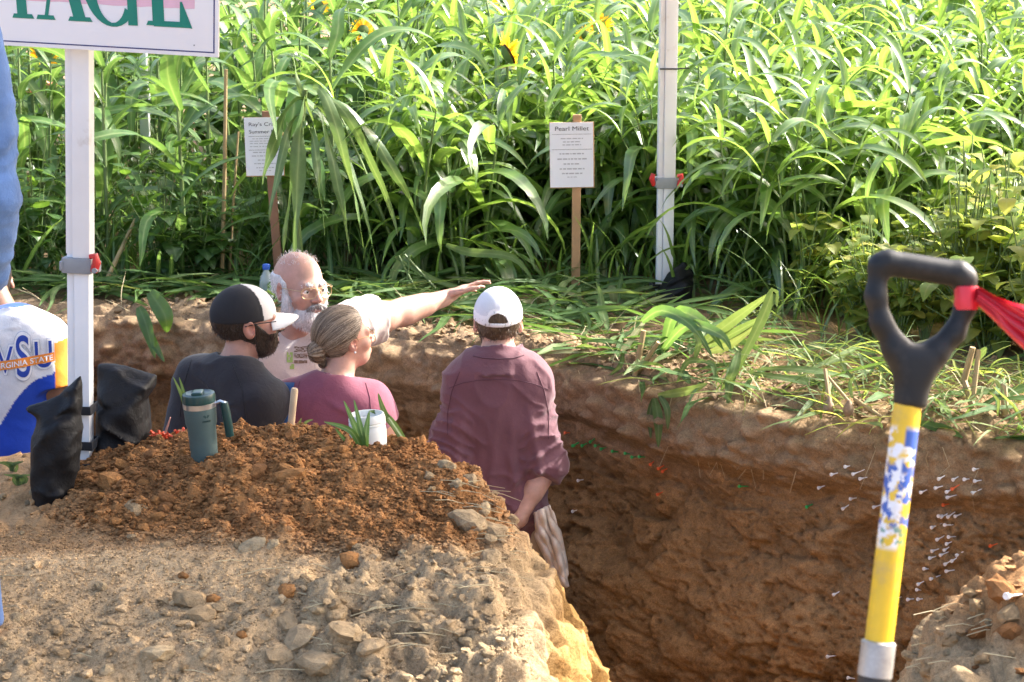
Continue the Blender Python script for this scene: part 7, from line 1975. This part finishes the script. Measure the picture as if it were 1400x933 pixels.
# ---- person in the blue, white and orange shirt at the left
Yv = 7.95; o = at_y(22, 470, Yv); Pv = Person('person in a white, blue and orange university shirt at the left edge, seen from behind', (o.x, Yv, FL), 1.735, R(-8), R(-25), head_pitch=.75, hs=1.0, width=.86, head_at=at_y(-12, 388, Yv + .12))
Pv.arm(1, Pv.at(80, 560, Yv - .02), Pv.at(60, 640, Yv + .1), shoulder=Pv.at(64, 482, Yv), rad=.95); Pv.arm(-1)
Pv.build((.22, .12, .08), res=.010, head_res=.007)
VSU = fabric_mat('sports_shirt', (.7, .7, .7), weave=600, col_attr=True, bmp=.3)
def vcol(V):
    a = V @ Pv.r; z = V[:, 2]; C = np.tile([.72, .73, .76], (len(V), 1)); arm_ = Pv.arms[1]
    aor = Pv.at(74, 500, Yv - .1) @ Pv.r; C[(a > aor) & (z < Pv.at(75, 470, Yv - .08)[2] + .25 * (a - aor))] = (.80, .27, .03)
    b0 = Pv.at(0, 582, Yv - .11); b1 = Pv.at(71, 514, Yv - .11); t_ = np.clip((a - b0 @ Pv.r) / ((b1 - b0) @ Pv.r), -1, 1.6); blue = z < b0[2] + (b1[2] - b0[2]) * t_ + .05 * np.sin(math.pi * np.clip(t_, 0, 1)); C[blue & (a < aor)] = (.015, .06, .42); h_, r_ = neck_axis(Pv, V.astype(np.float32)); C[(r_ < .084 * Pv.k) & (h_ > -.004)] = (.015, .07, .36); return C
def collar_v(p):
    h, rr = neck_axis(Pv, p); d = np.abs(rr - .074 * Pv.k - .3 * np.clip(.03 - h, 0, 1)) - .008; return smax(smax(d, h - .055, .003), -.03 - h, .003)
Pv.top('shirt', VSU, .016, .60, neck_r=.072, hem=.90, wr=lambda p: crease(p, 75, 1.0, .003), collar=collar_v, col=vcol, res=.0055, sl_inf=.022)
Pv.trousers(DENIM); Pv.shoes(BOOT)
Pv.hair(DK, lambda q: np.maximum(q[:, 1] - .045, -.05 - q[:, 2]), inf=.007, res=.008)
def shirt_print():
    sh = [c for c in Pv.root.children if c.name.startswith('shirt')][0]; bv = BVHTree.FromPolygons([v.co[:] for v in sh.data.vertices], [p.vertices[:] for p in sh.data.polygons])
    def stick(me, name, cx, cz, k, off, sx=1.0):
        for v in me.vertices: v.co.x *= sx
        bm = bmesh.new(); bm.from_mesh(me); bmesh.ops.triangulate(bm, faces=bm.faces)
        for _ in range(4):
            ed = [e for e in bm.edges if e.calc_length() * k > .022]
            if not ed: break
            bmesh.ops.subdivide_edges(bm, edges=ed, cuts=1); bmesh.ops.triangulate(bm, faces=[f for f in bm.faces if len(f.verts) > 3])
        back = Vector(-Pv.f); bad = []
        for v in bm.verts:
            a, z = cx + v.co.x * k, cz + v.co.y * k; src = Vector(Pv.r) * a + back * .6 + Vector((0, 0, z)); hh = bv.ray_cast(src, -back)
            if hh[0] is None: bad.append(v)
            else: v.co = hh[0] + back * off
        bmesh.ops.delete(bm, geom=bad, context='VERTS'); bm.normal_update(); bm.to_mesh(me); bm.free(); link(name, me, sh)
    blue = simple_mat('royal_blue_print', (.012, .05, .34), .7); wh = simple_mat('white_print', (.78, .78, .80), .7); og = simple_mat('orange_print', (.78, .25, .03), .7); gr = simple_mat('grey_print', (.40, .44, .55), .7)
    def A(px, py): q = Vector(Pv.at(px, py, Yv - .11)); return q.dot(Vector(Pv.r)), q.z
    K = 1.0
    for txt, px, py, size, sx_ in (('S', 33, 514, .235, .55), ('U', 60, 503, .150, .72), ('V', 8, 508, .150, .72)):
        a, z = A(px, py)
        stick(text_mesh(txt, size, gr, 'letter_outline', bold=size * .075, ext=0), 'letter_outline', a, z, K, .0035, sx_)
        stick(text_mesh(txt, size, wh, 'letter_border', bold=size * .062, ext=0), 'letter_border', a, z, K, .0050, sx_)
        stick(text_mesh(txt, size, blue, 'letter', bold=size * .006, ext=0), 'letter', a, z, K, .0065, sx_)
    a0, z0 = A(-9, 506); a1, z1 = A(74, 496); m = MB(); m.add([(0, 0, 0), (a1 - a0, (z1 - z0), 0), (a1 - a0, (z1 - z0) + .036, 0), (0, .036, 0)], [(0, 1, 2, 3)])
    stick(m.mesh('name_band', og), 'name_band', a0, z0, 1, .0080)
    t = text_mesh('VIRGINIA STATE', .030, wh, 'name_lettering', bold=.0004, ext=0)
    xs_ = [v.co.x for v in t.vertices]; kx = .96 * (a1 - a0) / (max(xs_) - min(xs_)); sl2 = (z1 - z0) / (a1 - a0)
    for v in t.vertices: v.co.x *= kx; v.co.y += v.co.x * sl2
    stick(t, 'name_lettering', (a0 + a1) / 2, (z0 + z1) / 2 + .007, 1, .0095)
    a, z = A(22, 438); stick(text_mesh('speed', .020, gr, 'maker_mark', shear=.2, ext=0), 'maker_mark', a, z, 1, .004)
shirt_print()

# ---- person in blue denim at the left edge of the view
Yd = 4.62; gx = -1.475; gz = bank_z(gx, Yd); Pd = Person('person in blue denim standing closest, cut off by the left edge of the view', (gx, Yd, gz), 1.74, R(-20), R(-30), width=1.05)
Pd.arm(1, Pd.at(-17, 262, Yd - .0), Pd.at(-20, 392, Yd + .14), shoulder=Pd.at(-42, 60, Yd), hand_dir=(-.8, .8, .1), rad=1.05); Pd.arm(-1)
Pd.legs.l[3] = ('c', Pd.legs.l[3][1], tuple(Pd.W(.155, .0, .50)), .092, .062, None); Pd.legs.l[4] = ('c', tuple(Pd.W(.155, .0, .50)), tuple(Pd.at(-24, 915, Yd)), .062, .046, None); q = Pd.at(-24, 925, Yd); Pd.legs.l[5] = ('c', tuple(q), tuple(q + np.array([-.02, .16, -.02])), .045, .036, None); Pd.legs.c = None
Pd.build((.50, .30, .22), res=.010, head_res=.008)
DSH = fabric_mat('denim_shirt', (.075, .150, .34), weave=500, var=.28, bmp=.5)
Pd.top('shirt', DSH, .018, 1.93, neck_r=.072, hem=.84, wr=lambda p: crease(p, 85, 1.0, .006) + sleeve_rings(Pd, 1, .3, 1.0, .007, 5, 3)(p) + sleeve_rings(Pd, 1, 0, .9, .005, 5, 3, 'fo')(p), res=.009, sl_inf=.016)
def tro(p): return smax(smax(smin(Pd.legs(p, .018), Pd.torso(p, .010), .03), p[:, 2] - 1.0, .004), .05 - p[:, 2], .004) - .004 * vnoise(p * 14, 3)
lo, hi = Pd.box(.04); sdf_obj('jeans', tro, (lo, (hi[0], hi[1], 1.05)), .012, fabric_mat('blue_jeans', (.06, .115, .26), weave=600, var=.3), Pd.root); Pd.shoes(BOOT)
Pd.hair(DK, lambda q: np.maximum(q[:, 1] - .03, -.06 - q[:, 2]), inf=.007, res=.008)

# ---- loose hairs that break up the outlines
def fuzz(o, P, n, length, mat, down=.4, name='loose_hairs', w=.0009, keep=None, seed=1, lift=.5):
    me = o.data; r = np.random.default_rng(seed); N_ = len(me.vertices)
    co = np.empty(N_ * 3, np.float32); me.vertices.foreach_get('co', co); co = co.reshape(-1, 3)
    no = np.empty(N_ * 3, np.float32); me.vertices.foreach_get('normal', no); no = no.reshape(-1, 3)
    q = ((co - P.hc) @ P.Mh) / P.hs; idx = np.arange(N_) if keep is None else np.where(keep(q))[0]
    if len(idx) == 0: return
    idx = r.choice(idx, n); V = []; Q = []
    for i in idx:
        p = co[i] + r.normal(0, .0012, 3); d = no[i] * lift + np.array([0, 0, -down]) + r.normal(0, .30, 3); d /= np.linalg.norm(d); l = length * r.uniform(.5, 1.3); s_ = np.cross(d, r.normal(0, 1, 3)); s_ = s_ / np.linalg.norm(s_) * w
        m = p + d * l * .55 + r.normal(0, .12, 3) * l; e = p + d * l + np.array([0, 0, -.35 * l]) + r.normal(0, .15, 3) * l; b = len(V)
        V += [p - s_, p + s_, m + s_ * .8, m - s_ * .8, e + s_ * .2, e - s_ * .2]; Q += [(b, b + 1, b + 2, b + 3), (b + 3, b + 2, b + 4, b + 5)]
    link(name, np_mesh(name, V, Q, mat, False), o)
def island_hair(name, c1, c2):
    m, nt, p = new_mat(name); g = nt.nodes.new('ShaderNodeNewGeometry'); nt.links.new(mixrgb(nt, g.outputs['Random Per Island'], c1, c2), p.inputs['Base Color']); p.inputs['Roughness'].default_value = .5; return m
FW = island_hair('white_hairs', (.45, .43, .42), (.85, .83, .82)); FD = island_hair('dark_hairs', (.010, .008, .006), (.06, .04, .03)); FB2 = island_hair('beard_hairs', (.018, .012, .008), (.08, .05, .032)); FB = island_hair('brown_hairs', (.05, .032, .02), (.16, .11, .065)); FS = island_hair('streaked_hairs', (.07, .045, .03), (.46, .36, .26)); FG = island_hair('grey_hairs', (.12, .11, .10), (.5, .48, .46))
def kid(P, name): return [c for c in P.root.children if c.name.split('.')[0] == name][0]
fuzz(kid(PB, 'beard'), PB, 3200, .010, FW, .55, seed=2); fuzz(kid(PB, 'hair'), PB, 1300, .010, FW, .5, seed=3, lift=.35); fuzz(kid(PB, 'mustache'), PB, 420, .010, FG, .7, seed=4, lift=.3)
fuzz(kid(PB, 'eyebrows'), PB, 160, .008, FW, .1, seed=5)
fuzz(PB.root, PB, 260, .018, FW, -.3, seed=15, keep=lambda q: (np.linalg.norm(q, axis=1) < .16) & (q[:, 2] > .085), w=.0005)
fuzz(kid(Pm, 'hair'), Pm, 1100, .010, FB, .8, seed=6, lift=.35, keep=lambda q: q[:, 2] < .075)
fuzz(kid(Pc, 'hair'), Pc, 900, .007, FD, .8, seed=7, lift=.35, keep=lambda q: q[:, 2] < .02); fuzz(kid(Pc, 'beard'), Pc, 700, .0055, FB2, .6, seed=8)
fuzz(kid(Pw, 'hair'), Pw, 420, .016, FS, .2, seed=9, lift=.22, w=.0005)
def strands(P, o, n, mat):
    bv = BVHTree.FromPolygons([v.co[:] for v in o.data.vertices], [p.vertices[:] for p in o.data.polygons]); r = np.random.default_rng(12); mb = MB()
    ax = np.array([0, -.93, -.36]); ax /= np.linalg.norm(ax); s1 = np.array([1., 0, 0]); s2 = np.cross(ax, s1); c = P.H(0, 0, .02)
    for i in range(n):
        th = r.uniform(0, 2 * math.pi); pts = []; off = r.uniform(.0003, .0022); wob = r.normal(0, .10); ph = r.uniform(0, 6)
        for t in np.linspace(.5, 2.75, 13):
            a = th + wob * math.sin(t * 2 + ph); d = -math.cos(t) * -ax * -1 if False else ax * -math.cos(t) + (s1 * math.cos(a) + s2 * math.sin(a)) * math.sin(t)
            dw = Vector(P.Mh @ d); h = bv.ray_cast(Vector(c), dw)
            if h[0] is None or (h[0] - Vector(c)).length > .135: continue
            pts.append(h[0] + h[1] * (off + .0012 * math.sin(t * 5 + ph)))
        if len(pts) > 5: mb.tube(pts, [.0003] + [.0006] * (len(pts) - 2) + [.0003], 3, caps=False)
    mb.obj('hair_strands', mat, o)
strands(Pw, kid(Pw, 'hair'), 420, FS)

def seam(P, shirt, pts, mat, r=.0016, name='seam', n=40, sink=.0004):
    """stitched seam following the cloth"""
    bv = BVHTree.FromPolygons([v.co[:] for v in shirt.data.vertices], [q.vertices[:] for q in shirt.data.polygons]); c0 = Vector((0, 0, CAM_Z)) - P.O; out = []
    for i in range(n + 1):
        u = i / n * (len(pts) - 1); k = min(len(pts) - 2, int(u)); f = u - k
        h = bv.ray_cast(c0, ray(pts[k][0] * (1 - f) + pts[k+1][0] * f, pts[k][1] * (1 - f) + pts[k+1][1] * f).normalized())
        if h[0] is not None: out.append(h[0] + h[1] * (r * .5 - sink))
    if len(out) > 3: MB().tube(out, r, 6).obj(name, mat, shirt, smooth=True)
MSEAM = fabric_mat('maroon_seam', (.095, .036, .050), weave=900); ms = kid(Pm, 'shirt')
seam(Pm, ms, [(614, 531), (632, 524), (655, 520), (681, 519), (706, 520), (730, 525), (750, 533)], MSEAM)
seam(Pm, ms, [(629, 508), (618, 535), (612, 565), (612, 595)], MSEAM); seam(Pm, ms, [(734, 509), (744, 535), (750, 565), (750, 600)], MSEAM)
seam(Pm, ms, [(647, 487), (660, 490), (681, 491), (702, 490), (716, 486)], MSEAM, r=.0022)
DSEAM = fabric_mat('charcoal_seam', (.014, .013, .016), weave=900); cs = kid(Pc, 'tshirt'); seam(Pc, cs, [(318, 498), (330, 530), (338, 580)], DSEAM); seam(Pc, cs, [(262, 492), (250, 530), (246, 570)], DSEAM)
PSEAM = fabric_mat('pink_seam', (.16, .045, .07), weave=900); ws = kid(Pw, 'tshirt'); seam(Pw, ws, [(500, 524), (506, 545), (508, 580)], PSEAM); seam(Pw, ws, [(410, 522), (402, 550), (400, 580)], PSEAM)
